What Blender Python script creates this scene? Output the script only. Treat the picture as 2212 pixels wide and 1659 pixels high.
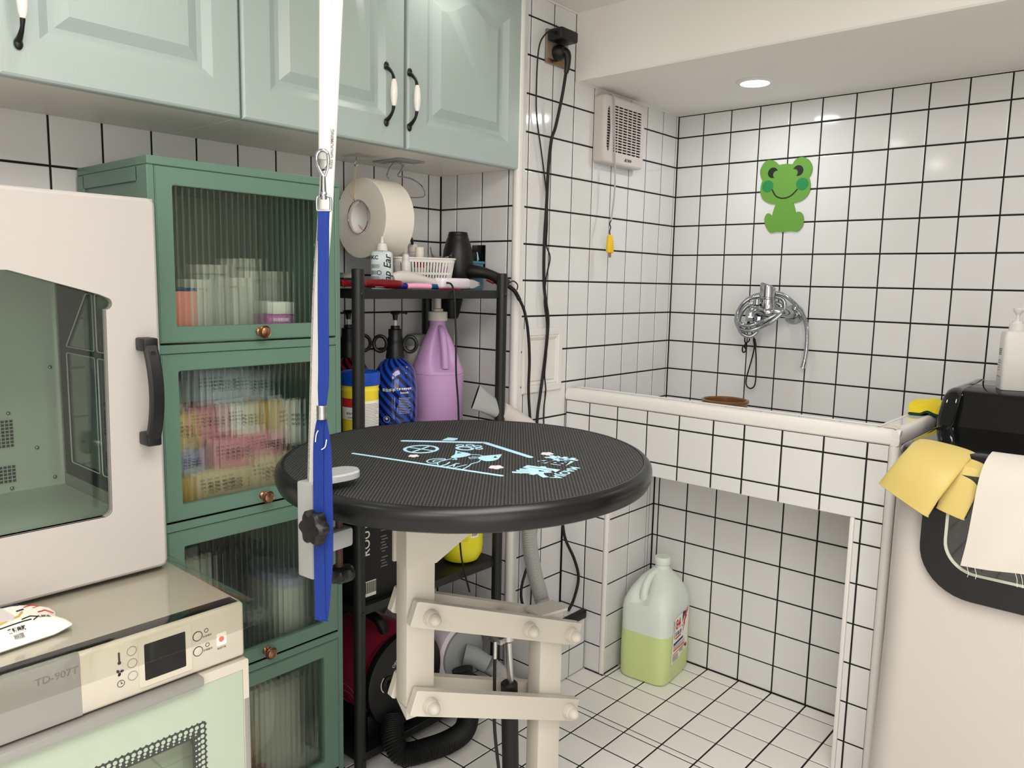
import bpy, bmesh, math, random
from mathutils import Vector as V, Matrix
from mathutils.geometry import tessellate_polygon
for o in list(bpy.data.objects):
    bpy.data.objects.remove(o)
random.seed(7)
SC = bpy.context.scene
COL = SC.collection
PI = math.pi
# ---------------------------------------------------------------- camera
cam = bpy.data.cameras.new('camera')
cam.lens = 1689.05 / 2212 * 36
cam.clip_start = 0.02
camo = bpy.data.objects.new('camera', cam)
COL.objects.link(camo)
camo.matrix_world = Matrix(((0.75153803, -0.10062167, 0.65197075, 1.43038854),
                            (0.65936271, 0.0834579, -0.74717842, -2.49457533),
                            (0.02077023, 0.99141821, 0.12906797, 1.18349131),
                            (0, 0, 0, 1)))
SC.camera = camo
# ---------------------------------------------------------------- view, world, lights
SC.view_settings.view_transform = 'Standard'
SC.view_settings.look = 'None'
SC.view_settings.gamma = 1
SC.view_settings.use_curve_mapping = False
SC.view_settings.exposure = 0.0
w = bpy.data.worlds.new('world')
SC.world = w
w.use_nodes = True
w.node_tree.nodes['Background'].inputs[0].default_value = (0.9, 0.95, 1, 1)
w.node_tree.nodes['Background'].inputs[1].default_value = 0.05


def lamp(name, loc, power, size, col, shape='DISK', sizey=None, target=None, spread=None):
    l = bpy.data.lights.new(name, 'AREA')
    l.energy = power
    l.shape = shape
    l.size = size
    if sizey:
        l.size_y = sizey
    l.color = col
    if spread:
        l.spread = spread
    o = bpy.data.objects.new(name, l)
    COL.objects.link(o)
    o.location = loc
    if target is not None:
        d = V(target) - V(loc)
        o.rotation_euler = d.to_track_quat('-Z', 'Y').to_euler()
    return o


WARM = (1.0, 0.955, 0.895)
COOL = (0.95, 0.98, 1.0)
lamp('main_fill_light', (1.3, -2.1, 1.945), 27, 0.8, WARM, 'RECTANGLE', 1.25)  # added soft overhead fill, not a known ceiling fixture
lamp('second_fill_light', (1.5, -3.7, 1.945), 22, 0.8, WARM, 'RECTANGLE', 1.25)  # another added overhead fill, farther back and out of view
for i, (x, y, p) in enumerate([(0.1, -1.17, 0.5), (0.15, -1.99, 0.8), (0.15, -2.85, 1.5)]):
    lamp('ceiling_spot_%d' % i, (x, y, 1.948), p, 0.09, WARM)
lamp('side_fill_light', (2.66, -2.8, 1.0), 26, 2.2, (1.0, 0.99, 0.975), 'RECTANGLE', 1.7, target=(0.5, -2.6, 0.95))  # added out-of-view fill from the right, no window known there
lamp('bath_spot', (0.4057, -0.2887, 1.757), 1.15, 0.075, COOL)
lamp('bath_spot_far', (1.45, -0.2887, 1.757), 1.15, 0.075, COOL)


# ---------------------------------------------------------------- materials
def lin(c):
    c = c / 255
    return c / 12.92 if c <= 0.04045 else ((c + 0.055) / 1.055) ** 2.4


def rgb(*c):
    return (lin(c[0]), lin(c[1]), lin(c[2]), 1)


def mat(name, col, rough=0.5, metal=0.0, spec=0.5, coat=0.0, bump=None, noise=None, trans=0.0, alpha=None, emit=None, ior=1.45, rand=0.0):
    m = bpy.data.materials.new(name)
    m.use_nodes = True
    nt = m.node_tree
    N, L = nt.nodes, nt.links
    b = N['Principled BSDF']
    b.inputs['Base Color'].default_value = rgb(*col)
    b.inputs['Roughness'].default_value = rough
    b.inputs['Metallic'].default_value = metal
    b.inputs['Specular IOR Level'].default_value = spec
    b.inputs['Coat Weight'].default_value = coat
    b.inputs['Coat Roughness'].default_value = 0.05
    b.inputs['Transmission Weight'].default_value = trans
    b.inputs['IOR'].default_value = ior
    if emit:
        b.inputs['Emission Color'].default_value = rgb(*emit[0])
        b.inputs['Emission Strength'].default_value = emit[1]
    if bump or noise:
        tc = N.new('ShaderNodeTexCoord')
    if noise:   # (scale, amount, [stretch])
        mp = N.new('ShaderNodeMapping')
        mp.inputs['Scale'].default_value = noise[2] if len(noise) > 2 else (1, 1, 1)
        L.new(tc.outputs['Object'], mp.inputs['Vector'])
        nz = N.new('ShaderNodeTexNoise')
        nz.inputs['Scale'].default_value = noise[0]
        nz.inputs['Detail'].default_value = 5
        L.new(mp.outputs['Vector'], nz.inputs['Vector'])
        mx = N.new('ShaderNodeMix')
        mx.data_type = 'RGBA'
        mx.blend_type = 'MULTIPLY'
        mr = N.new('ShaderNodeMapRange')
        mr.inputs[1].default_value = 0.3
        mr.inputs[2].default_value = 0.7
        mr.inputs[3].default_value = 1 - noise[1]
        mr.inputs[4].default_value = 1 + noise[1] * 0.3
        L.new(nz.outputs['Fac'], mr.inputs[0])
        cb = N.new('ShaderNodeCombineColor')
        for k in range(3):
            L.new(mr.outputs[0], cb.inputs[k])
        mx.inputs['Factor'].default_value = 1
        mx.inputs['A'].default_value = rgb(*col)
        L.new(cb.outputs[0], mx.inputs['B'])
        L.new(mx.outputs['Result'], b.inputs['Base Color'])
    if rand:
        oi = N.new('ShaderNodeObjectInfo')
        hs = N.new('ShaderNodeHueSaturation')
        hs.inputs['Color'].default_value = rgb(*col)
        mr = N.new('ShaderNodeMapRange')
        mr.inputs[3].default_value = 1 - rand
        mr.inputs[4].default_value = 1 + rand * 0.5
        L.new(oi.outputs['Random'], mr.inputs[0])
        L.new(mr.outputs[0], hs.inputs['Value'])
        L.new(hs.outputs[0], b.inputs['Base Color'])
    if bump:    # (scale, strength, [stretch])
        mp = N.new('ShaderNodeMapping')
        mp.inputs['Scale'].default_value = bump[2] if len(bump) > 2 else (1, 1, 1)
        L.new(tc.outputs['Object'], mp.inputs['Vector'])
        nz = N.new('ShaderNodeTexNoise')
        nz.inputs['Scale'].default_value = bump[0]
        nz.inputs['Detail'].default_value = 3
        L.new(mp.outputs['Vector'], nz.inputs['Vector'])
        bp = N.new('ShaderNodeBump')
        bp.inputs['Strength'].default_value = bump[1]
        bp.inputs['Distance'].default_value = 0.002
        L.new(nz.outputs['Fac'], bp.inputs['Height'])
        L.new(bp.outputs[0], b.inputs['Normal'])
    return m


def sheet_mat(name, tint, clear, rough=0.05, refr=False):
    """clear sheet: part straight-through, part refracting or glossy"""
    m = bpy.data.materials.new(name)
    m.use_nodes = True
    nt = m.node_tree
    N, L = nt.nodes, nt.links
    N.remove(N['Principled BSDF'])
    out = N['Material Output']
    t = N.new('ShaderNodeBsdfTransparent')
    t.inputs[0].default_value = rgb(*tint)
    if refr:
        g = N.new('ShaderNodeBsdfGlass')
        g.inputs['IOR'].default_value = 1.42
    else:
        g = N.new('ShaderNodeBsdfGlossy')
    g.inputs['Color'].default_value = rgb(*tint) if refr else (1, 1, 1, 1)
    g.inputs['Roughness'].default_value = rough
    mx = N.new('ShaderNodeMixShader')
    if refr:
        mx.inputs[0].default_value = 1 - clear
    else:
        fr = N.new('ShaderNodeLayerWeight')
        pw = N.new('ShaderNodeMath')
        pw.operation = 'POWER'
        pw.inputs[1].default_value = 4.0
        L.new(fr.outputs['Facing'], pw.inputs[0])
        mth = N.new('ShaderNodeMath')
        mth.operation = 'MULTIPLY_ADD'
        mth.inputs[1].default_value = 0.6
        mth.inputs[2].default_value = 1 - clear
        L.new(pw.outputs[0], mth.inputs[0])
        L.new(mth.outputs[0], mx.inputs[0])
    L.new(t.outputs[0], mx.inputs[1])
    L.new(g.outputs[0], mx.inputs[2])
    L.new(mx.outputs[0], out.inputs['Surface'])
    return m


M = {}
M['tile'] = mat('glazed_tile', (220, 220, 219), 0.09, rand=0.02, bump=(14, 0.035))
M['tile_floor'] = mat('glazed_floor_tile', (240, 238, 234), 0.16, rand=0.025, bump=(14, 0.035))
M['grout'] = mat('dark_grout', (15, 13, 12), 0.8)
M['paint_white'] = mat('white_wall_paint', (238, 235, 229), 0.7, noise=(3, 0.03))
M['trim_white'] = mat('white_pvc_trim', (226, 223, 219), 0.3)
M['teal'] = mat('pale_teal_lacquer', (168, 181, 177), 0.32, bump=(60, 0.12, (3, 3, 0.25)))
M['carcass'] = mat('white_cabinet_board', (236, 231, 222), 0.4)
M['green'] = mat('green_enamel', (98, 129, 113), 0.35)
M['green_in'] = mat('green_enamel_inside', (92, 131, 113), 0.5)
M['reeded'] = sheet_mat('reeded_glass', (240, 244, 240), 0.5, 0.03, refr=True)
M['acrylic'] = sheet_mat('clear_acrylic', (230, 237, 231), 0.95, 0.02)
M['film'] = sheet_mat('clear_pvc_film', (246, 246, 243), 0.965, 0.06)
M['smoke'] = sheet_mat('dark_lid_glass', (120, 128, 126), 0.92, 0.03)
M['bagfilm'] = sheet_mat('clear_bag_film', (245, 245, 245), 0.72, 0.15)
M['brass'] = mat('aged_bronze', (150, 112, 84), 0.3, 0.95)
M['chrome'] = mat('chrome', (176, 179, 184), 0.1, 1.0)
M['steel'] = mat('brushed_steel', (190, 190, 190), 0.28, 1.0)
M['iron'] = mat('black_cast_iron', (13, 13, 13), 0.35)
M['ceramic'] = mat('white_porcelain', (240, 236, 230), 0.08)
M['white_pl'] = mat('white_plastic', (204, 197, 192), 0.28)
M['white_box'] = mat('white_box_enamel', (184, 179, 175), 0.28)
M['rusty'] = mat('rusty_steel', (74, 56, 44), 0.6, 0.4)
M['back_board'] = mat('lightened_back_board', (176, 180, 162), 0.6)  # board colour lightened in place of light inside the green tower
M['white_in'] = mat('white_inner_panel', (236, 239, 234), 0.5)
M['cream_pl'] = mat('cream_plastic', (208, 201, 187), 0.3)
M['ster_top'] = mat('grey_beige_top', (190, 184, 173), 0.33, noise=(9, 0.06))
M['silver'] = mat('silver_panel', (160, 159, 156), 0.35, 0.35)
M['door_glass'] = mat('pale_green_glass', (176, 188, 170), 0.06)
M['screen'] = mat('dark_display', (12, 11, 11), 0.08)
M['led'] = mat('red_led', (255, 90, 80), 0.4, emit=((255, 70, 60), 1.2))
M['black_pl'] = mat('black_plastic', (17, 17, 18), 0.42)
M['black_gl'] = mat('glossy_black_plastic', (10, 10, 11), 0.07)
M['black_mt'] = mat('black_powder_coat', (26, 27, 27), 0.4)
M['rubber'] = mat('black_rubber', (11, 11, 11), 0.55)
M['ink'] = mat('black_ink', (18, 17, 18), 0.6)
M['greyink'] = mat('grey_ink', (120, 120, 120), 0.6)
M['frame'] = mat('cream_enamel_steel', (204, 198, 187), 0.38)
M['alu'] = mat('white_aluminium', (212, 210, 206), 0.32, 0.15)
M['alu_grey'] = mat('grey_cast_alloy', (176, 178, 178), 0.35, 0.2)
M['blue_web'] = mat('blue_webbing', (4, 42, 124), 0.75, bump=(500, 0.5, (1, 1, 0.15)))
M['print_blue'] = mat('pale_blue_print', (176, 219, 240), 0.6)
M['print_pink'] = mat('pale_pink_print', (232, 214, 224), 0.6)
M['paper'] = mat('white_paper', (232, 226, 214), 0.8)
M['card'] = mat('white_card', (240, 238, 232), 0.6)
M['red_ink'] = mat('red_ink', (196, 40, 44), 0.6)
M['navy_ink'] = mat('navy_ink', (32, 30, 86), 0.6)
M['frog'] = mat('green_foam', (100, 152, 60), 0.75, bump=(400, 0.2))
M['frog_dark'] = mat('dark_green_foam', (36, 128, 68), 0.75)
M['yellow'] = mat('yellow_plastic', (232, 190, 30), 0.4)
M['yellow_tub'] = mat('bright_yellow_plastic', (246, 224, 58), 0.35)
M['lemon'] = mat('lemon_yellow_plastic', (234, 226, 40), 0.35)
M['blue_lid'] = mat('blue_plastic_lid', (12, 72, 178), 0.35)
M['lilac'] = mat('lilac_plastic', (196, 156, 204), 0.38, spec=0.4)
M['cap_white'] = mat('off_white_cap', (222, 216, 206), 0.4)
M['grey_pl'] = mat('grey_plastic', (156, 160, 160), 0.38)
M['grey_hose'] = mat('grey_hose', (168, 168, 165), 0.45)
M['wine'] = mat('wine_red_enamel', (150, 40, 62), 0.3)
M['wine_dark'] = mat('dark_red_plastic', (112, 12, 20), 0.3)
M['pink'] = mat('pink_plastic', (240, 164, 196), 0.35)
M['blue_tool'] = mat('blue_tool_plastic', (16, 78, 128), 0.35)
M['navy'] = mat('navy_plastic', (14, 28, 120), 0.3)
M['steel_blue'] = mat('steel_blue_plastic', (78, 128, 152), 0.4)
M['lilac_wht'] = mat('white_lilac_plastic', (238, 228, 236), 0.3)
M['jug'] = mat('translucent_white_plastic', (222, 230, 222), 0.4, spec=0.4)
M['jug_liq'] = mat('jug_with_green_liquid', (206, 222, 152), 0.4, spec=0.4)
M['sponge'] = mat('yellow_sponge', (240, 214, 50), 0.9, bump=(300, 0.8))
M['scour'] = mat('green_scourer', (18, 70, 44), 0.95, bump=(500, 1.0))
M['glove'] = mat('yellow_latex', (206, 184, 108), 0.45)
M['towel'] = mat('white_cotton', (214, 208, 200), 0.9, bump=(35, 0.3))
M['gasket'] = mat('pale_gasket', (198, 198, 182), 0.5)
M['drum'] = mat('dark_drum', (46, 52, 52), 0.6)
M['bowl'] = mat('brown_glaze', (112, 78, 44), 0.1)
M['bronze_plate'] = mat('bronze_socket_plate', (138, 122, 108), 0.35, 0.25)
M['felt'] = mat('dark_mesh', (62, 66, 64), 0.8, bump=(120, 0.6))
M['liquid'] = mat('pale_clear_bottle', (196, 208, 210), 0.2, spec=0.5)
M['clear_pl'] = mat('cloudy_plastic', (206, 206, 198), 0.3)
M['soap'] = mat('wet_soap_scrap', (214, 200, 182), 0.3)
M['peach'] = mat('peach_film', (238, 206, 150), 0.3)
M['rose'] = mat('rose_film', (222, 150, 164), 0.3)
M['lav'] = mat('lavender_film', (170, 172, 204), 0.3)
M['pale_blue'] = mat('pale_blue_film', (200, 208, 222), 0.3)
M['sand'] = mat('sand_film', (216, 196, 164), 0.3)
M['gold'] = mat('gold_film', (196, 160, 84), 0.3)
M['coral'] = mat('coral_board', (240, 150, 136), 0.5)
M['magenta'] = mat('magenta_label', (206, 110, 190), 0.4)
M['orange'] = mat('orange_film', (214, 140, 44), 0.35)
M['thread'] = mat('yellow_twine', (224, 208, 150), 0.6)
M['lampglow'] = mat('lamp_lens', (255, 255, 255), 0.4, emit=((255, 255, 255), 30.0))
M['pump_white'] = mat('white_bottle_plastic', (222, 219, 215), 0.35)


# ribbed rubber mat of the grooming table: fine parallel ridges
def ribs(name, dx, dy, pitch):
    m = mat(name, (56, 56, 54), 0.55)
    nt = m.node_tree
    N, L = nt.nodes, nt.links
    b = N['Principled BSDF']
    tc = N.new('ShaderNodeTexCoord')
    hs = []
    for (ax, ay, pt) in ((dx, dy, pitch), (-dy, dx, 0.0042)):
        dt = N.new('ShaderNodeVectorMath')
        dt.operation = 'DOT_PRODUCT'
        dt.inputs[1].default_value = (ax * 2 * PI / pt, ay * 2 * PI / pt, 0)
        L.new(tc.outputs['Object'], dt.inputs[0])
        sn = N.new('ShaderNodeMath')
        sn.operation = 'SINE'
        L.new(dt.outputs['Value'], sn.inputs[0])
        hs.append(sn)
    ad = N.new('ShaderNodeMath')
    ad.operation = 'MULTIPLY_ADD'
    ad.inputs[1].default_value = 0.3
    L.new(hs[1].outputs[0], ad.inputs[0])
    L.new(hs[0].outputs[0], ad.inputs[2])
    bp = N.new('ShaderNodeBump')
    bp.inputs['Strength'].default_value = 0.55
    bp.inputs['Distance'].default_value = 0.0012
    L.new(ad.outputs[0], bp.inputs['Height'])
    L.new(bp.outputs[0], b.inputs['Normal'])
    cr = N.new('ShaderNodeValToRGB')
    cr.color_ramp.elements[0].position = 0.1
    cr.color_ramp.elements[0].color = rgb(13, 13, 13)
    cr.color_ramp.elements[1].position = 0.95
    cr.color_ramp.elements[1].color = rgb(62, 61, 58)
    mr = N.new('ShaderNodeMapRange')
    mr.inputs[1].default_value = -1.2
    mr.inputs[2].default_value = 1.2
    L.new(ad.outputs[0], mr.inputs[0])
    L.new(mr.outputs[0], cr.inputs[0])
    L.new(cr.outputs[0], b.inputs['Base Color'])
    return m


M['ribmat'] = ribs('ribbed_rubber_mat', 0.879, 0.476, 0.0051)


def stripes(name, c1, c2):
    """printed diagonal stripes on the blue bottle"""
    m = mat(name, c1, 0.06, coat=0.5)
    nt = m.node_tree
    N, L = nt.nodes, nt.links
    tc = N.new('ShaderNodeTexCoord')
    sx = N.new('ShaderNodeSeparateXYZ')
    L.new(tc.outputs['Object'], sx.inputs[0])
    at = N.new('ShaderNodeMath')
    at.operation = 'ARCTAN2'
    L.new(sx.outputs[1], at.inputs[0])
    L.new(sx.outputs[0], at.inputs[1])
    ma = N.new('ShaderNodeMath')
    ma.operation = 'MULTIPLY_ADD'
    ma.inputs[1].default_value = 40.0
    L.new(sx.outputs[2], ma.inputs[0])
    m2 = N.new('ShaderNodeMath')
    m2.operation = 'MULTIPLY'
    m2.inputs[1].default_value = 2.2
    L.new(at.outputs[0], m2.inputs[0])
    L.new(m2.outputs[0], ma.inputs[2])
    fr = N.new('ShaderNodeMath')
    fr.operation = 'FRACT'
    L.new(ma.outputs[0], fr.inputs[0])
    gt = N.new('ShaderNodeMath')
    gt.operation = 'GREATER_THAN'
    gt.inputs[1].default_value = 0.5
    L.new(fr.outputs[0], gt.inputs[0])
    mx = N.new('ShaderNodeMix')
    mx.data_type = 'RGBA'
    mx.inputs['A'].default_value = rgb(*c1)
    mx.inputs['B'].default_value = rgb(*c2)
    L.new(gt.outputs[0], mx.inputs['Factor'])
    L.new(mx.outputs['Result'], N['Principled BSDF'].inputs['Base Color'])
    return m


M['bluestripe'] = stripes('blue_striped_bottle', (16, 22, 60), (22, 66, 172))


# ---------------------------------------------------------------- geometry helper
def catmull(pts, n=6):
    P = [V(p) for p in pts]
    if len(P) < 3:
        return P
    out = []
    for i in range(len(P) - 1):
        p0 = P[i - 1] if i > 0 else P[0] * 2 - P[1]
        p1, p2 = P[i], P[i + 1]
        p3 = P[i + 2] if i + 2 < len(P) else P[-1] * 2 - P[-2]
        for k in range(n):
            t = k / n
            out.append(0.5 * ((2 * p1) + (p2 - p0) * t + (2 * p0 - 5 * p1 + 4 * p2 - p3) * t * t + (3 * p1 - p0 - 3 * p2 + p3) * t ** 3))
    out.append(P[-1])
    return out


def frame_of(axis):
    a = V(axis).normalized()
    t = V((0, 0, 1)) if abs(a.z) < 0.9 else V((1, 0, 0))
    u = t.cross(a).normalized()
    return u, a.cross(u), a


class G:
    def __init__(s):
        s.v = []
        s.f = []

    def add(s, vs, fs):
        n = len(s.v)
        s.v += [tuple(p) for p in vs]
        s.f += [tuple(i + n for i in f) for f in fs]
        return s

    def box(s, a, b, bev=0.0, seg=2, X=None):
        a, b = V(a), V(b)
        lo = V([min(a[i], b[i]) for i in range(3)])
        hi = V([max(a[i], b[i]) for i in range(3)])
        bm = bmesh.new()
        bmesh.ops.create_cube(bm, size=1)
        for v in bm.verts:
            v.co = V([(v.co[i] + 0.5) * (hi[i] - lo[i]) + lo[i] for i in range(3)])
        if bev > 0:
            bev = min(bev, 0.49 * min(hi - lo))
            bmesh.ops.bevel(bm, geom=bm.edges[:], offset=bev, segments=seg, affect='EDGES', profile=0.5)
        bm.verts.index_update()
        vs = [v.co.copy() for v in bm.verts]
        if X is not None:
            vs = [X @ p for p in vs]
        s.add(vs, [[v.index for v in f.verts] for f in bm.faces])
        bm.free()
        return s

    def rings(s, R, cap0=True, cap1=True, closed=True):
        n = len(R[0])
        vs = [p for r in R for p in r]
        fs = []
        for i in range(len(R) - 1):
            for j in range(n if closed else n - 1):
                k = (j + 1) % n
                fs.append((i * n + j, i * n + k, (i + 1) * n + k, (i + 1) * n + j))
        if cap0:
            fs.append(tuple(range(n - 1, -1, -1)))
        if cap1:
            fs.append(tuple((len(R) - 1) * n + j for j in range(n)))
        return s.add(vs, fs)

    def lathe(s, prof, o=(0, 0, 0), axis=(0, 0, 1), seg=32, cap0=True, cap1=True, sq=None):
        u, w, a = frame_of(axis)
        o = V(o)
        R = []
        for (r, h) in prof:
            ring = []
            for k in range(seg):
                t = 2 * PI * k / seg
                c, d = math.cos(t), math.sin(t)
                if sq:
                    q = (abs(c) ** sq + abs(d) ** sq) ** (-1 / sq)
                    c, d = c * q, d * q
                ring.append(o + a * h + u * (max(r, 1e-5) * c) + w * (max(r, 1e-5) * d))
            R.append(ring)
        return s.rings(R, cap0, cap1)

    def cyl(s, p0, p1, r0, r1=None, seg=24, bev=0.0):
        p0, p1 = V(p0), V(p1)
        r1 = r0 if r1 is None else r1
        h = (p1 - p0).length
        if bev:
            pr = [(r0 - bev, 0), (r0, bev), (r1, h - bev), (r1 - bev, h)]
        else:
            pr = [(r0, 0), (r1, h)]
        return s.lathe(pr, p0, p1 - p0, seg)

    def tube(s, pts, r, seg=10, sm=6, cap=True, flat=None):
        P = catmull(pts, sm) if sm else [V(p) for p in pts]
        n = len(P)
        T = [(P[min(i + 1, n - 1)] - P[max(i - 1, 0)]).normalized() for i in range(n)]
        u, w, _ = frame_of(T[0])
        R = []
        for i in range(n):
            u = (u - T[i] * u.dot(T[i])).normalized()
            w = T[i].cross(u)
            rr = r(i / (n - 1)) if callable(r) else r
            ra, rb = (rr, rr) if flat is None else flat
            R.append([P[i] + u * (ra * math.cos(2 * PI * k / seg)) + w * (rb * math.sin(2 * PI * k / seg)) for k in range(seg)])
        return s.rings(R, cap, cap)

    def hose(s, pts, r, pitch=0.004, depth=0.12, seg=14):
        """corrugated hose: rings along an even arc-length path"""
        P = catmull(pts, 12)
        L = [0]
        for i in range(1, len(P)):
            L.append(L[-1] + (P[i] - P[i - 1]).length)
        n = max(4, int(L[-1] / pitch * 2))
        Q = []
        j = 0
        for k in range(n + 1):
            d = L[-1] * k / n
            while j < len(L) - 2 and L[j + 1] < d:
                j += 1
            t = (d - L[j]) / max(1e-9, L[j + 1] - L[j])
            Q.append(P[j].lerp(P[j + 1], t))
        m = len(Q)
        T = [(Q[min(i + 1, m - 1)] - Q[max(i - 1, 0)]).normalized() for i in range(m)]
        u, w, _ = frame_of(T[0])
        R = []
        for i in range(m):
            u = (u - T[i] * u.dot(T[i])).normalized()
            w = T[i].cross(u)
            rr = r * (1 - (depth if i % 2 else 0))
            R.append([Q[i] + u * (rr * math.cos(2 * PI * k / seg)) + w * (rr * math.sin(2 * PI * k / seg)) for k in range(seg)])
        return s.rings(R)

    def ribbon(s, pts, wdir, wid, th, sm=5):
        """flat strap: rectangular section, width along wdir"""
        P = catmull(pts, sm)
        n = len(P)
        R = []
        for i in range(n):
            T = (P[min(i + 1, n - 1)] - P[max(i - 1, 0)]).normalized()
            wd = V(wdir(i / (n - 1))) if callable(wdir) else V(wdir)
            wd = (wd - T * wd.dot(T)).normalized()
            nn = T.cross(wd)
            ww = wid(i / (n - 1)) if callable(wid) else wid
            a, b = wd * ww / 2, nn * th / 2
            R.append([P[i] - a - b, P[i] + a - b, P[i] + a + b, P[i] - a + b])
        return s.rings(R)

    def plate(s, outer, F, w0, w1, holes=()):
        """2-D outline (with holes) extruded between w0 and w1 through F(u,v,w)"""
        loops = [outer] + list(holes)
        flat = [p for l in loops for p in l]
        tris = tessellate_polygon([[V((p[0], p[1], 0)) for p in l] for l in loops])
        n = len(flat)
        vs = [F(p[0], p[1], w0) for p in flat] + [F(p[0], p[1], w1) for p in flat]
        fs = []
        for t in tris:
            a, b, c = (flat[i] for i in t)
            ar = (b[0] - a[0]) * (c[1] - a[1]) - (c[0] - a[0]) * (b[1] - a[1])
            if abs(ar) < 1e-14:
                continue
            t = tuple(t) if ar > 0 else tuple(reversed(t))
            fs.append(tuple(i + n for i in t))
            fs.append(tuple(reversed(t)))
        k = 0
        for l in loops:
            for i in range(len(l)):
                j = (i + 1) % len(l)
                fs.append((k + i, k + j, n + k + j, n + k + i))
            k += len(l)
        return s.add(vs, fs)

    def grid(s, fn, nu, nv, th=0.0):
        """sheet fn(u,v) -> point; with th a second layer along the normal"""
        P = [[V(fn(i / nu, j / nv)) for j in range(nv + 1)] for i in range(nu + 1)]
        w_ = nv + 1
        vs = [p for r in P for p in r]
        fs = [(i * w_ + j, (i + 1) * w_ + j, (i + 1) * w_ + j + 1, i * w_ + j + 1) for i in range(nu) for j in range(nv)]
        if th:
            N_ = []
            for i in range(nu + 1):
                for j in range(nv + 1):
                    a = P[min(i + 1, nu)][j] - P[max(i - 1, 0)][j]
                    b = P[i][min(j + 1, nv)] - P[i][max(j - 1, 0)]
                    c = a.cross(b)
                    N_.append(P[i][j] - (c.normalized() * th if c.length > 0 else V((0, 0, 0))))
            n = len(vs)
            fs2 = [tuple(reversed([q + n for q in f])) for f in fs]
            edge = [(i * w_, (i + 1) * w_) for i in range(nu)] + [((i + 1) * w_ + nv, i * w_ + nv) for i in range(nu)]
            edge += [(j + 1, j) for j in range(nv)] + [(nu * w_ + j, nu * w_ + j + 1) for j in range(nv)]
            fs = fs + fs2 + [(b, a, a + n, b + n) for a, b in edge]
            vs = vs + N_
        return s.add(vs, fs)

    def ball(s, c, r, seg=16, n=10, sc=(1, 1, 1)):
        R = []
        for i in range(n + 1):
            t = PI * i / n
            rr = max(1e-4, math.sin(t))
            R.append([V((c[0] + sc[0] * r * rr * math.cos(2 * PI * k / seg), c[1] + sc[1] * r * rr * math.sin(2 * PI * k / seg), c[2] - sc[2] * r * math.cos(t))) for k in range(seg)])
        return s.rings(R)

    def move(s, d):
        s.v = [(p[0] + d[0], p[1] + d[1], p[2] + d[2]) for p in s.v]
        return s

    def xform(s, X):
        s.v = [tuple(X @ V(p)) for p in s.v]
        return s

    def mesh(s, name, m, ang=35, fix=True):
        me = bpy.data.meshes.new(name)
        me.from_pydata(s.v, [], s.f)
        if fix:
            bm = bmesh.new()
            bm.from_mesh(me)
            bmesh.ops.recalc_face_normals(bm, faces=bm.faces)
            bm.to_mesh(me)
            bm.free()
        if ang:
            me.polygons.foreach_set('use_smooth', [True] * len(me.polygons))
            me.set_sharp_from_angle(angle=math.radians(ang))
        me.update()
        if m:
            me.materials.append(M[m] if isinstance(m, str) else m)
        return me


ORG = {}


def link(name, me, parent=None):
    o = bpy.data.objects.new(name, me)
    COL.objects.link(o)
    if parent is not None:
        o.parent = parent
    return o


def root_of(o):
    while o.parent is not None:
        o = o.parent
    return o


def thing(name, label, cat, loc=(0, 0, 0), rot=None, group=None, world=True):
    """Empty at the thing's base; world=True: its parts are written in room coordinates"""
    o = bpy.data.objects.new(name, None)
    COL.objects.link(o)
    o.empty_display_size = 0.05
    o.location = loc
    if rot is not None:
        o.rotation_euler = rot
    o['label'] = label
    o['category'] = cat
    if group:
        o['group'] = group
    ORG[o] = V(loc) if world else V((0, 0, 0))
    return o


def part(parent, name, g, m, label=None, ang=35, kind=None):
    d = ORG.get(root_of(parent), V((0, 0, 0)))
    g.move(-d)
    o = link(name, g.mesh(name, m, ang), parent)
    if label:
        o['label'] = label
    if kind:
        o['kind'] = kind
    return o


def solo(name, label, cat, g, m, loc=None, group=None, ang=35):
    """a thing that is one mesh"""
    if loc is not None:
        g.move(-V(loc))
    o = link(name, g.mesh(name, m, ang))
    if loc is not None:
        o.location = loc
    o['label'] = label
    o['category'] = cat
    if group:
        o['group'] = group
    ORG[o] = V(loc) if loc is not None else V((0, 0, 0))
    return o


def struct(name, g, m, ang=35):
    o = link(name, g.mesh(name, m, ang))
    o['kind'] = 'structure'
    return o


def letters(parent, body, size, o, xd, yd, m='ink', name='lettering', bold=0.0, al='CENTER', sx=1.0, shear=0.0):
    """flat printed text as mesh, origin o, written along xd with tops along yd"""
    cu = bpy.data.curves.new('txt', 'FONT')
    cu.body = body
    cu.size = size
    cu.align_x = al
    cu.align_y = 'CENTER'
    cu.offset = bold
    cu.shear = shear
    cu.resolution_u = 3
    tmp = bpy.data.objects.new('txt', cu)
    me0 = tmp.to_mesh()
    xd, yd = V(xd).normalized(), V(yd).normalized()
    d = ORG.get(root_of(parent), V((0, 0, 0)))
    vs = [V(o) + xd * (v.co.x * sx) + yd * v.co.y - d for v in me0.vertices]
    fs = [tuple(p.vertices) for p in me0.polygons]
    tmp.to_mesh_clear()
    bpy.data.objects.remove(tmp)
    bpy.data.curves.remove(cu)
    me = bpy.data.meshes.new(name)
    me.from_pydata(vs, [], fs)
    me.materials.append(M[m])
    return link(name, me, parent)


def lines(g, F, u0, u1, v, n, dv, h=0.0008, w=0.0003, jag=0.15):
    """n short printed text lines as thin slips"""
    for i in range(n):
        e = u1 - (u1 - u0) * random.random() * jag
        vv = v - i * dv
        g.plate([(u0, vv), (e, vv), (e, vv + h), (u0, vv + h)], F, 0, w)
    return g


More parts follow.
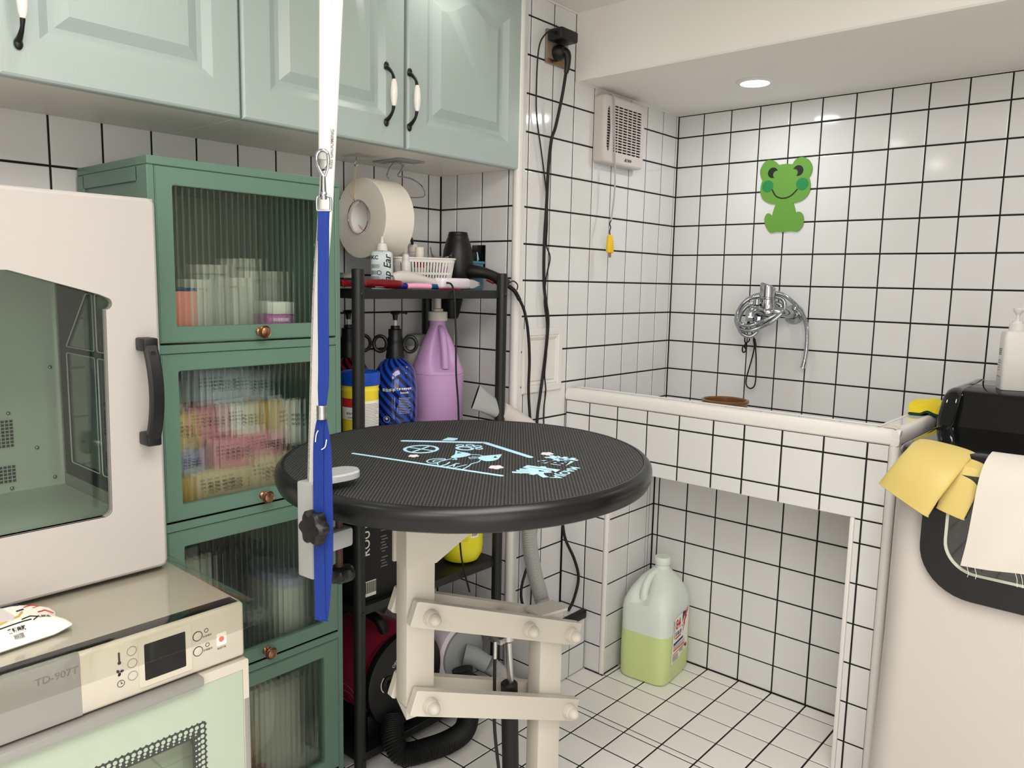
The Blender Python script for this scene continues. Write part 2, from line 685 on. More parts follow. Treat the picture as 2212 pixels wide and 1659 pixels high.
def arc(cx, cy, r, a0, a1, n=10, ry=None):
    ry = r if ry is None else ry
    return [(cx + r * math.cos(math.radians(a0 + (a1 - a0) * i / n)), cy + ry * math.sin(math.radians(a0 + (a1 - a0) * i / n))) for i in range(n + 1)]


def rrect(u0, v0, u1, v1, r, n=4):
    return arc(u1 - r, v1 - r, r, 0, 90, n) + arc(u0 + r, v1 - r, r, 90, 180, n) + arc(u0 + r, v0 + r, r, 180, 270, n) + arc(u1 - r, v0 + r, r, 270, 360, n)


FX = lambda x0: (lambda u, v, w: (x0 + w, u, v))      # outline in (y,z), depth +x
FY = lambda y0: (lambda u, v, w: (u, y0 - w, v))      # outline in (x,z), depth -y
FZ = lambda z0: (lambda u, v, w: (u, v, z0 + w))
# ================================================================ setting
TILES = {}


def tiles(parent, us, vs, o, ud, vd, m='tile', skip=None, gap=0.0044, stuff_from=None):
    """ceramic tiles between the joint lines us x vs on a plane (o; ud, vd); shared meshes for equal sizes"""
    ud, vd, o = V(ud), V(vd), V(o)
    nd = ud.cross(vd)
    base = ORG.get(root_of(parent), V((0, 0, 0)))
    rest = G()
    cells = []
    for i in range(len(us) - 1):
        for j in range(len(vs) - 1):
            a0, a1 = sorted((us[i], us[i + 1]))
            b0, b1 = sorted((vs[j], vs[j + 1]))
            cu, cv = (a0 + a1) / 2, (b0 + b1) / 2
            if skip and skip(cu, cv):
                continue
            W, H = a1 - a0 - gap, b1 - b0 - gap
            if W < 0.003 or H < 0.003:
                continue
            W, H = round(W, 3), round(H, 3)
            key = (W, H, tuple(nd), tuple(ud), m)
            if key not in TILES:
                R = []
                for ins, dz in ((0, -0.003), (0, -0.0012), (0.0007, -0.0003), (0.0022, 0.0)):
                    R.append([ud * x + vd * y + nd * dz for x, y in ((-W / 2 + ins, -H / 2 + ins), (W / 2 - ins, -H / 2 + ins), (W / 2 - ins, H / 2 - ins), (-W / 2 + ins, H / 2 - ins))])
                g = G().rings(R, False, True)
                TILES[key] = g.mesh('tile', m, 0)
            me = TILES[key]
            c = o + ud * cu + vd * cv - base
            if stuff_from and stuff_from(cu, cv):
                rest.add([v.co + c for v in me.vertices], [tuple(p.vertices) for p in me.polygons])
                continue
            t = link('tile', me, parent)
            t.location = c
            t.rotation_euler = [random.uniform(-1, 1) * 0.0016 for _ in range(3)]
    if rest.v:
        s = link('tile_field', rest.mesh('tile_field', m, 0), parent)
        s['kind'] = 'stuff'


def seq(a, step, n):
    return [a + step * i for i in range(n)]


ROWS = [-0.0] + [1.29 + 0.1008 * k for k in range(-12, 8)]           # bath walls
ROWS = [0.0] + [z for z in ROWS if 0.05 < z < 1.95] + [1.953]
# floor
g = G().box((-0.36, -4.6, -0.08), (2.75, 0.05, -0.002))
floor = struct('floor', g, 'grout')
fx = [-0.306 + 0.0] + seq(-0.2285, 0.1027, 28)
fy = [0.0] + [-0.045 - 0.1 * k for k in range(4)] + [-0.398, -0.4985, -0.597, -0.6945, -0.794, -0.8165] + seq(-0.9155, -0.1, 37)
tiles(floor, fx, fy, (0, 0, 0), (1, 0, 0), (0, 1, 0), 'tile_floor',
      skip=lambda u, v: v > -0.34, gap=0.0046,
      stuff_from=lambda u, v: not (-0.25 < u < 0.99 and v > -1.75))
# ceiling and beam over the bath
g = G().box((-0.36, -4.6, 1.955), (2.75, -0.55, 2.05))
struct('ceiling', g, 'paint_white')
g = G().box((-0.03, -0.6, 1.767), (2.75, 0.05, 2.0), 0.004, 1)
struct('ceiling_bath', g, 'paint_white')
# walls
g = G().box((-0.36, -4.6, -0.08), (-0.3085, -0.8, 2.0))
wl = struct('wall_left', g, 'grout')
tiles(wl, [-0.8455] + seq(-0.8935, -0.1012, 26), [0, 0.0668] + seq(0.1693, 0.1025, 12) + [1.3925, 1.495], (-0.306, 0, 0), (0, 1, 0), (0, 0, 1),
      skip=lambda u, v: u < -2.3, gap=0.0044)
g = G().box((-0.36, -0.8425, -0.08), (-0.004, -0.79, 2.0))
wa = struct('wall_alcove', g, 'grout')
tiles(wa, [-0.3055, -0.2395, -0.1385, -0.038, -0.0195], [0, 0.0668] + seq(0.1693, 0.1025, 12) + [1.3925, 1.495], (0, -0.845, 0), (1, 0, 0), (0, 0, 1))
g = G().box((-0.06, -0.83, -0.08), (-0.0025, 0.05, 2.0))
wc = struct('wall_side', g, 'grout')
ymid = [-0.0, -0.0125] + seq(-0.1012, -0.1007, 8) + [-0.838]
tiles(wc, ymid, ROWS, (0, 0, 0), (0, 1, 0), (0, 0, 1),
      skip=lambda u, v: (u > -0.6 and (v > 1.767 or v < 0.6)))
g = G().box((-0.06, 0.0025, -0.08), (2.75, 0.06, 2.0))
wb = struct('wall_back', g, 'grout')
tiles(wb, [0.0, 0.0961] + seq(0.1961, 0.1, 20), ROWS, (0, 0, 0), (1, 0, 0), (0, 0, 1), skip=lambda u, v: v > 1.74 or v < 0.66 or u > 2.0)
for gg in (G().box((0.003, -0.0025, 1.695), (2.02, 0.002, 1.7665), 0.001, 1),):
    pass
tiles(wb, [0.0, 0.0961] + seq(0.1961, 0.1, 20), [1.6932, 1.7655], (0, 0, 0), (1, 0, 0), (0, 0, 1), skip=lambda u, v: u > 2.0)
tiles(wc, [-0.0125] + seq(-0.1012, -0.1007, 5) + [-0.598], [1.6932, 1.7655], (0, 0, 0), (0, 1, 0), (0, 0, 1))
struct('wall_right', G().box((2.7, -4.6, -0.08), (2.78, 0.05, 2.0)), 'paint_white')
struct('wall_rear', G().box((-0.36, -4.66, -0.08), (2.78, -4.58, 2.0)), 'paint_white')
# trims
g = G().cyl((-0.0085, -0.8385, 0), (-0.0085, -0.8385, 1.955), 0.0135, seg=24)
g.box((-0.006, -0.848, 0), (0.002, -0.82, 1.955), 0.003)
struct('trim_1', g, 'trim_white')
g = G().tube([(0.001, -0.84, 1.953), (0.001, -0.602, 1.953), (0.001, -0.602, 1.768), (0.001, -0.01, 1.768)], 0.004, 6, 0)
struct('trim_2', g, 'trim_white')
g = G().tube([(0.0, -0.001, 1.768), (2.0, -0.001, 1.768)], 0.0025, 6, 0)
struct('trim_3', g, 'trim_white')

# ================================================================ tiled dog bath
bath = thing('tiled_bath', 'white tiled dog bath with black joints and an open niche underneath', 'bath', (0.47, -0.3, 0))
g = G()
g.box((0.001, -0.6025, 0.649), (0.943, -0.548, 0.862))
g.box((0.001, -0.6025, 0.0), (0.1675, -0.30, 0.649))
g.box((0.866, -0.6025, 0.0), (0.943, -0.001, 0.649))
g.box((0.1675, -0.3425, 0.0), (0.866, -0.30, 0.649))
g.box((0.889, -0.548, 0.649), (0.943, -0.001, 0.862))
part(bath, 'core', g, 'grout')
g = G().box((0.001, -0.6, 0.6475), (0.943, -0.001, 0.69))
part(bath, 'basin_slab', g, 'paint_white')
fxs = [0.002, 0.09, 0.189, 0.289, 0.39, 0.4916, 0.5784, 0.6783, 0.7807, 0.881, 0.929]
tiles(bath, fxs, [0.646, 0.688, 0.7925, 0.8325], (0, -0.605, 0), (1, 0, 0), (0, 0, 1))
tiles(bath, [0.002, 0.0905, 0.158], [0.0, 0.0865, 0.1875, 0.288, 0.388, 0.488, 0.588, 0.646], (0, -0.605, 0), (1, 0, 0), (0, 0, 1))
tiles(bath, [0.8635, 0.881, 0.929], [0.0, 0.0865, 0.1875, 0.288, 0.388, 0.488, 0.588, 0.646], (0, -0.605, 0), (1, 0, 0), (0, 0, 1))
nrow = [0.0, 0.083, 0.184, 0.2845, 0.385, 0.4864, 0.586, 0.646]
tiles(bath, [0.1705, 0.1875, 0.2874, 0.3849, 0.4862, 0.5927, 0.6931, 0.793, 0.864], nrow, (0, -0.345, 0), (1, 0, 0), (0, 0, 1))
tiles(bath, [-0.593, -0.4846, -0.3822, -0.366, -0.3455], nrow, (0.17, 0, 0), (0, 1, 0), (0, 0, 1))
tiles(bath, [-0.60, -0.50, -0.40, -0.345], nrow, (0.8635, 0, 0), (0, -1, 0), (0, 0, 1), skip=lambda u, v: True)
tiles(bath, [-0.586, -0.5] + seq(-0.4, 0.1, 4), [0.0, 0.0865, 0.1875, 0.288, 0.388, 0.488, 0.588, 0.688, 0.79, 0.832], (0.9455, 0, 0), (0, 1, 0), (0, 0, 1))
# inside of the basin
tiles(bath, [0.002, 0.0961, 0.1961, 0.2961, 0.3961, 0.4961, 0.5961, 0.6961, 0.7961, 0.886], [-0.545, -0.5, -0.4, -0.3, -0.2, -0.1, -0.004], (0, 0, 0.694), (1, 0, 0), (0, 1, 0))
# ledge tiles
tiles(bath, [0.002, 0.1, 0.2, 0.3, 0.4, 0.5, 0.6, 0.7, 0.8, 0.888], [-0.592, -0.552], (0, 0, 0.865), (1, 0, 0), (0, 1, 0))
tiles(bath, [0.8925, 0.9345], [-0.592, -0.5, -0.3, -0.19, -0.09, -0.002], (0, 0, 0.865), (1, 0, 0), (0, 1, 0))
pr = [(-0.605, 0.8325), (-0.6085, 0.836), (-0.6095, 0.846), (-0.608, 0.857), (-0.6035, 0.8648), (-0.597, 0.868), (-0.588, 0.868), (-0.588, 0.8325)]
g = G().rings([[(x, y, z) for y, z in pr] for x in (0.002, 0.949)])
part(bath, 'ledge_trim', g, 'trim_white')
pr = [(0.9455, 0.8325), (0.949, 0.836), (0.95, 0.846), (0.9485, 0.857), (0.944, 0.8648), (0.9375, 0.868), (0.932, 0.868), (0.932, 0.8325)]
g = G().rings([[(x, y, z) for x, z in pr] for y in (-0.609, -0.002)])
part(bath, 'ledge_trim', g, 'trim_white')
g = G().rings([[(x, y, z) for y, z in ((-0.549, 0.858), (-0.552, 0.8655), (-0.545, 0.8675), (-0.5405, 0.862), (-0.5405, 0.70), (-0.549, 0.70))] for x in (0.002, 0.893)])
part(bath, 'inner_trim', g, 'trim_white')
g = G().rings([[(x, y, z) for x, z in ((0.8965, 0.858), (0.893, 0.8655), (0.8885, 0.8675), (0.884, 0.862), (0.884, 0.70), (0.8965, 0.70))] for y in (-0.543, -0.002)])
part(bath, 'inner_trim', g, 'trim_white')
g = G().cyl((0.9375, -0.597, 0.0), (0.9375, -0.597, 0.834), 0.0115, seg=24)
part(bath, 'corner_trim', g, 'trim_white')
g = G().cyl((0.1635, -0.5985, 0.0), (0.1635, -0.5985, 0.648), 0.0085, seg=24)
part(bath, 'niche_trim', g, 'trim_white')
g = G().box((0.855, -0.607, 0.0), (0.8655, -0.345, 0.648), 0.003)
part(bath, 'niche_trim', g, 'trim_white')
g = G().box((0.167, -0.3475, 0.0), (0.862, -0.345, 0.004), 0.001, 1)
g.box((0.1065, -0.608, 0.0), (0.175, -0.6045, 0.0035), 0.001, 1)
g.box((0.1695, -0.60, 0.0), (0.173, -0.52, 0.0035), 0.001, 1)
part(bath, 'floor_joint', g, 'grout', 'dirty dark silicone joint along the floor')

# low tiled plinth beside the bath
pl = thing('tiled_plinth', 'low white tiled plinth in the corner left of the bath niche', 'plinth', (0.05, -0.72, 0))
part(pl, 'core', G().box((0.001, -0.843, 0.0), (0.1015, -0.6075, 0.185)), 'grout')
tiles(pl, [-0.843, -0.785, -0.685, -0.609], [0.0, 0.0865, 0.186], (0.104, 0, 0), (0, 1, 0), (0, 0, 1))
tiles(pl, [0.001, 0.088], [-0.843, -0.785, -0.685, -0.609], (0, 0, 0.188), (1, 0, 0), (0, 1, 0))
tiles(pl, [0.002, 0.1], [0.0, 0.0865, 0.186], (0, -0.8455, 0), (1, 0, 0), (0, 0, 1))
part(pl, 'edge_strip', G().box((0.0905, -0.843, 0.166), (0.108, -0.6075, 0.1925), 0.003), 'rubber', 'black rubber edge strip')

# ceiling downlight over the bath
dl = thing('ceiling_downlight', 'round recessed downlight glowing white in the ceiling above the bath', 'lamp', (0.4057, -0.2887, 1.767))
part(dl, 'bezel', G().lathe([(0.035, 0.002), (0.051, 0.002), (0.053, -0.001), (0.05, -0.004), (0.041, -0.0055), (0.0385, -0.002), (0.0385, 0.0015)], (0.4057, -0.2887, 1.767), seg=40, cap0=False, cap1=False), 'trim_white')
part(dl, 'lens', G().lathe([(0.0385, 0.0), (0.036, -0.0035), (0.02, -0.0045), (0.001, -0.0048)], (0.4057, -0.2887, 1.767), seg=36), 'lampglow')
# ================================================================ teal wall cabinets
def cath(y0, y1, zb, zs, h, i, n=26):
    """cathedral outline inset by i: straight sides and sill, bowed head"""
    a, b, c = y0 + i, y1 - i, zb + i
    ym, hw = (y0 + y1) / 2, (y1 - y0) / 2
    out = [(a, c), (b, c)]
    for k in range(n + 1):
        y = b + (a - b) * k / n
        t = (y - ym) / (hw - i)
        q = min(1.0, abs(t) / 0.86)
        out.append((y, zs - i + h * (0.5 + 0.5 * math.cos(PI * q))))
    return out


def teal_door(par, y0, y1, handle):
    z0, z1, X1, X0 = 1.4865, 1.9455, 0.0, -0.0205
    yo0, yo1, zb, zs, h = y0 + 0.0605, y1 - 0.056, 1.551, 1.868, 0.036
    cs = [cath(yo0, yo1, zb, zs, h, i) for i in (0, 0.002, 0.016, 0.0255, 0.044, 0.0455)]
    ds = [X1, X1 - 0.0015, X1 - 0.0095, X1 - 0.0095, X1 - 0.0005, X1 + 0.0003]
    g = G()
    # face around the routed panel
    g2 = G().plate([(y0 + 0.005, z0 + 0.005), (y1 - 0.005, z0 + 0.005), (y1 - 0.005, z1 - 0.005), (y0 + 0.005, z1 - 0.005)], FX(0), -0.002, 0, [cs[0]])
    g.add(g2.v, g2.f)
    g.rings([[(d, p[0], p[1]) for p in c] for c, d in zip(cs, ds)], False, True)
    # rounded edge and back
    R = []
    for ins, x in ((0, X0), (0, X1 - 0.005), (0.0015, X1 - 0.0022), (0.005, X1)):
        R.append([(x, y0 + ins, z0 + ins), (x, y1 - ins, z0 + ins), (x, y1 - ins, z1 - ins), (x, y0 + ins, z1 - ins)])
    g.rings(R, True, False)
    d = part(par, 'door', g, 'teal', ang=25)
    if handle is not None:
        yh, za = handle, 1.5395
        hp_ = [(0.001, yh, za), (0.012, yh, za + 0.006), (0.024, yh, za + 0.018), (0.0285, yh, za + 0.036), (0.029, yh, za + 0.0585), (0.0285, yh, za + 0.081), (0.024, yh, za + 0.099), (0.012, yh, za + 0.111), (0.001, yh, za + 0.117)]
        g = G().tube(hp_, lambda t: 0.0032 + 0.0024 * abs(1 - 2 * min(1, abs(2 * t - 1))) , 12, 6)
        for zz, sg in ((za, -1), (za + 0.117, 1)):
            g.ball((0.003, yh, zz + sg * 0.003), 0.0075, 14, 8, (0.55, 0.9, 1.25))
        part(d, 'handle', g, 'iron', 'black iron pull')
        g = G().lathe([(0.001, -0.03), (0.0042, -0.0285), (0.0065, -0.02), (0.0078, -0.008), (0.008, 0), (0.0078, 0.008), (0.0065, 0.02), (0.0042, 0.0285), (0.001, 0.03)], (0.029, yh, za + 0.0585), seg=20)
        part(d, 'handle_grip', g, 'ceramic', 'white porcelain grip')
    return d


def teal_cabinet(y0, y1, doors, label):
    c = thing('wall_cabinet', label, 'cabinet', (-0.15, (y0 + y1) / 2, 1.489), group='teal wall cabinets')
    g = G().box((-0.3055, y0 + 0.001, 1.4895), (-0.0215, y1 - 0.001, 1.9475), 0.0008, 1)
    part(c, 'body', g, 'carcass')
    for a in doors:
        teal_door(c, *a)
    return c


teal_cabinet(-1.6645, -0.8455, [(-1.6627, -1.2525, -1.3095), (-1.2445, -0.8375, -1.2405)],
             'pale teal wall cabinet unit above the paper roll with a pair of raised-panel doors')
teal_cabinet(-2.495, -1.6655, [(-2.4905, -2.0835, -2.145), (-2.0755, -1.667, -2.0465)],
             'pale teal wall cabinet unit above the white drying box, cut by the frame')

# ================================================================ green tower cabinet
tw = thing('tower_cabinet', 'tall dark green four-tier cabinet with reeded glass flap doors', 'cabinet', (-0.14, -1.654, 0))
YL, YR, XB, XF = -1.8605, -1.4485, -0.3, 0.015
g = G()
part(tw, 'back_board', G().box((XB - 0.004, YL, 0.0), (XB + 0.002, YR, 1.376)), 'back_board', 'back board coloured lighter to brighten the tiers')
for (ya, yb) in ((YL, YL + 0.013), (YR - 0.0125, YR)):
    for (xa, xb) in ((XB, XB + 0.035), (XF - 0.045, XF)):
        g.box((xa, ya, 0.0), (xb, yb, 1.3765), 0.0015, 1)
    for z0, z1 in ((1.35, 1.3765), (0.0, 0.05)):
        g.box((XB + 0.03, ya, z0), (XF - 0.04, yb, z1), 0.001, 1)
    ym = (ya + yb) / 2
    g.box((XB + 0.02, ym - 0.0025, 0.03), (XF - 0.03, ym + 0.0025, 1.37))       # recessed side panels
g.box((XB, YL + 0.001, 1.377), (XF, YR - 0.001, 1.3925), 0.0015, 1)             # top
part(tw, 'carcass', g, 'green')
for k in range(4):
    zt, zb_ = 1.3775 - 0.338 * k, 1.0585 - 0.338 * k
    # shelf and rail below the flap
    g = G().box((XB + 0.005, YL + 0.01, zb_ - 0.018), (XF - 0.0005, YR - 0.012, zb_ - 0.0025), 0.001, 1)
    g.box((XF - 0.016, YL + 0.0125, zb_ - 0.0195), (XF, YR - 0.0125, zb_ - 0.0025), 0.0015, 1)
    part(tw, 'shelf', g, 'green')
    y0, y1 = YL + 0.0135, YR - 0.0135
    gy0, gy1, gz0, gz1 = -1.8155, -1.5025, zb_ + 0.0305, zt - 0.033
    g = G().plate([(y0, zb_ + 0.001), (y1, zb_ + 0.001), (y1, zt - 0.0015), (y0, zt - 0.0015)], FX(0), 0.0005, XF - 0.0012, [rrect(gy0, gz0, gy1, gz1, 0.004, 3)])
    g2 = G().plate([(y0 + 0.002, zb_ + 0.003), (y1 - 0.002, zb_ + 0.003), (y1 - 0.002, zt - 0.0035), (y0 + 0.002, zt - 0.0035)], FX(0), XF - 0.0012, XF, [rrect(gy0 - 0.001, gz0 - 0.001, gy1 + 0.001, gz1 + 0.001, 0.004, 3)])
    g.add(g2.v, g2.f)
    dr = part(tw, 'door', g, 'green')
    # reeded pane: half-round reeds
    nr = 26
    P = []
    for i in range(nr * 8 + 1):
        y = gy0 - 0.004 + (gy1 - gy0 + 0.008) * i / (nr * 8)
        P.append((0.0062 + 0.0021 * abs(math.sin(PI * i / 8)) ** 0.8, y))
    R = [[(x, y, gz0 - 0.004), (x, y, gz1 + 0.004), (0.0035, y, gz1 + 0.004), (0.0035, y, gz0 - 0.004)] for x, y in P]
    part(dr, 'glass_pane', G().rings(R), 'reeded', 'reeded clear glass', ang=50)
    yk, zk = -1.6465, zb_ + 0.0165
    g = G().lathe([(0.009, 0), (0.008, 0.002), (0.0045, 0.004), (0.0042, 0.012), (0.009, 0.0145), (0.0125, 0.017), (0.0132, 0.0205), (0.0118, 0.0225), (0.0108, 0.0218), (0.0095, 0.0245), (0.005, 0.0268), (0.0005, 0.0274)], (XF, yk, zk), (1, 0, 0), 28)
    part(dr, 'knob', g, 'brass', 'aged bronze knob')

# things behind the reeded glass -------------------------------------------------
def zsh(k):
    return 1.0585 - 0.338 * k - 0.0025


def pouch(name, label, x, y, z, w_, h_, t, m, lean=0.0, rz=0.0, group='packets behind the second glass flap', txt=True):
    """pillow packet standing on its lower seam, facing +x"""
    o = thing(name, label, 'packet', (x, y, z), (0, lean, rz), group, world=False)

    def f(u, v, s=1):
        uu, vv = 2 * u - 1, 2 * v - 1
        b = max(0.0, 1 - abs(uu) ** 2.6) ** 0.6 * max(0.0, 1 - abs(vv) ** 2.6) ** 0.6
        return (s * (0.0006 + t / 2 * b), uu * w_ / 2 * (1 - 0.04 * (1 - vv * vv)), h_ / 2 + vv * h_ / 2)
    g = G().grid(lambda u, v: f(u, v, 1), 12, 12)
    g.grid(lambda u, v: f(u, v, -1), 12, 12)
    part(o, 'film', g, m)
    if txt:
        g = G()
        for r in range(3):
            for c in range(5):
                uu = -0.26 + c * 0.11
                g.box((t / 2 + 0.0004, uu * w_, h_ * (0.42 + 0.1 * r)), (t / 2 + 0.0012, (uu + 0.07) * w_, h_ * (0.47 + 0.1 * r)))
        part(o, 'print', g, 'ink', 'rows of dark print')
    return o


# tier 1
z = zsh(0)
g = G().box((-0.13, -1.809, z), (-0.028, -1.757, z + 0.098), 0.002)
o = solo('coral_box', 'coral pink box behind the top glass flap, left end', 'box', g, 'coral', (-0.08, -1.783, z))
part(o, 'lid', G().box((-0.131, -1.81, z + 0.0985), (-0.027, -1.756, z + 0.104), 0.001), 'blue_tool', 'thin blue lid')
for i, (x, y, r, h, lab) in enumerate([(-0.07, -1.732, 0.02, 0.12, 'next to the coral box'), (-0.09, -1.69, 0.024, 0.15, 'with a wide lid, tallest of the row'), (-0.06, -1.648, 0.019, 0.125, 'above the bronze knob'), (-0.1, -1.61, 0.023, 0.165, 'behind the magenta bottle'), (-0.12, -1.54, 0.022, 0.14, 'near the right end')]):
    o = thing('clear_jar', 'clear jar behind the top glass flap ' + lab, 'jar', (x, y, z), None, 'clear jars in the top tier', False)
    part(o, 'body', G().lathe([(r * 0.95, 0), (r, 0.004), (r, h - 0.03), (r * 0.8, h - 0.02), (r * 0.8, h - 0.018)], seg=20), 'clear_pl')
    part(o, 'lid', G().lathe([(r * 0.9, h - 0.018), (r * 0.9, h - 0.002), (r * 0.85, h)], seg=20), 'cap_white')
o = thing('magenta_bottle', 'small bottle with white top and magenta label behind the top glass flap', 'bottle', (-0.035, -1.575, z), None, None, False)
part(o, 'body', G().box((-0.016, -0.025, 0), (0.016, 0.025, 0.05), 0.004), 'magenta', 'magenta lower label')
part(o, 'neck', G().box((-0.016, -0.025, 0.05), (0.016, 0.025, 0.077), 0.004), 'card', 'white upper label')
g = G()
for c in range(5):
    g.box((0.0162, -0.017 + c * 0.007, 0.036), (0.0168, -0.012 + c * 0.007, 0.043))
part(o, 'print', g, 'card', 'white lettering band')
# tier 2: heaped packets
z = zsh(1)
P2 = [('sand', -1.70, 0.0, 0.15, 0.075, -0.05, 'sand coloured packet at the bottom'), ('sand', -1.585, 0.0, 0.1, 0.085, -0.055, 'sand coloured packet at the bottom right'),
      ('gold', -1.785, 0.0, 0.06, 0.07, -0.045, 'yellow packet at the bottom left'), ('lav', -1.77, 0.066, 0.085, 0.055, -0.06, 'lavender packet above the yellow one'),
      ('rose', -1.665, 0.06, 0.11, 0.075, -0.06, 'rose packet in the middle row'), ('rose', -1.585, 0.07, 0.09, 0.065, -0.07, 'rose packet right of the middle'),
      ('peach', -1.775, 0.115, 0.08, 0.08, -0.07, 'peach packet at the left'), ('rose', -1.705, 0.13, 0.09, 0.07, -0.08, 'dusky rose packet in the upper row'),
      ('card', -1.63, 0.125, 0.07, 0.075, -0.075, 'white packet with dark print in the upper row'), ('gold', -1.565, 0.13, 0.06, 0.07, -0.08, 'gold packet at the right'),
      ('card', -1.525, 0.1, 0.04, 0.1, -0.06, 'white packet at the right end'),
      ('clear_pl', -1.79, 0.195, 0.06, 0.065, -0.085, 'cloudy packet on top, left end'), ('pale_blue', -1.675, 0.2, 0.11, 0.075, -0.09, 'large pale blue packet on top of the heap'), ('pale_blue', -1.59, 0.195, 0.08, 0.07, -0.1, 'smaller pale blue packet on top')]
for m_, y, dz, w_, h_, x, lab in P2:
    pouch('packet', lab + ' behind the second flap', x, y, z + dz, w_, h_, 0.03, m_, -0.08, 0.03, txt=m_ not in ('clear_pl', 'gold'))
# tier 3
z = zsh(2)
pouch('white_bag', 'folded white plastic bag behind the third flap, left end', -0.05, -1.765, z, 0.09, 0.235, 0.04, 'clear_pl', -0.05, 0.1, None, False)
o = thing('pale_tub', 'pale tub behind the third flap, right end', 'tub', (-0.06, -1.545, z), None, None, False)
part(o, 'body', G().lathe([(0.036, 0), (0.038, 0.004), (0.038, 0.12), (0.036, 0.124)], seg=24), 'clear_pl')
part(o, 'lid', G().lathe([(0.039, 0.122), (0.039, 0.138), (0.036, 0.142)], seg=24), 'lav')
o = thing('dark_bottle', 'dark bottle behind the third flap beside the pale tub', 'bottle', (-0.08, -1.63, z), None, None, False)
part(o, 'body', G().lathe([(0.028, 0), (0.03, 0.004), (0.03, 0.12), (0.012, 0.15), (0.012, 0.165)], seg=24), 'drum')
part(o, 'label', G().lathe([(0.0303, 0.06), (0.0303, 0.085)], seg=24, cap0=False, cap1=False), 'grey_pl')
o = thing('dark_crate', 'dark box at the back of the third tier', 'box', (-0.2, -1.66, z), None, None, False)
part(o, 'body', G().box((-0.07, -0.1, 0), (0.07, 0.1, 0.2), 0.004), 'drum')
# tier 4
z = zsh(3)
pouch('white_pad_pack', 'tall white packet behind the bottom flap', -0.05, -1.58, z, 0.13, 0.235, 0.05, 'towel', -0.05, 0.05, None, False)
pouch('orange_pack', 'orange and wine red packet behind the bottom flap', -0.06, -1.69, z, 0.1, 0.17, 0.05, 'orange', -0.05, 0.0, None, False)
o = pouch('wine_pack', 'low wine red packet behind the bottom flap', -0.025, -1.675, z, 0.09, 0.075, 0.02, 'wine', -0.05, 0.0, None, False)
# ================================================================ white drying box
X0, X1, Y0, Y1, Z0, Z1 = -0.285, 0.17, -2.38, -1.9176, 0.6995, 1.3027
bx = thing('pet_drying_box', 'big white pet drying box with clear window and black grab handle on the steriliser', 'pet dryer', ((X0 + X1) / 2, (Y0 + Y1) / 2, Z0))
g = G()
# outer shell with rounded front edges (left, right, top, bottom, back) as a tube of walls
pts = [(X0, Y0), (X1 - 0.02, Y0), (X1 - 0.008, Y0 + 0.004), (X1, Y0 + 0.014)]
g.box((X0, Y0, Z0), (X1 - 0.012, Y0 + 0.012, Z1), 0.003)
g.box((X0, Y0, Z1 - 0.014), (X1 - 0.012, Y1, Z1), 0.003)
g.box((X0, Y0, Z0), (X1 - 0.012, Y1, Z0 + 0.014), 0.003)
g.box((X0, Y0, Z0), (X0 + 0.012, Y1, Z1), 0.003)
hole = [(-0.235, 0.79), (0.125, 0.79), (0.125, 1.16), (-0.235, 1.16)]
g.plate([(X0, Z0), (X1 - 0.012, Z0), (X1 - 0.012, Z1), (X0, Z1)], lambda u, v, w: (u, Y1 - w, v), 0, 0.010, [hole])
part(bx, 'shell', g, 'white_box')
yc = (Y0 + Y1) / 2
half = lambda y: 2 * yc - y
win = [(-2.0039, 0.8184)] + arc(-2.0149, 0.815, 0.011, 0, -90, 4)
win += [(half(p[0]), p[1]) for p in reversed(win)]
win = [(half(-2.0139), 0.804), (-2.0149, 0.804)] + arc(-2.0149, 0.815, 0.011, -80, 0, 4) + [(-1.9999, 1.1295)] + arc(-2.0000, 1.1382, 0.0095, -80, 80, 6) + [(-2.0083, 1.152), (yc + 0.02, 1.186), (yc - 0.02, 1.186), (half(-2.0083), 1.152)] + arc(half(-2.0), 1.1382, 0.0095, 100, 260, 6) + [(half(-1.9999), 1.1295)] + arc(half(-2.0149), 0.815, 0.011, 180, 260, 4)
out = rrect(Y0, Z0, Y1, Z1, 0.012, 5)
g = G().plate(out, FX(0), X1 - 0.014, X1 - 0.006, [win])
ins = lambda d: rrect(Y0 + d, Z0 + d, Y1 - d, Z1 - d, max(0.004, 0.012 - d), 5)
g2 = G().plate(ins(0.006), FX(0), X1 - 0.004, X1, [win])
g.add(g2.v, g2.f)
g.rings([[(x, p[0], p[1]) for p in ins(d)] for d, x in ((0, X1 - 0.014), (0, X1 - 0.008), (0.0012, X1 - 0.004), (0.0032, X1 - 0.0012), (0.006, X1))], False, False)
g.rings([[(x, p[0], p[1]) for p in win] for x in (X1 - 0.014, X1)], False, False)
dr = part(bx, 'door', g, 'white_box')
part(dr, 'window_pane', G().plate([(half(-1.995), 0.798), (-1.995, 0.798), (-1.985, 1.15), (yc, 1.195), (half(-1.985), 1.15)], FX(0), X1 - 0.019, X1 - 0.0145), 'acrylic', 'clear acrylic window')
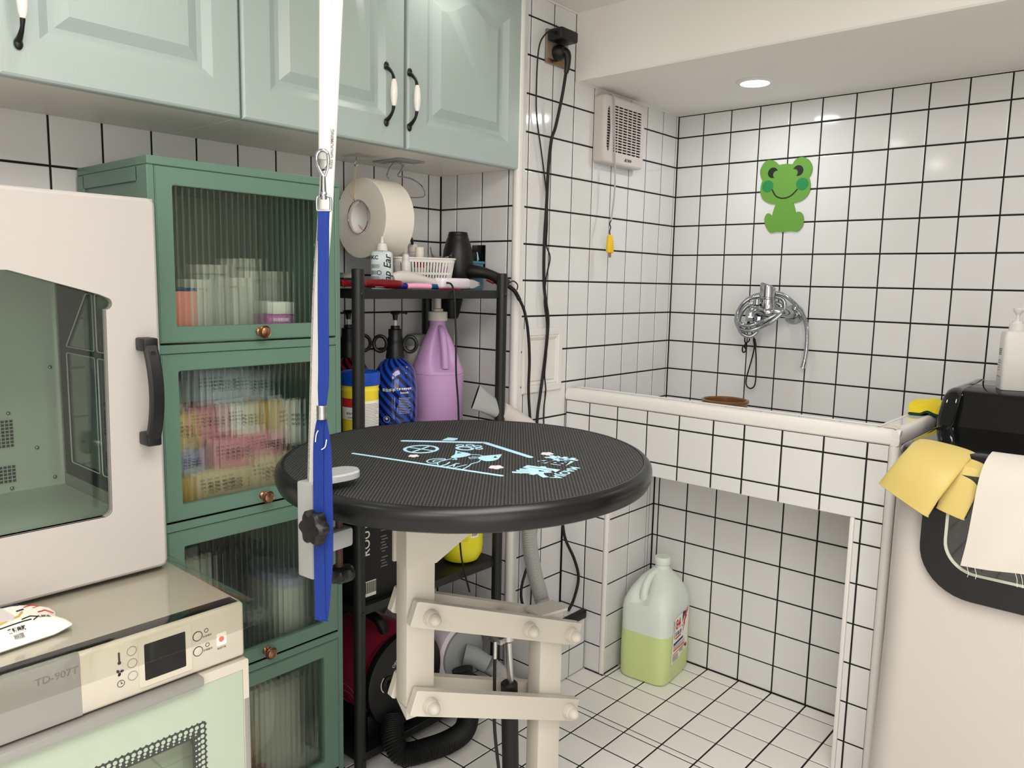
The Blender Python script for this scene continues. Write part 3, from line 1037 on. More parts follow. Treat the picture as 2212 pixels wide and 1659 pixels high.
# handle
hy = -1.9475
sec = lambda c, tx, tz, a=0.0105, b=0.006: [V((c[0], c[1], c[2])) + V((0, 1, 0)) * s1 * a + V((tx, 0, tz)) * s2 * b for s1, s2 in ((-1, -0.6), (-0.7, -1), (0.7, -1), (1, -0.6), (1, 0.6), (0.7, 1), (-0.7, 1), (-1, 0.6))]
R = []
zc, zr = 0.9989, 0.0755
for i in range(25):
    t = -1 + 2 * i / 24
    xx = X1 + 0.026 + 0.019 * (1 - t * t)
    tt = V((1, 0, 2 * 0.019 * t / zr)).normalized()
    R.append(sec((xx, hy, zc + t * zr), tt.x, tt.z))
g = G().rings(R)
for sg in (-1, 1):
    g.box((X1 + 0.0003, hy - 0.0115, zc + sg * zr - 0.0105), (X1 + 0.033, hy + 0.0115, zc + sg * zr + 0.0105), 0.003)
hd = part(dr, 'handle', g, 'black_pl', 'black arched grab handle')
for zz in (-0.062, 0.062):
    g = G().cyl((X1 + 0.034, hy, zc + zz), (X1 + 0.0395, hy, zc + zz), 0.0045, seg=6)
    part(dr, 'handle_bolt', g, 'ink')
# inside
g = G().box((-0.256, Y0 + 0.0125, 0.745), (-0.25, Y1 - 0.0105, Z1 - 0.0145))
part(bx, 'inner_back', g, 'white_in')
g = G().box((X0 + 0.0125, Y0 + 0.0125, 0.74), (X1 - 0.021, Y1 - 0.0105, 0.764), 0.002)
part(bx, 'inner_floor', g, 'white_in')
for (z0, z1, tag) in ((0.8515, 0.9052, 0), (0.783, 0.817, 0)):
    g = G().box((-0.2495, -2.13, z0), (-0.2485, -2.0145, z1))
    vt = part(bx, 'vent', g, 'rubber', 'dark square mesh vent')
    g = G()
    for k in range(17):
        y = -2.0145 - 0.0072 * k
        g.box((-0.2484, y - 0.0007, z0), (-0.2472, y + 0.0007, z1))
    n = int((z1 - z0) / 0.0072) + 1
    for k in range(n + 1):
        zz = z0 + (z1 - z0) * k / n
        g.box((-0.2484, -2.13, zz - 0.0007), (-0.2472, -2.0145, zz + 0.0007))
    part(vt, 'mesh', g, 'white_in')
for y, z in ((-1.9447, 1.0), (-2.0207, 0.9168), (-1.9755, 0.8438), (-1.9465, 0.7804), (-2.0224, 0.771)):
    part(bx, 'screw', G().ball((-0.2495, y, z), 0.0042, 14, 8, (0.7, 1, 1)), 'chrome')
# side frame with clear panes (right inner wall)
yi = -1.9290
FS = lambda u, v, w: (u, yi - w, v)


def rpoly(P, r=0.006, n=3):
    """rounded polygon"""
    out = []
    m = len(P)
    for i in range(m):
        a, b, c = V((*P[i - 1], 0)), V((*P[i], 0)), V((*P[(i + 1) % m], 0))
        p, q = b + (a - b).normalized() * r, b + (c - b).normalized() * r
        for k in range(n + 1):
            t = k / n
            s = p.lerp(b, t).lerp(b.lerp(q, t), t)
            out.append((s.x, s.y))
    return out


panes = [[(-0.185, 1.045), (-0.052, 1.045), (-0.052, 1.147), (-0.08, 1.147)], [(-0.04, 1.045), (0.115, 1.045), (0.0, 1.147), (-0.04, 1.147)],
         [(-0.185, 0.82), (-0.052, 0.82), (-0.052, 1.033), (-0.185, 1.033)], [(-0.04, 0.82), (0.115, 0.82), (0.115, 1.033), (-0.04, 1.033)]]
g = G().plate([(-0.22, 0.792), (0.13, 0.792), (0.13, 1.17), (-0.22, 1.17)], FS, 0.0, 0.007, [rpoly(p) for p in panes])
sf = part(bx, 'side_frame', g, 'felt', 'dark frame with four rounded panes')
for p in panes:
    c = (sum(q[0] for q in p) / 4, sum(q[1] for q in p) / 4)
    part(sf, 'pane', G().plate(rpoly([(c[0] + (q[0] - c[0]) * 1.06, c[1] + (q[1] - c[1]) * 1.06) for q in p]), FS, 0.0025, 0.0045), 'acrylic')
    e = rpoly(p)
    part(sf, 'pane_edge', G().tube([(q[0], yi - 0.0072, q[1]) for q in e + e[:1]], 0.0011, 6, 0), 'white_in')
for x in (-0.26, 0.12):
    for y in (Y0 + 0.03, Y1 - 0.03):
        part(bx, 'foot', G().cyl((x, y, 0.692), (x, y, 0.701), 0.014), 'rubber')

# ================================================================ steriliser cabinet
SX, SY0, SY1 = 0.378, -2.42, -1.9005
st = thing('steriliser_cabinet', 'cream sterilising cabinet with silver panel, dark display and pale green glass door', 'cabinet', (0.05, -2.16, 0))
part(st, 'body', G().box((-0.27, SY0, 0.0), (0.352, SY1, 0.6895), 0.004), 'cream_pl')
part(st, 'top', G().box((-0.27, SY0, 0.6865), (SX - 0.006, SY1 - 0.001, 0.6915), 0.002), 'ster_top')
g = G().box((0.34, SY0, 0.6055), (SX, SY1, 0.6915), 0.005, 3)
cp = part(st, 'control_panel', g, 'cream_pl')
g = G().rings([[(x, y, z) for x, z in ((SX - 0.004, 0.606), (SX + 0.0006, 0.607), (SX + 0.0006, 0.6865), (SX - 0.001, 0.6905), (SX - 0.006, 0.6922), (SX - 0.01, 0.6916))] for y in (SY0 + 0.002, -2.1345)])
part(cp, 'silver_insert', g, 'silver', 'silver left half of the panel')
letters(st, 'TD-907T', 0.0135, (SX + 0.0009, -2.1625, 0.6715), (0, 1, 0), (0, 0, 1), 'greyink', bold=0.0003)
g = G().plate(rrect(-2.0605, 0.6145, -1.9848, 0.685, 0.003), FX(SX), -0.001, 0.0012, [rrect(-2.0525, 0.6225, -1.9935, 0.6758, 0.002)])
part(cp, 'display_bezel', g, 'cream_pl')
part(cp, 'display', G().plate(rrect(-2.0525, 0.6225, -1.9935, 0.6758, 0.002), FX(SX), -0.0005, 0.0006), 'screen', 'dark display')
for zz in (0.6616, 0.6384):
    b = part(cp, 'button', G().lathe([(0.0068, 0), (0.0068, 0.0006), (0.0055, 0.0012)], (SX, -1.9752, zz), (1, 0, 0), 24), 'cream_pl')
    part(cp, 'button_ring', G().plate(arc(-1.9752, zz, 0.0073, 0, 350, 28), FX(SX), 0, 0.0009, [arc(-1.9752, zz, 0.0063, 0, 350, 28)]), 'drum', 'dark ring round the button')
part(cp, 'power_button', G().plate(rrect(-1.946, 0.6355, -1.9305, 0.6545, 0.002), FX(SX), 0, 0.0006), 'card')
g = G().plate(arc(-1.9385, 0.645, 0.0042, 0, 350, 20), FX(SX), 0, 0.0008)
part(cp, 'power_lamp', g, 'led', 'glowing red power symbol')
for zz in (0.6722, 0.6547, 0.6365):
    part(cp, 'touch_ring', G().plate(arc(-2.0685, zz, 0.0066, 0, 350, 24), FX(SX), 0, 0.0005, [arc(-2.0685, zz, 0.006, 0, 350, 24)]), 'greyink', 'faint grey ring')
g = G()
F = FX(SX)
g.plate(rrect(-2.0868, 0.662, -2.0843, 0.676, 0.001), F, 0, 0.0005)           # thermometer
g.plate(arc(-2.0855, 0.661, 0.0024, 0, 340, 14), F, 0, 0.0005)
for k in range(3):                                                             # fan symbol
    a = 120 * k
    c, s = math.cos(math.radians(a)), math.sin(math.radians(a))
    g.plate([(-2.0855 + c * p - s * q, 0.6475 + s * p + c * q) for p, q in arc(0.0028, 0.001, 0.0026, 0, 340, 10, 0.0019)], F, 0, 0.0005)
g.plate(arc(-2.0845, 0.631, 0.005, 0, 350, 24), F, 0, 0.0005, [arc(-2.0845, 0.631, 0.0044, 0, 350, 24)])   # clock
g.plate([(-2.0847, 0.6305), (-2.082, 0.6305), (-2.082, 0.6311), (-2.0841, 0.6311), (-2.0841, 0.634), (-2.0847, 0.634)], F, 0, 0.0005)
for (y, z) in ((-1.9615, 0.666), (-1.9605, 0.6435)):
    g.plate(arc(y, z, 0.0032, 0, 350, 16), F, 0, 0.0005, [arc(y, z, 0.0026, 0, 350, 16)])
part(cp, 'symbols', g, 'ink', 'small printed control symbols')
letters(st, '标准模式', 0.0036, (SX + 0.0005, -1.9605, 0.6575), (0, 1, 0), (0, 0, 1))
letters(st, '护理模式', 0.0036, (SX + 0.0005, -1.9600, 0.636), (0, 1, 0), (0, 0, 1))
letters(st, '电源开关', 0.0036, (SX + 0.0005, -1.9385, 0.631), (0, 1, 0), (0, 0, 1))
# door
DX = SX + 0.004
g = G().plate(rrect(SY0, 0.03, SY1 + 0.003, 0.6015, 0.004), FX(0), 0.353, DX, [[(SY0 + 0.016, 0.046), (-1.907, 0.046), (-1.907, 0.586), (SY0 + 0.016, 0.586)]])
sd = part(st, 'door', g, 'cream_pl')
part(sd, 'corner_trim', G().box((0.3535, -1.9062, 0.031), (DX + 0.0008, SY1 + 0.0036, 0.537), 0.001), 'silver', 'silver lower door edge')
g = G().box((0.3535, SY0 + 0.002, 0.5885), (DX + 0.010, -1.973, 0.6025), 0.003)
part(sd, 'pull_bar', g, 'silver', 'silver pull bar along the door top')
wn = [(-2.35, 0.10), (-1.969, 0.10), (-1.969, 0.528), (-2.35, 0.528)]
part(sd, 'glass_panel', G().plate([(SY0 + 0.0165, 0.0465), (-1.9075, 0.0465), (-1.9075, 0.5855), (SY0 + 0.0165, 0.5855)], FX(0), 0.368, DX - 0.0008, [wn]), 'door_glass', 'pale green glass')
part(sd, 'window', G().plate(wn, FX(0), 0.364, DX - 0.0014), 'acrylic')
# dotted border: dark scalloped band with light dots
edge = []
n = 92
for i in range(n + 1):
    edge.append((-2.35 + 0.381 * i / n, 0.528 + (0.0022 if i % 2 else -0.0016)))
for i in range(1, n + 5):
    edge.append((-1.969 + (0.0022 if i % 2 else -0.0016), 0.528 - 0.428 * i / (n + 4)))
edge += [(-2.3495, 0.0995)]
inner = [(-2.348, 0.11), (-1.989, 0.11), (-1.989, 0.508), (-2.348, 0.508)]
g = G().plate(edge, FX(DX - 0.0008), 0.0, 0.0004, [inner])
part(sd, 'border_band', g, 'felt', 'dark scalloped border')
g = G()
st_ = 0.381 / n * 2
for row, (dd, rr) in enumerate(((0.0052, 0.0031), (0.0108, 0.0022), (0.0156, 0.0013))):
    k0 = 0.5 if row % 2 else 0
    for i in range(46):
        y = -1.969 - dd - st_ * (i + k0)
        if y > -2.345:
            g.plate(arc(y, 0.528 - dd, rr, 0, 320, 8), FX(DX - 0.0004), 0, 0.0004)
    for i in range(1, 51):
        zz = 0.528 - dd - st_ * (i + k0)
        g.plate(arc(-1.969 - dd, zz, rr, 0, 320, 8), FX(DX - 0.0004), 0, 0.0004)
part(sd, 'border_dots', g, 'door_glass', 'pale dots')
part(st, 'inner_lining', G().box((0.30, -2.37, 0.08), (0.31, -1.95, 0.55)), 'drum')
# clear film on top
film = []


def film_pt(u, v):
    x = -0.05 + 0.49 * u
    y = -2.40 + 0.517 * v
    # rounded front right corner
    cx, cy, r = 0.385, -1.938, 0.055
    if x > cx and y > cy:
        dx, dy = (x - cx) / r, (y - cy) / r
        m = max(dx, dy)
        l = math.hypot(dx, dy)
        if l > 1e-6:
            x, y = cx + dx * r * m / l, cy + dy * r * m / l
    over = max(0.0, x - 0.374) * 0.22 + max(0.0, y + 1.902) * 0.25
    return (x, y, 0.6945 - over + 0.0008 * math.sin(9 * u + 5 * v))


solo('clear_film_sheet', 'clear plastic sheet with rounded corner lying over the steriliser top', 'sheet', G().grid(film_pt, 40, 44, 0.0012), 'film', (0.2, -2.1, 0.692))

# wet wipes packet
wp = thing('wipes_packet', 'white wet wipes packet with coloured doodles lying on the steriliser top', 'wipes', (0.262, -2.205, 0.6965), (0, 0, math.radians(96)), None, False)


def wipes(u, v, s=1):
    x, y = -0.075 + 0.16 * u, -0.052 + 0.104 * v
    a, b = 2 * u - 1, 2 * v - 1
    k = max(0, 1 - abs(a) ** 3) ** 0.7 * max(0, 1 - abs(b) ** 4) ** 0.5
    tip = 0.004 * math.sin(7 * b) * max(0, a) ** 3
    zz = (0.027 * k + 0.0012) if s > 0 else 0.0002
    if a > 0.72:
        zz += 0.006 * (a - 0.72) / 0.28 * (0.6 + 0.4 * math.sin(5 * b + 1))
        y *= 1 + 0.12 * (a - 0.72)
    return (x + tip, y, zz)


g = G().grid(lambda u, v: wipes(u, v), 26, 20)
g.grid(lambda u, v: wipes(u, v, -1), 26, 20)
part(wp, 'wrapper', g, 'paper')
SW = lambda u, v, w: (u, v, wipes((u + 0.075) / 0.16, (v + 0.052) / 0.104)[2] + 0.0004 + w)
g = G().plate(rrect(-0.06, -0.026, 0.026, 0.026, 0.008), FZ(0.0275), 0, 0.0022)
part(wp, 'lid', g, 'white_pl', 'white flip lid')
part(wp, 'lid_label', G().plate(rrect(-0.052, -0.014, 0.004, 0.014, 0.003), FZ(0.0297), 0, 0.0004), 'gold', 'golden label')


def doodle(m, *strokes, r=0.0008, name='doodle'):
    g = G()
    for s in strokes:
        P = []
        for i in range(len(s) - 1):
            for k in range(5):
                t = k / 5
                P.append((s[i][0] + (s[i + 1][0] - s[i][0]) * t, s[i][1] + (s[i + 1][1] - s[i][1]) * t))
        P.append(s[-1])
        g.tube([SW(p[0], p[1], 0.0002) for p in P], r, 5, 0)
    return part(wp, name, g, m)


doodle('ink', [(-0.07, -0.036), (0.0, -0.0365), (0.04, -0.034)], [(0.03, -0.03), (0.042, -0.026), (0.05, -0.03), (0.042, -0.036)], r=0.0009)
doodle('red_ink', [(0.05, 0.012), (0.066, 0.026), (0.072, 0.018), (0.06, 0.008)], [(0.058, -0.012), (0.07, -0.004), (0.078, -0.012)], [(0.062, 0.034), (0.064, 0.04)])
doodle('gold', [(-0.06, -0.03), (-0.01, -0.032), (0.03, -0.02), (0.04, -0.006)], r=0.0016)
doodle('navy_ink', [(0.036, 0.0), (0.046, 0.004)], [(0.03, 0.03), (0.042, 0.034), (0.05, 0.028)], r=0.0012)
for tx, px, py, sz, mm in (('GOOD', 0.036, 0.031, 0.008, 'ink'), ('LIKE', 0.058, -0.03, 0.008, 'ink'), ('柔韧亲肤', 0.018, -0.044, 0.0055, 'ink'), ('舒适洁净', -0.03, -0.044, 0.0055, 'ink'), ('WATER', 0.018, -0.0495, 0.0035, 'greyink'), ('CLEAN', -0.03, -0.0495, 0.0035, 'greyink'), ('WIPE', -0.02, 0.037, 0.011, 'ink')):
    o = letters(wp, tx, sz, (px, py, 0), (1, 0, 0), (0, 1, 0), mm, bold=0.0002)
    for v in o.data.vertices:
        v.co.z = SW(v.co.x, v.co.y, 0.0006)[2]
# ================================================================ grooming table
RX = V((0.9758, 0.2187, 0.0044)).normalized()
NZ = V((0, -0.02, 1)).normalized()
RY = NZ.cross(RX)
TC = V((0.4933, -1.5389, 0.885))
tb = thing('grooming_table', 'round black grooming table with pale blue cat house print on a cream lift frame', 'table', (0.55, -1.35, 0))
tX = Matrix((RX, RY, NZ)).transposed().to_4x4()
tX.translation = TC - V((0.55, -1.35, 0))
R_ = 0.3205
g = G().lathe([(0.02, -0.038), (R_ - 0.012, -0.038), (R_ - 0.004, -0.034), (R_, -0.024), (R_ + 0.0005, -0.016), (R_ - 0.001, -0.008), (R_ - 0.006, -0.002), (R_ - 0.011, 0.0006), (R_ - 0.014, 0.0002), (R_ - 0.0155, -0.002), (R_ - 0.03, -0.003)], seg=128, cap1=False)
g.v = [tuple(p) for p in g.v]
o = link('rim', g.mesh('rim', 'black_gl'), tb)
o.data.materials[0] = mat('black_pvc_edge', (14, 14, 14), 0.3)
o['label'] = 'smooth black edge band'
o.matrix_local = tX
top = link('tabletop', G().lathe([(0.02, -0.006), (R_ - 0.0148, -0.006), (R_ - 0.0148, -0.0012), (R_ - 0.016, 0.0), (0.001, 0.0)], seg=128).mesh('tabletop', 'ribmat'), tb)
top.matrix_local = tX
top['label'] = 'ribbed black rubber top'


def on_top(name, g, m, lab=None):
    o = link(name, g.mesh(name, m), top)
    if lab:
        o['label'] = lab
    return o


FT = lambda u, v, w: (u / 1000, v / 1000, w / 1000)


def bar(g, pts, wd):
    """flat printed stroke (mm), round ends"""
    P = [V((p[0], p[1], 0)) for p in pts]
    L, Rr = [], []
    for i in range(len(P)):
        T = (P[min(i + 1, len(P) - 1)] - P[max(i - 1, 0)]).normalized()
        nn = V((-T.y, T.x, 0)) * wd / 2
        L.append(P[i] + nn)
        Rr.append(P[i] - nn)
    T0 = (P[1] - P[0]).normalized()
    T1 = (P[-1] - P[-2]).normalized()
    end = [P[-1] + T1 * wd / 2 * math.cos(a) + V((T1.y, -T1.x, 0)) * wd / 2 * math.sin(a) for a in [x * PI / 6 for x in range(2, -3, -1)]]
    st = [P[0] - T0 * wd / 2 * math.cos(a) - V((T0.y, -T0.x, 0)) * wd / 2 * math.sin(a) for a in [x * PI / 6 for x in range(2, -3, -1)]]
    ol = [(p.x, p.y) for p in Rr] + [(p.x, p.y) for p in end] + [(p.x, p.y) for p in reversed(L)] + [(p.x, p.y) for p in st]
    return g.plate(ol, FT, 0.1, 0.5)


sm2 = lambda pts, n=6: [(p.x, p.y) for p in catmull([(a, b, 0) for a, b in pts], n)]
g = G()
bar(g, [(-170, -97), (126, -97)], 7)
bar(g, [(-156, 29), (-18, 93)], 11)
bar(g, [(-18, 93), (108, 35)], 11)
g.plate([(-97, 70), (-100, 96), (-80, 99), (-76, 92), (-77, 79)], FT, 0.1, 0.5)
g.plate(arc(-88, -10, 32, 0, 355, 48), FT, 0.1, 0.5, [arc(-88, -10, 26, 0, 355, 48)])
bar(g, [(-116, -10), (-60, -10)], 4)
bar(g, [(-88, -38), (-88, 18)], 4)
on_top('print_house', g, 'print_blue', 'pale blue printed house outline')
g = G()
g.plate(arc(-24, 34, 18, 0, 355, 40, 14), FT, 0.1, 0.5, [arc(-24, 34, 12, 0, 355, 40, 8.5)])
for a, b, r in ((-44, 50, 8), (-29, 60, 8.5), (-12, 59, 8.5), (-1, 46, 7.5)):
    g.plate(arc(a, b, r, 0, 350, 24), FT, 0.1, 0.55, [arc(a, b, r - 3.2, 0, 350, 24)])
on_top('print_paw', g, 'print_blue', 'pale blue printed paw')
g = G()
g.plate(sm2([(-30, 14), (-21, 8), (0, 6), (11, -2), (9, -20), (-1, -36), (-9, -34), (-14, -14)], 5), FT, 0.1, 0.5, [[(-20, 5), (-8, 0), (-14, -8)]])
g.plate(sm2([(56, 28), (45, 14), (34, 0), (33, -14), (44, -24), (59, -27), (68, -12), (64, 8)], 5), FT, 0.1, 0.5, [[(52, 12), (62, 2), (57, -4)]])
bar(g, sm2([(11, 0), (22, 4), (34, 1)]), 2)
bar(g, sm2([(-1, -36), (6, -40), (2, -46), (9, -43)]), 2)
bar(g, sm2([(-2, -44), (-6, -60), (-8, -74), (-4, -82), (2, -90)]), 2.2)
bar(g, sm2([(-4, -82), (-16, -86), (-27, -80), (-30, -66), (-22, -54), (-12, -50), (-7, -54)]), 2.4)
bar(g, sm2([(-6, -74), (-16, -77), (-20, -68), (-15, -60), (-8, -56)]), 2)
bar(g, sm2([(46, -28), (49, -40), (46, -56), (50, -72), (52, -92)]), 2.2)
bar(g, sm2([(9, -66), (12, -80), (10, -92)]), 3)
bar(g, sm2([(23, -66), (24, -80), (21, -92)]), 3)
bar(g, sm2([(31, -88), (24, -70), (27, -64)]), 2)
bar(g, sm2([(42, -66), (38, -80), (36, -90)]), 2)
bar(g, [(18, -20), (26, -28), (33, -17), (18, -20)], 1.6)
bar(g, [(20, -12), (30, -10)], 1.4)
on_top('print_cat', g, 'print_blue', 'pale blue line drawing of a sitting cat')
for a, b, r in ((-69, -59, 10), (92, -55, 13), (122, 72, 12)):
    g = G()
    for k in range(5):
        t = math.radians(90 + 72 * k)
        g.plate(arc(a + r * 0.55 * math.cos(t), b + r * 0.55 * math.sin(t), r * 0.42, 0, 340, 12), FT, 0.1, 0.5)
    g.plate(arc(a, b, r * 0.42, 0, 340, 12), FT, 0.1, 0.52)
    on_top('print_flower', g, 'print_pink', 'small pale pink printed flower')
ORG[top] = V((0, 0, 0))
for body, sz, u, v, xd, yd in (('猫', 0.060, 160, 32, (1, 0, 0), (0, 1, 0)), ('家', 0.066, 160, -50, (1, 0, 0), (0, 1, 0)), ('MAOJIA', 0.0235, 204, -30, (0, -1, 0), (1, 0, 0))):
    cu_o = letters(tb, body, sz, (0, 0, 0), xd, yd, 'print_blue', bold=0.0022 if sz > 0.05 else 0.0006)
    off = ORG[tb]
    for q in cu_o.data.vertices:
        q.co = q.co + off + V((u / 1000, v / 1000, 0.0006))
    cu_o.parent = top
    cu_o.name = 'print_lettering'
# lift frame (in room coordinates): arms run along av, sides face nv
av, nv = V((0.2201, 0.9755, 0)), V((0.9755, -0.2201, 0))
A0 = V((0.478, -1.618, 0))


def FR(a, n, z):
    return A0 + av * a + nv * n + V((0, 0, z))


def fbox(g, a0, a1, n0, n1, z0, z1, bev=0.004):
    X = Matrix((av, nv, V((0, 0, 1)))).transposed().to_4x4()
    X.translation = A0
    return g.box((a0, n0, z0), (a1, n1, z1), bev, 2, X)


g = fbox(G(), -0.033, 0.0235, -0.046, -0.006, 0.445, 0.845)
bt = [FR(-0.033, -0.046, 0.445), FR(0.0235, -0.046, 0.445), FR(0.0235, -0.006, 0.445), FR(-0.033, -0.006, 0.445)]
g.rings([bt, [FR(-0.033, -0.046, 0.45), FR(0.0235, -0.046, 0.425), FR(0.0235, -0.006, 0.425), FR(-0.033, -0.006, 0.425)]])
part(tb, 'upper_post', g, 'frame')
for n0 in (-0.0065, -0.0515):
    g = G().plate([(-0.037, 0.7), (0.022, 0.7), (0.2, 0.803), (0.2, 0.8435), (-0.037, 0.8435)], lambda u, v, w: FR(u, n0 + w, v), 0, 0.006)
    part(tb, 'gusset', g, 'frame')
part(tb, 'support_plate', fbox(G(), -0.06, 0.24, -0.10, 0.05, 0.8385, 0.8455, 0.002), 'frame')
SL = -0.12 / 0.337


def arm(z, n0, n1):
    g = G()
    P0, P1 = FR(-0.03, 0, z + 0.0095), FR(0.343, 0, z + 0.0095 + SL * 0.373)
    T = (P1 - P0).normalized()
    up = V((0, 0, 1)) - T * T.z
    up.normalize()
    R = []
    for s_, d in ((0, 0.002), (0.003, 0), ((P1 - P0).length - 0.003, 0), ((P1 - P0).length, 0.002)):
        ring = []
        for a, b in ((-1, -1), (1, -1), (1, 1), (-1, 1)):
            ring.append(P0 + T * (s_ - 0.006 * b * 0) + up * (0.022 - d) * b + nv * ((n0 + n1) / 2 + a * ((n1 - n0) / 2 - d)))
        R.append(ring)
    g.rings(R)
    return part(tb, 'arm', g, 'frame')


def bolt(a, n, z, s=1):
    g = G().lathe([(0.0142, 0.0), (0.0142, 0.008), (0.0125, 0.012), (0.0115, 0.0125), (0.0112, 0.018), (0.0085, 0.024), (0.0035, 0.0275), (0.0005, 0.028)], FR(a, n, z), nv * s, 24)
    part(tb, 'bolt_cap', g, 'frame')


for z0, mids in ((0.6155, (0.0, 0.2131, 0.318)), (0.4555, (0.0, 0.318))):
    arm(z0, -0.002, 0.016)
    arm(z0, -0.072, -0.054)
    for a in mids:
        bolt(a, 0.0161, z0 - 0.002 + SL * a)
        part(tb, 'pivot', G().cyl(FR(a, -0.075, z0 - 0.002 + SL * a), FR(a, 0.0, z0 - 0.002 + SL * a), 0.007, seg=16), 'steel')
g = fbox(G(), 0.262, 0.318, -0.046, -0.006, 0.02, 0.542)
g.rings([[FR(0.255, -0.05, 0.541), FR(0.325, -0.05, 0.541), FR(0.325, -0.002, 0.541), FR(0.255, -0.002, 0.541)], [FR(0.255, -0.05, 0.546), FR(0.325, -0.05, 0.546), FR(0.325, -0.002, 0.546), FR(0.255, -0.002, 0.546)]])
part(tb, 'lower_post', g, 'frame')
g = fbox(G(), -0.12, 0.36, -0.25, -0.21, 0.0, 0.03)
fbox(g, -0.12, 0.36, 0.16, 0.2, 0.0, 0.03)
fbox(g, 0.25, 0.33, -0.22, 0.17, 0.002, 0.035)
part(tb, 'base', g, 'frame')
# gas strut and cable
g = G().cyl(FR(0.2, -0.027, 0.498), FR(0.2105, -0.027, 0.36), 0.0065, seg=16)
part(tb, 'strut_rod', g, 'steel')
g = G().cyl(FR(0.203, -0.027, 0.415), FR(0.2145, -0.027, 0.15), 0.0165, seg=24, bev=0.003)
g.cyl(FR(0.2145, -0.027, 0.152), FR(0.2185, -0.027, 0.05), 0.0135, seg=20)
part(tb, 'strut_body', g, 'rubber')
g = G().cyl(FR(0.19, -0.05, 0.545), FR(0.19, -0.008, 0.545), 0.014, seg=20, bev=0.002)
g.cyl(FR(0.199, -0.027, 0.502), FR(0.1975, -0.027, 0.525), 0.013, seg=20, bev=0.002)
part(tb, 'strut_mount', g, 'steel', 'worn steel strut mount')
g = G().box((-0.02, -0.009, -0.006), (0.012, 0.009, 0.006), 0.002)
g.xform(Matrix.Translation(FR(0.172, -0.02, 0.513)))
g.cyl(FR(0.163, -0.02, 0.512), FR(0.163, -0.02, 0.478), 0.0042, seg=12)
part(tb, 'cable_clamp', g, 'steel')
part(tb, 'release_cable', G().tube([FR(0.163, -0.02, 0.485), FR(0.1635, -0.02, 0.41), FR(0.166, -0.02, 0.33), FR(0.182, -0.022, 0.22), FR(0.2, -0.03, 0.1)], 0.0033, 10), 'rubber')

# ================================================================ arm pole with clamp
gp = thing('grooming_pole', 'white aluminium grooming pole clamped to the near table edge', 'pole', (0.5, -1.86, 0.78))
P = [V((0.4992, -1.8605, 0.757)), V((0.5038, -1.8565, 0.922)), V((0.5107, -1.8505, 1.157)), V((0.5184, -1.8437, 1.288)), V((0.5306, -1.8331, 1.56)), V((0.5425, -1.823, 1.80))]
rt = V((0.7515, 0.6594, 0.0))
ang = rt * math.cos(0.45) + V((-0.66, 0.7515, 0)) * math.sin(0.45)


def profile(P, a, b, groove=True):
    R = []
    n = len(P)
    for i in range(n):
        T = (P[min(i + 1, n - 1)] - P[max(i - 1, 0)]).normalized()
        x = (ang - T * ang.dot(T)).normalized()
        y = T.cross(x)
        sec = [(-a, -b + 0.002), (-a + 0.002, -b), (a - 0.002, -b), (a, -b + 0.002), (a, -0.003), (a - 0.0025, -0.002), (a - 0.0025, 0.002), (a, 0.003), (a, b - 0.002), (a - 0.002, b), (-a + 0.002, b), (-a, b - 0.002)]
        R.append([P[i] + x * p + y * q for p, q in sec])
    return G().rings(R)


po = part(gp, 'pole', profile(catmull(P, 4), 0.0085, 0.0085), 'alu')
B = [V((0.5397, -1.8583, 1.3393)) - rt * 0.002, V((0.5436, -1.8549, 1.5513)) - rt * 0.004, V((0.547, -1.851, 1.80)) - rt * 0.006]
part(gp, 'hanging_bar', profile(B, 0.0075, 0.0045), 'alu')
g = G()
for k in range(40):
    z = 0.9 + 0.0062 * k + random.uniform(-0.002, 0.002) if k < 34 else 1.13 + 0.02 * (k - 34)
    t = (z - 0.757) / (1.157 - 0.757)
    c = P[0].lerp(P[2], t) - V((-0.66, 0.7515, 0)) * 0.0072 - rt * 0.0035
    e = arc(0, 0, 0.0042, 180, 180 + random.choice((150, 200, 340)), 10)
    g.tube([c + rt * p[0] + V((0, 0, p[1])) for p in e], 0.00035, 4, 0)
part(gp, 'scratches', g, 'greyink', 'worn ring-shaped scratches')
c = P[3].lerp(P[4], 0.25) + rt * 0.0065 + V((0.66, -0.7515, 0)) * 0.0078
letters(gp, 'KISS GROOMING', 0.0068, c, (0.043, 0.035, 1), -(ang), 'greyink', bold=0.0001)
# clamp
tipd = V((-0.075, 0.985, 0)).normalized()
sdd = V((tipd.y, -tipd.x, 0))
cX = lambda o: Matrix(((sdd.x, tipd.x, 0, o[0]), (sdd.y, tipd.y, 0, o[1]), (0, 0, 1, o[2]), (0, 0, 0, 1)))
CC = V((0.5035, -1.8625, 0))
g = G().box((-0.0165, -0.013, 0.757), (0.0165, 0.0145, 0.897), 0.003, 2, cX(CC))
part(gp, 'clamp_body', g, 'alu_grey')
ton = [(-0.0165, 0.01), (-0.021, 0.03), (-0.024, 0.055), (-0.018, 0.075), (0, 0.084), (0.018, 0.075), (0.024, 0.055), (0.021, 0.03), (0.0165, 0.01)]
tp = sm2(ton, 3)
X = cX(CC)
zt = lambda v: 0.894 + 0.006 * v
R = []
for ins, dz in ((0.0, 0.0), (0.0, 0.008), (0.002, 0.0105)):
    R.append([X @ V((p[0] * (1 - ins / 0.02), p[1] - ins * 0.5, zt(p[1]) - 0.0022 + dz)) for p in tp])
part(gp, 'clamp_tongue', G().rings(R), 'alu_grey', 'rounded grey clamp tongue')
g = G().box((-0.0125, 0.01, 0.786), (0.0125, 0.068, 0.816), 0.005, 2, cX(CC))
part(gp, 'clamp_jaw', g, 'alu_grey', 'scuffed lower jaw')
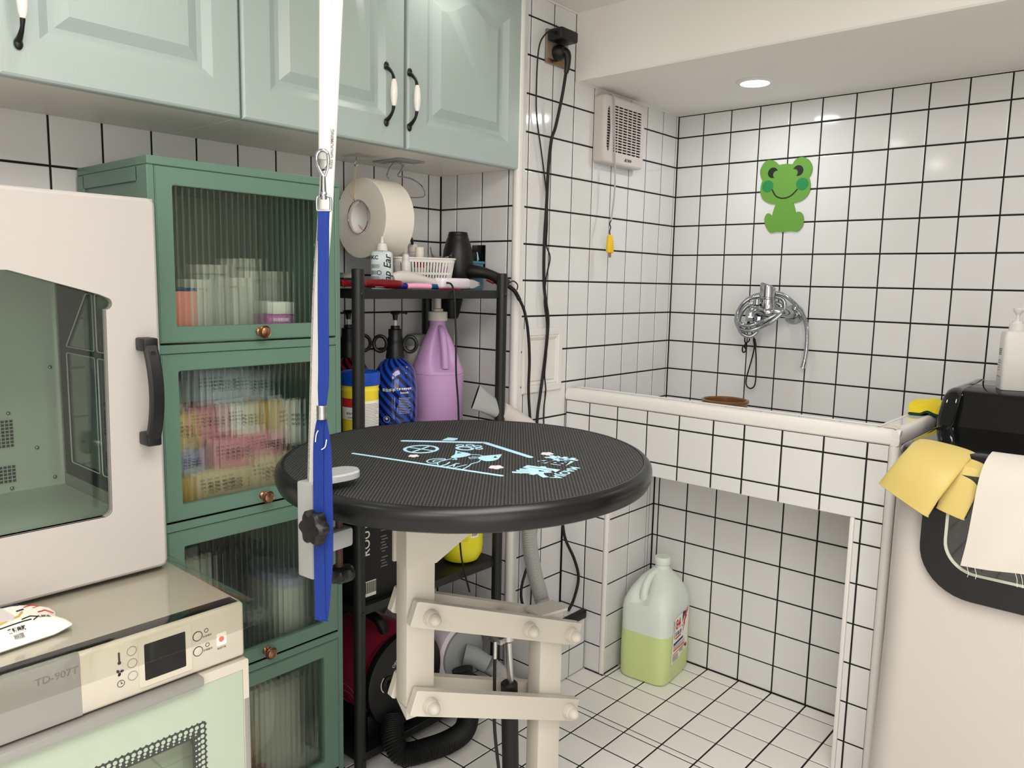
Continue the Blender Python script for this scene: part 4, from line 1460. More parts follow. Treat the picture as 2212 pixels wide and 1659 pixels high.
part(gp, 'clamp_screw', G().cyl(X @ V((0, 0.05, 0.756)), X @ V((0, 0.05, 0.841)), 0.0055, seg=16), 'rusty', 'rusty screw')


def star_knob(name, o, ax, r=0.024, h=0.022, m='black_pl'):
    u, w_, a = frame_of(ax)
    R = []
    for hh, k in ((0, 0.55), (0.003, 0.8), (0.008, 1.0), (h - 0.005, 1.0), (h - 0.001, 0.85), (h, 0.55)):
        ring = []
        for i in range(48):
            t = 2 * PI * i / 48
            rr = r * k * (1 + 0.13 * math.cos(6 * t))
            ring.append(V(o) + a * hh + u * rr * math.cos(t) + w_ * rr * math.sin(t))
        R.append(ring)
    return part(gp, name, G().rings(R), m, 'black star knob')


star_knob('clamp_knob', X @ V((0, 0.05, 0.733)), (0, 0, 1), 0.022, 0.022)
fd = V((0.66, -0.7515, 0))
kd = (fd * 0.8 - rt * 0.6).normalized()
o1 = V((0.515, -1.875, 0.8435))
star_knob('side_knob', V((0.5482, -1.8973, 0.8443)) - kd * 0.022, kd, 0.0225, 0.024)
part(gp, 'knob_screw', G().cyl(X @ V((0, -0.005, 0.8443)), V((0.5482, -1.8973, 0.8443)) - kd * 0.01, 0.006, seg=14), 'steel')

# ================================================================ blue grooming loop
ls = thing('grooming_loop', 'bright blue flat grooming loop hanging from the arm pole on a snap hook', 'leash', (0.548, -1.8715, 1.0))
L0 = [(0.5495, -1.8697, 1.272), (0.5487, -1.8702, 1.21), (0.5481, -1.8709, 1.1473), (0.5479, -1.8711, 1.06), (0.5462, -1.8725, 1.012)]
wdr = lambda t: rt
g = G().ribbon(L0, wdr, lambda t: 0.0145 if t < 0.86 else 0.0145 - 0.004 * (t - 0.86) / 0.14, 0.0025)
g.ribbon([(0.5482, -1.868, 1.273), (0.5468, -1.8685, 1.25), (0.5464, -1.8692, 1.232)], wdr, 0.0145, 0.002)
part(ls, 'strap', g, 'blue_web')
part(ls, 'ferrule', G().lathe([(0.0068, -0.0095), (0.0072, -0.0085), (0.0068, -0.0065), (0.0072, -0.003), (0.0066, 0), (0.0072, 0.003), (0.0068, 0.0065), (0.0072, 0.0085), (0.0068, 0.0095)], (0.5455, -1.8732, 1.0025), seg=24), 'steel', 'ribbed metal ferrule')
ca = [(0.5449, -1.8737, 0.995), (0.5431, -1.8755, 0.978), (0.5418, -1.8764, 0.955), (0.543, -1.878, 0.9), (0.5445, -1.879, 0.84), (0.5455, -1.8796, 0.77), (0.5462, -1.8795, 0.7085)]
cb = [(0.5462, -1.8728, 0.995), (0.5462, -1.8700, 0.975), (0.547, -1.868, 0.95), (0.551, -1.869, 0.88), (0.552, -1.87, 0.8), (0.550, -1.8735, 0.745), (0.5475, -1.8765, 0.706)]
wl_ = lambda t: (rt * 0.93 + V((0.66, -0.7515, 0)) * 0.35 * (1 - t))
wr_ = lambda t: (rt * 0.93 - V((0.66, -0.7515, 0)) * 0.35 * (1 - t))
part(ls, 'loop_band', G().ribbon(ca, wl_, lambda t: 0.011 + 0.004 * min(1, t * 3), 0.0022), 'blue_web')
part(ls, 'loop_band', G().ribbon(cb, wr_, lambda t: 0.011 + 0.003 * min(1, t * 3), 0.0022), 'blue_web')
g = G().tube([V(p) + fd * 0.004 for p in ((0.5392, -1.8783, 0.962), (0.540, -1.8775, 0.972), (0.5425, -1.876, 0.978))], 0.0007, 6)
g.tube([V(p) + fd * 0.006 for p in ((0.546, -1.873, 0.952), (0.5495, -1.8695, 0.956), (0.551, -1.868, 0.966))], 0.0007, 6)
part(ls, 'thread', g, 'card', 'loose white thread')
# swivel: dee, snap hook, ring
c = V((0.5497, -1.8695, 1.28))
F2 = lambda p, q: c + rt * p + V((0, 0, q))
g = G().tube([F2(-0.009, -0.008), F2(-0.0092, 0.006), F2(-0.006, 0.0105), F2(0.006, 0.0105), F2(0.0092, 0.006), F2(0.009, -0.008)], 0.0017, 10, 4)
g.tube([F2(-0.009, -0.008), F2(0.009, -0.008)], 0.0017, 10, 0)
g.lathe([(0.0042, 0.006), (0.0048, 0.009), (0.0048, 0.014), (0.0035, 0.016)], c, seg=16)
g.cyl(F2(0, 0.014), F2(0, 0.036), 0.0038, 0.003, seg=14)
part(ls, 'swivel', g, 'chrome', 'chrome swivel')
g = G().tube([F2(0.001, 0.034), F2(-0.0045, 0.044), F2(-0.0085, 0.054), F2(-0.008, 0.064), F2(-0.002, 0.069), F2(0.005, 0.066), F2(0.0065, 0.058)], lambda t: 0.0026 - 0.0006 * t, 10, 5)
g.tube([F2(0.002, 0.036), F2(0.0055, 0.047), F2(0.0065, 0.06)], 0.0016, 8, 4)
part(ls, 'snap_hook', g, 'chrome', 'chrome snap hook')
g = G()
rc = V((0.5445, -1.866, 1.339))
g.tube([rc + rt * (0.0085 * math.cos(t)) + V((0, 0, 0.013 * math.sin(t) - 0.001)) + fd * 0.004 * math.cos(t) for t in [2 * PI * k / 24 for k in range(25)]], 0.0016, 8, 0)
part(ls, 'ring', g, 'chrome', 'bright metal ring')
# ================================================================ black rack
rk = thing('storage_rack', 'black metal four-shelf rack between the green tower and the tiled corner', 'shelf', (-0.13, -1.165, 0))
PX0, PX1, PY0, PY1 = -0.275, 0.02, -1.405, -0.927
SH = (0.045, 0.417, 0.789, 1.1605)
for x in (PX0, PX1):
    for y in (PY0, PY1):
        g = G().cyl((x, y, 0.0), (x, y, 1.206), 0.0142, seg=24, bev=0.0015)
        p = part(rk, 'post', g, 'black_mt')
        g = G()
        for z in SH:
            for dz in (-0.01,):
                fx_ = 1 if x > 0 else -1
                g.lathe([(0.0045, 0), (0.0045, 0.002), (0.003, 0.0035), (0.0005, 0.0036)], (x + fx_ * 0.0135, y, z + dz), (fx_, 0, 0), 14)
        part(p, 'bolts', g, 'steel', 'small bolts').data.materials[0] = M['black_mt']
for z in SH:
    g = G().box((PX0, PY0, z - 0.003), (PX1, PY1, z), 0.0008, 1)
    g.box((PX1 - 0.003, PY0 + 0.01, z - 0.021), (PX1 + 0.0005, PY1 - 0.01, z), 0.001, 1)
    g.box((PX0, PY0 + 0.01, z - 0.021), (PX0 + 0.003, PY1 - 0.01, z), 0.001, 1)
    g.box((PX0 + 0.01, PY0, z - 0.021), (PX1 - 0.01, PY0 + 0.003, z), 0.001, 1)
    g.box((PX0 + 0.01, PY1 - 0.003, z - 0.021), (PX1 - 0.01, PY1, z), 0.001, 1)
    part(rk, 'shelf_board', g, 'black_mt')
Z1_, Z2_, Z3_, Z4_ = SH[3], SH[2], SH[1], SH[0]
CAMR = 0.717        # turn so that local -y looks out of the corner

# ---- paper roll on its hooks
pr_ = thing('paper_roll', 'big white paper roll hanging under the teal cabinet', 'paper roll', (-0.178, -1.2, 1.335))
prof = [(0.042, 0.0), (0.0985, 0.0), (0.1, 0.0015), (0.1, 0.0905), (0.0985, 0.092), (0.042, 0.092)]
R = []
c = V((-0.178, -1.243, 1.335))
g = G()
for r, h in prof + prof[:1]:
    R.append([c + V((r * math.cos(2 * PI * k / 72), h, r * math.sin(2 * PI * k / 72))) for k in range(72)])
part(pr_, 'paper', g.rings(R, False, False), 'paper')
R = []
for r, h in [(0.039, 0.0005), (0.042, 0.0), (0.042, 0.092), (0.039, 0.0915), (0.039, 0.0005)]:
    R.append([c + V((r * math.cos(2 * PI * k / 48), h, r * math.sin(2 * PI * k / 48))) for k in range(48)])
part(pr_, 'core', G().rings(R, False, False), 'card', 'cardboard core')
g = G()
for k in range(7):
    a = math.radians(200 + k * 5)
    g.tube([c + V((0.0387 * math.cos(a + t), 0.02 + 0.003 * k + 0.004 * math.sin(t * 30 + k), 0.0387 * math.sin(a + t))) for t in (0, 0.03, 0.06, 0.09)], 0.0006, 5, 2)
part(pr_, 'stamp', g, 'red_ink', 'red stamp inside the core')
ring = thing('twine_ring', 'steel ring on yellow twine at the face of the paper roll', 'ring', (-0.188, -1.247, 1.34))
e = [V((-0.184 + 0.0405 * math.cos(2 * PI * k / 40), -1.2465, 1.338 + 0.0415 * math.sin(2 * PI * k / 40))) for k in range(41)]
part(ring, 'hoop', G().tube(e, 0.0011, 8, 0), 'chrome')
part(ring, 'bead', G().ball((-0.194, -1.2475, 1.3795), 0.003), 'chrome')
g = G().tube([(-0.194, -1.2475, 1.381), (-0.193, -1.2472, 1.42), (-0.1915, -1.2465, 1.463)], 0.0008, 6)
g.tube([(-0.194, -1.248, 1.381), (-0.197, -1.249, 1.42), (-0.192, -1.247, 1.465)], 0.0006, 6)
for k in range(6):
    g.tube([(-0.194, -1.248, 1.384), (-0.2 - 0.002 * k, -1.249, 1.386 + 0.003 * k), (-0.204 - 0.0012 * k, -1.2485, 1.384 + 0.005 * k)], 0.0004, 5, 3)
part(ring, 'twine', g, 'thread', 'pale yellow twine')
hk = thing('adhesive_hook', 'small clear adhesive hook under the teal cabinet left of the roll bracket', 'hook', (-0.1915, -1.235, 1.4885))
part(hk, 'pad', G().box((-0.225, -1.268, 1.4862), (-0.158, -1.202, 1.4888), 0.001), 'film', 'clear adhesive pad')
part(hk, 'wire', G().tube([(-0.1915, -1.243, 1.486), (-0.192, -1.2465, 1.475), (-0.1945, -1.249, 1.468), (-0.1915, -1.2468, 1.4625), (-0.1865, -1.243, 1.4655)], 0.0015, 8), 'chrome')
br = thing('roll_bracket', 'steel wire roll holder on a dark adhesive plate under the teal cabinet', 'holder', (-0.178, -1.12, 1.4885))
part(br, 'plate', G().box((-0.235, -1.16, 1.4865), (-0.125, -1.075, 1.4888), 0.001), 'grey_pl')
part(br, 'plate_cover', G().box((-0.205, -1.14, 1.480), (-0.155, -1.09, 1.4866), 0.003), 'bagfilm', 'clear bracket cover')
g = G().tube([(-0.178, -1.135, 1.484), (-0.178, -1.15, 1.468), (-0.178, -1.158, 1.448), (-0.178, -1.1505, 1.443)], 0.0017, 8, 4)
g.tube([(-0.178, -1.10, 1.484), (-0.178, -1.112, 1.466), (-0.178, -1.122, 1.452), (-0.178, -1.10, 1.4515), (-0.178, -1.07, 1.449), (-0.178, -1.04, 1.437), (-0.178, -1.026, 1.42), (-0.178, -1.031, 1.408), (-0.178, -1.06, 1.4025), (-0.178, -1.1, 1.400), (-0.178, -1.145, 1.398)], 0.0017, 8, 5)
g.tube([(-0.178, -1.145, 1.398), (-0.178, -1.15, 1.385), (-0.178, -1.15, 1.3755), (-0.178, -1.175, 1.3752), (-0.178, -1.246, 1.375)], 0.0017, 8, 3)
part(br, 'wire', g, 'chrome')

# ---- top shelf
zt_ = Z1_
b = thing('squeeze_bottle', 'translucent squeeze bottle with pointed white cap, printed ZAP EAR, on the top shelf', 'bottle', (-0.075, -1.259, zt_), (0, 0, CAMR), None, False)
g = G().lathe([(0.0245, 0), (0.0258, 0.003), (0.0258, 0.084), (0.0235, 0.089), (0.014, 0.0925)], seg=32, sq=5)
g.v = [(x, y * 0.66, z) for x, y, z in g.v]
part(b, 'body', g, 'liquid')
part(b, 'cap', G().lathe([(0.0135, 0.092), (0.0138, 0.094), (0.0112, 0.109), (0.0095, 0.1095), (0.0045, 0.111), (0.0028, 0.125), (0.0016, 0.1265)], seg=24), 'pump_white')
yb = -0.0258 * 0.66 * 1.0 - 0.0003
letters(b, 'KC', 0.0125, (-0.0145, yb, 0.075), (1, 0, 0), (0, 0, 1), 'ink', bold=0.0004)
letters(b, 'Zap Ear', 0.0245, (0.0165, yb, 0.0425), (0, 0, 1), (-1, 0, 0), 'ink', bold=0.0003, shear=0.25)
g = G()
FL = lambda u, v, w: (u, yb - w, v)
for v0, n in ((0.058, 5), (0.043, 5), (0.029, 5)):
    lines(g, FL, -0.0225, -0.002 if v0 != 0.043 else -0.009, v0, n, 0.0019, 0.0007, 0.0001)
g.plate(arc(-0.004, 0.039, 0.0056, 0, 350, 24), FL, 0, 0.0001, [arc(-0.004, 0.039, 0.004, 0, 350, 24)])
for k in range(6):
    g.plate([(-0.0085 + 0.001 * k, 0.008), (-0.008 + 0.001 * k, 0.008), (-0.008 + 0.001 * k, 0.014), (-0.0085 + 0.001 * k, 0.014)], FL, 0, 0.0001)
part(b, 'small_print', g, 'ink', 'fine dark print')

bk = thing('plastic_basket', 'white slotted plastic basket of small bottles on the top shelf', 'basket', (-0.145, -1.07, zt_), (0, 0, math.radians(62)), None, False)
Lx, Ly, H = 0.083, 0.058, 0.082


def bring(k, z, n=6):
    return [(p[0], p[1], z) for p in rrect(-Lx * k, -Ly * k, Lx * k, Ly * k, 0.02 * k, n)]


g = G().rings([bring(0.86, 0.0), bring(0.865, 0.012), bring(0.862, 0.012), bring(0.84, 0.003)], True, True)
g.rings([bring(0.985, 0.07), bring(1.0, 0.082), bring(1.03, 0.082), bring(1.035, 0.0785), bring(1.0, 0.077), bring(0.99, 0.07)], False, False)
g.rings([bring(0.925, 0.038), bring(0.93, 0.044), bring(0.915, 0.044), bring(0.91, 0.038), bring(0.925, 0.038)], False, False)
part(bk, 'frame', g, 'pump_white')
g = G()
lo, hi = bring(0.865, 0.008), bring(0.99, 0.074)
m_ = len(lo)
for i in range(m_):
    a0, a1, b0, b1 = V(lo[i]), V(lo[(i + 1) % m_]), V(hi[i]), V(hi[(i + 1) % m_])
    n = max(1, int((a1 - a0).length / 0.0072))
    for k in range(n):
        t0, t1 = (k + 0.0) / n, (k + 0.52) / n
        p0, p1, q0, q1 = a0.lerp(a1, t0), a0.lerp(a1, t1), b0.lerp(b1, t0), b0.lerp(b1, t1)
        c = V((p0.x + p1.x, p0.y + p1.y, 0)).normalized() * 0.0016
        g.rings([[p0, p1, p1 - c, p0 - c], [q0, q1, q1 - c, q0 - c]])
part(bk, 'slats', g, 'pump_white', 'thin upright ribs', kind='stuff')


def vial(name, label, x, y, r, h, capr, caph, mb, mc, z0=0.006, dome=False, rz=0):
    o = thing(name, label, 'bottle', (x, y, zt_ + z0), (0, 0, rz), 'small bottles in the basket', False)
    part(o, 'body', G().lathe([(r * 0.94, 0), (r, 0.003), (r, h - 0.008), (capr * 0.9, h), (capr * 0.9, h + 0.003)], seg=24), mb)
    if dome:
        part(o, 'cap', G().lathe([(capr, h), (capr, h + caph * 0.5), (capr * 0.8, h + caph * 0.85), (capr * 0.3, h + caph)], seg=24), mc)
    else:
        part(o, 'cap', G().lathe([(capr, h), (capr, h + caph - 0.002), (capr * 0.9, h + caph)], seg=24), mc)
    return o


o = vial('red_label_bottle', 'small bottle with red label and tall white cap in the basket', -0.125, -1.092, 0.0155, 0.075, 0.0115, 0.028, 'clear_pl', 'cap_white')
part(o, 'label', G().lathe([(0.0157, 0.05), (0.0157, 0.0685)], seg=24, cap0=False, cap1=False), 'red_ink', 'red label')
o = vial('spray_bottle', 'clear spray bottle with black trigger behind the paper roll in the basket', -0.185, -1.062, 0.017, 0.092, 0.0135, 0.022, 'liquid', 'cap_white')
part(o, 'trigger', G().tube([(0.0, -0.0, 0.112), (0.006, -0.01, 0.128), (0.014, -0.016, 0.118), (0.018, -0.018, 0.112)], 0.0032, 8), 'black_pl', 'black trigger')
o = vial('dropper_bottle', 'small white dropper bottle with round cap at the left of the basket', -0.115, -1.148, 0.012, 0.068, 0.0085, 0.016, 'pump_white', 'pump_white', dome=True)
o = vial('white_vial', 'slim white bottle behind the dropper bottle in the basket', -0.155, -1.118, 0.011, 0.09, 0.009, 0.014, 'clear_pl', 'cap_white')
o = vial('green_vial', 'green bottle glimpsed through the basket slots', -0.115, -1.05, 0.014, 0.05, 0.01, 0.012, 'green', 'lav')
o = vial('purple_vial', 'purple bottle glimpsed through the basket slots at the right', -0.115, -1.005, 0.014, 0.055, 0.01, 0.012, 'magenta', 'cap_white')
bagc = V((-0.135, -1.02, zt_ + 0.082))
g = G().grid(lambda u, v: bagc + V((0.03 * math.sin(6 * u + 2 * v) * 0.35 + 0.012 * (v - 0.5), (u - 0.5) * 0.085, -0.02 + v * (0.035 + 0.012 * math.sin(5 * u + 1.5)) + 0.006 * math.sin(13 * u) * math.sin(7 * v))), 18, 8, 0.0008)
solo('clear_bag', 'crumpled clear plastic bag sticking out of the basket', 'bag', g, 'bagfilm', tuple(bagc))

hd = thing('hair_dryer', 'black hair dryer standing nozzle up on the top shelf, handle to the right', 'hair dryer', (-0.145, -0.93, zt_))
hc = V((-0.145, -0.931, 0))
part(hd, 'barrel', G().lathe([(0.02, zt_ + 0.018), (0.036, zt_ + 0.024), (0.042, zt_ + 0.045), (0.0435, zt_ + 0.078), (0.040, zt_ + 0.108), (0.033, zt_ + 0.134), (0.0265, zt_ + 0.15), (0.0268, zt_ + 0.155), (0.025, zt_ + 0.158), (0.022, zt_ + 0.155), (0.0215, zt_ + 0.14)], hc, seg=36), 'black_pl')
part(hd, 'outlet_ring', G().lathe([(0.0275, zt_ + 0.145), (0.0285, zt_ + 0.148), (0.0275, zt_ + 0.151)], hc, seg=36, cap0=False, cap1=False), 'rubber')
hp = [(-0.13, -0.926, zt_ + 0.048), (-0.095, -0.916, zt_ + 0.05), (-0.058, -0.9, zt_ + 0.044), (-0.025, -0.888, zt_ + 0.029), (-0.004, -0.882, zt_ + 0.016)]
g = G().tube(hp, lambda t: 0.0185 - 0.004 * t + 0.002 * math.sin(t * 9), 16, 6)
part(hd, 'handle', g, 'black_pl')
part(hd, 'switch', G().tube([(-0.055, -0.907, zt_ + 0.0285), (-0.035, -0.899, zt_ + 0.02)], 0.0042, 8, 0), 'wine_dark', 'red switch')
part(hd, 'base_foot', G().box((-0.172, -0.958, zt_ + 0.0005), (-0.11, -0.905, zt_ + 0.03), 0.006), 'black_pl')
cg = [(0.002, -0.88, zt_ + 0.012), (0.018, -0.872, zt_ - 0.002), (0.03, -0.865, zt_ - 0.025)]
part(hd, 'cord_guard', G().hose(cg, 0.0062, 0.004, 0.15, 12), 'rubber')
part(hd, 'cord', G().tube([(0.03, -0.865, zt_ - 0.024), (0.035, -0.85, 1.105), (0.036, -0.834, 1.05), (0.034, -0.822, 0.97), (0.03, -0.818, 0.88), (0.028, -0.805, 0.79), (0.03, -0.785, 0.62), (0.034, -0.775, 0.45), (0.03, -0.83, 0.3), (0.03, -0.80, 0.2)], 0.0042, 10), 'rubber')
part(hd, 'hang_loop', G().tube([(0.004, -0.884, zt_ + 0.02), (0.014, -0.874, zt_ + 0.026), (0.022, -0.866, zt_ + 0.016), (0.022, -0.868, zt_ + 0.002)], 0.0017, 8), 'rubber')

o = thing('blue_box', 'steel blue plastic box behind the hair dryer on the top shelf', 'box', (-0.165, -0.885, zt_), None, None, False)
part(o, 'body', G().box((-0.045, -0.03, 0.0), (0.05, 0.03, 0.075), 0.006), 'steel_blue')
part(o, 'rim', G().box((-0.048, -0.032, 0.072), (0.053, 0.032, 0.08), 0.003), 'steel_blue')
ah = thing('wall_hook', 'black adhesive plate with a pale blue hook on the alcove tiles behind the dryer', 'hook', (-0.142, -0.846, 1.255))
part(ah, 'plate', G().box((-0.170, -0.8495, 1.208), (-0.118, -0.8455, 1.287), 0.003), 'black_gl')
part(ah, 'hook', G().tube([(-0.141, -0.851, 1.245), (-0.141, -0.856, 1.262), (-0.139, -0.86, 1.2655), (-0.136, -0.861, 1.258), (-0.136, -0.86, 1.232)], 0.0016, 8), 'print_blue')

# grooming tools along the front edge
sb = thing('slicker_brush', 'slicker brush with dark red handle at the left front of the top shelf', 'brush', (-0.03, -1.34, zt_))
zb = zt_ + 0.0125
part(sb, 'handle', G().tube([(-0.025, -1.36, zb), (-0.022, -1.32, zb + 0.001), (-0.015, -1.28, zb), (-0.012, -1.256, zb)], lambda t: 0.0085 + 0.0025 * math.sin(PI * t), 14, 6), 'wine_dark')
part(sb, 'end_cap', G().ball((-0.012, -1.256, zb), 0.0088), 'wine')
part(sb, 'head', G().box((-0.075, -1.425, zt_ + 0.005), (-0.01, -1.355, zt_ + 0.02), 0.004), 'wine_dark')
part(sb, 'pad', G().box((-0.07, -1.418, zt_ + 0.0203), (-0.014, -1.362, zt_ + 0.0255), 0.002), 'ink')
g = G()
for i in range(14):
    for j in range(12):
        x, y = -0.067 + 0.0039 * i, -1.415 + 0.0046 * j
        g.tube([(x, y, zt_ + 0.025), (x, y, zt_ + 0.032), (x + 0.002, y, zt_ + 0.0365)], 0.00035, 4, 0)
part(sb, 'pins', g, 'steel', 'field of fine bent pins', kind='stuff')

cb_ = thing('pink_comb', 'grooming comb with blue collar and pink handle at the front of the top shelf', 'comb', (-0.012, -1.2, zt_))
part(cb_, 'handle', G().tube([(-0.010, -1.2375, zt_ + 0.0085), (-0.008, -1.20, zt_ + 0.009), (-0.004, -1.165, zt_ + 0.0085)], lambda t: 0.0072, 14, 5), 'pink')
part(cb_, 'collar', G().tube([(-0.0115, -1.262, zt_ + 0.0085), (-0.010, -1.236, zt_ + 0.0085)], 0.0068, 14, 0), 'navy')
part(cb_, 'blade', G().box((-0.03, -1.33, zt_ + 0.004), (-0.012, -1.262, zt_ + 0.0065), 0.001), 'steel')

cl = thing('corded_clipper', 'white corded clipper with rounded back and blue underside on the top shelf', 'clipper', (-0.06, -1.17, zt_))
g = G().tube([(-0.065, -1.236, zt_ + 0.022), (-0.058, -1.205, zt_ + 0.027), (-0.05, -1.165, zt_ + 0.0225), (-0.042, -1.125, zt_ + 0.0165), (-0.036, -1.094, zt_ + 0.0145)], lambda t: 0.0165 - 0.005 * t + 0.004 * math.sin(PI * min(1, t * 1.6)), 18, 7)
part(cl, 'body', g, 'white_pl')
part(cl, 'underside', G().tube([(-0.058, -1.232, zt_ + 0.0115), (-0.05, -1.2, zt_ + 0.0125), (-0.04, -1.15, zt_ + 0.0095), (-0.03, -1.10, zt_ + 0.0078)], lambda t: 0.0108 - 0.0035 * t, 14, 6), 'blue_tool', 'blue underside')
part(cl, 'blade', G().box((-0.092, -1.258, zt_ + 0.008), (-0.05, -1.234, zt_ + 0.013), 0.001), 'steel')
part(cl, 'cord', G().tube([(-0.034, -1.096, zt_ + 0.0155), (-0.015, -1.098, zt_ + 0.018), (0.012, -1.107, zt_ + 0.013), (0.028, -1.113, zt_ - 0.012), (0.03, -1.1115, 1.10), (0.03, -1.108, 1.04), (0.031, -1.1065, 0.95), (0.032, -1.097, 0.84), (0.03, -1.09, 0.6), (0.03, -1.085, 0.51), (0.032, -1.075, 0.44), (0.02, -1.035, 0.35)], 0.0026, 8), 'rubber')

c2 = thing('cordless_clipper', 'white cordless clipper with silver blade lying on the top shelf at the right', 'clipper', (-0.035, -1.03, zt_))
X = Matrix.Translation((-0.045, -1.045, zt_ + 0.016)) @ Matrix.Rotation(math.radians(12), 4, 'Z')
part(c2, 'body', G().box((-0.018, -0.075, -0.0145), (0.018, 0.06, 0.0145), 0.009, 4, X), 'lilac_wht')
part(c2, 'socket', G().cyl(X @ V((0.012, 0.0595, 0)), X @ V((0.012, 0.0608, 0)), 0.0028, seg=14), 'ink')
R = [[X @ V((a * k, yy, b * k2)) for a, b in ((-0.017, -0.013), (0.017, -0.013), (0.017, 0.013), (-0.017, 0.013))] for yy, k, k2 in ((0.058, 0.9, 0.9), (0.075, 0.95, 0.8), (0.104, 1.0, 0.25))]
part(c2, 'blade_head', G().rings(R), 'white_pl')
g = G()
for k in range(9):
    g.box((-0.016 + 0.0038 * k, 0.1, -0.003), (-0.0142 + 0.0038 * k, 0.113, -0.001), 0, 1, X)
g.box((-0.017, 0.094, -0.001), (0.017, 0.106, 0.002), 0.0005, 1, X)
part(c2, 'teeth', g, 'steel')
o = solo('nail_file', 'thin red and gold tool at the front edge of the top shelf', 'file', G().tube([(0.0, -1.14, zt_ + 0.003), (0.004, -1.10, zt_ + 0.0035), (0.006, -1.07, zt_ + 0.003)], 0.0026, 8), 'wine', (0.002, -1.105, zt_))

# ---- middle shelf
z = Z2_
tub = thing('wipes_tub', 'yellow tub with blue lid behind the left rack post', 'tub', (-0.06, -1.338, z), (0, 0, 0.55), None, False)
r = 0.0435
part(tub, 'body', G().lathe([(r * 0.95, 0), (r * 0.98, 0.004), (r, 0.13), (r * 1.02, 0.132), (r * 1.02, 0.135), (r, 0.137), (r, 0.14), (r * 1.02, 0.142), (r * 1.02, 0.145), (r * 0.98, 0.147)], seg=48), 'yellow_tub')
part(tub, 'lid', G().lathe([(r * 1.06, 0.146), (r * 1.08, 0.149), (r * 1.08, 0.172), (r * 1.05, 0.176), (r * 0.92, 0.1775), (r * 0.9, 0.1745), (r * 0.2, 0.1745)], seg=48), 'blue_lid')


def wrap_patch(par, name, rad, a0, a1, z0, z1, m, lab=None, n=14):
    g = G()
    R = []
    for i in range(n + 1):
        a = math.radians(a0 + (a1 - a0) * i / n)
        c, s = math.cos(a), math.sin(a)
        R.append([(rad * c, rad * s, z0), ((rad + 0.0004) * c, (rad + 0.0004) * s, z0), ((rad + 0.0004) * c, (rad + 0.0004) * s, z1), (rad * c, rad * s, z1)])
    return part(par, name, g.rings(R), m, lab)


def wrap_lines(par, rad, a0, a1, ztop, n, dz, m='greyink', h=0.0008, name='small_print'):
    g = G()
    for i in range(n):
        e = a1 - (a1 - a0) * random.random() * 0.3
        z1 = ztop - i * dz
        k = max(2, int(abs(e - a0) / 8))
        R = []
        for j in range(k + 1):
            a = math.radians(a0 + (e - a0) * j / k)
            c, s = math.cos(a), math.sin(a)
            R.append([(rad * c, rad * s, z1 - h), ((rad + 0.0003) * c, (rad + 0.0003) * s, z1 - h), ((rad + 0.0003) * c, (rad + 0.0003) * s, z1), (rad * c, rad * s, z1)])
        g.rings(R)
    return part(par, name, g, m, 'lines of fine print')


def wrap_text(par, body, size, rad, a, zc, m, bold=0.0, name='lettering', al='CENTER', rotv=False):
    o = letters(par, body, size, (0, 0, 0), (0, 0, 1) if rotv else (1, 0, 0), (-1, 0, 0) if rotv else (0, 0, 1), m, name, bold, al)
    for v in o.data.vertices:
        an = math.radians(a) + v.co.x / rad
        v.co = V((rad * math.cos(an), rad * math.sin(an), zc + v.co.z))
    return o


wrap_patch(tub, 'label', r + 0.0002, -62, 10, 0.012, 0.11, 'card', 'white text label')
wrap_lines(tub, r + 0.0007, -56, 4, 0.103, 24, 0.0035, 'drum')
wrap_patch(tub, 'red_band', r + 0.0002, -140, -64, 0.095, 0.116, 'red_ink', 'red band')
wrap_patch(tub, 'white_band', r + 0.0002, -140, -64, 0.066, 0.095, 'card')
wrap_text(tub, '多功能消毒巾', 0.0062, r + 0.0008, -92, 0.080, 'ink', 0.0002)
wrap_text(tub, 'DISINFECTION', 0.0055, r + 0.0008, -88, 0.071, 'ink', 0.0001)
for k, zz in enumerate((0.048, 0.034, 0.02)):        # small animal silhouettes
    g = G()
    FW = lambda u, v, w, zz=zz: ((r + 0.0003 + w) * math.cos(math.radians(-72) + u / r), (r + 0.0003 + w) * math.sin(math.radians(-72) + u / r), zz + v)
    g.plate(arc(0, 0.003, 0.007, 0, 350, 14, 0.0032), FW, 0, 0.0004)
    g.plate(arc(0.0075, 0.0062, 0.0028, 0, 350, 10), FW, 0, 0.0005)
    for u in (-0.005, -0.003, 0.003, 0.005):
        g.plate([(u - 0.0006, -0.003), (u + 0.0006, -0.003), (u + 0.0006, 0.002), (u - 0.0006, 0.002)], FW, 0, 0.0004)
    g.plate([(-0.007, 0.004), (-0.0062, 0.004), (-0.008, 0.0085), (-0.0088, 0.008)], FW, 0, 0.0004)
    part(tub, 'silhouette', g, 'ink', 'black animal silhouette')


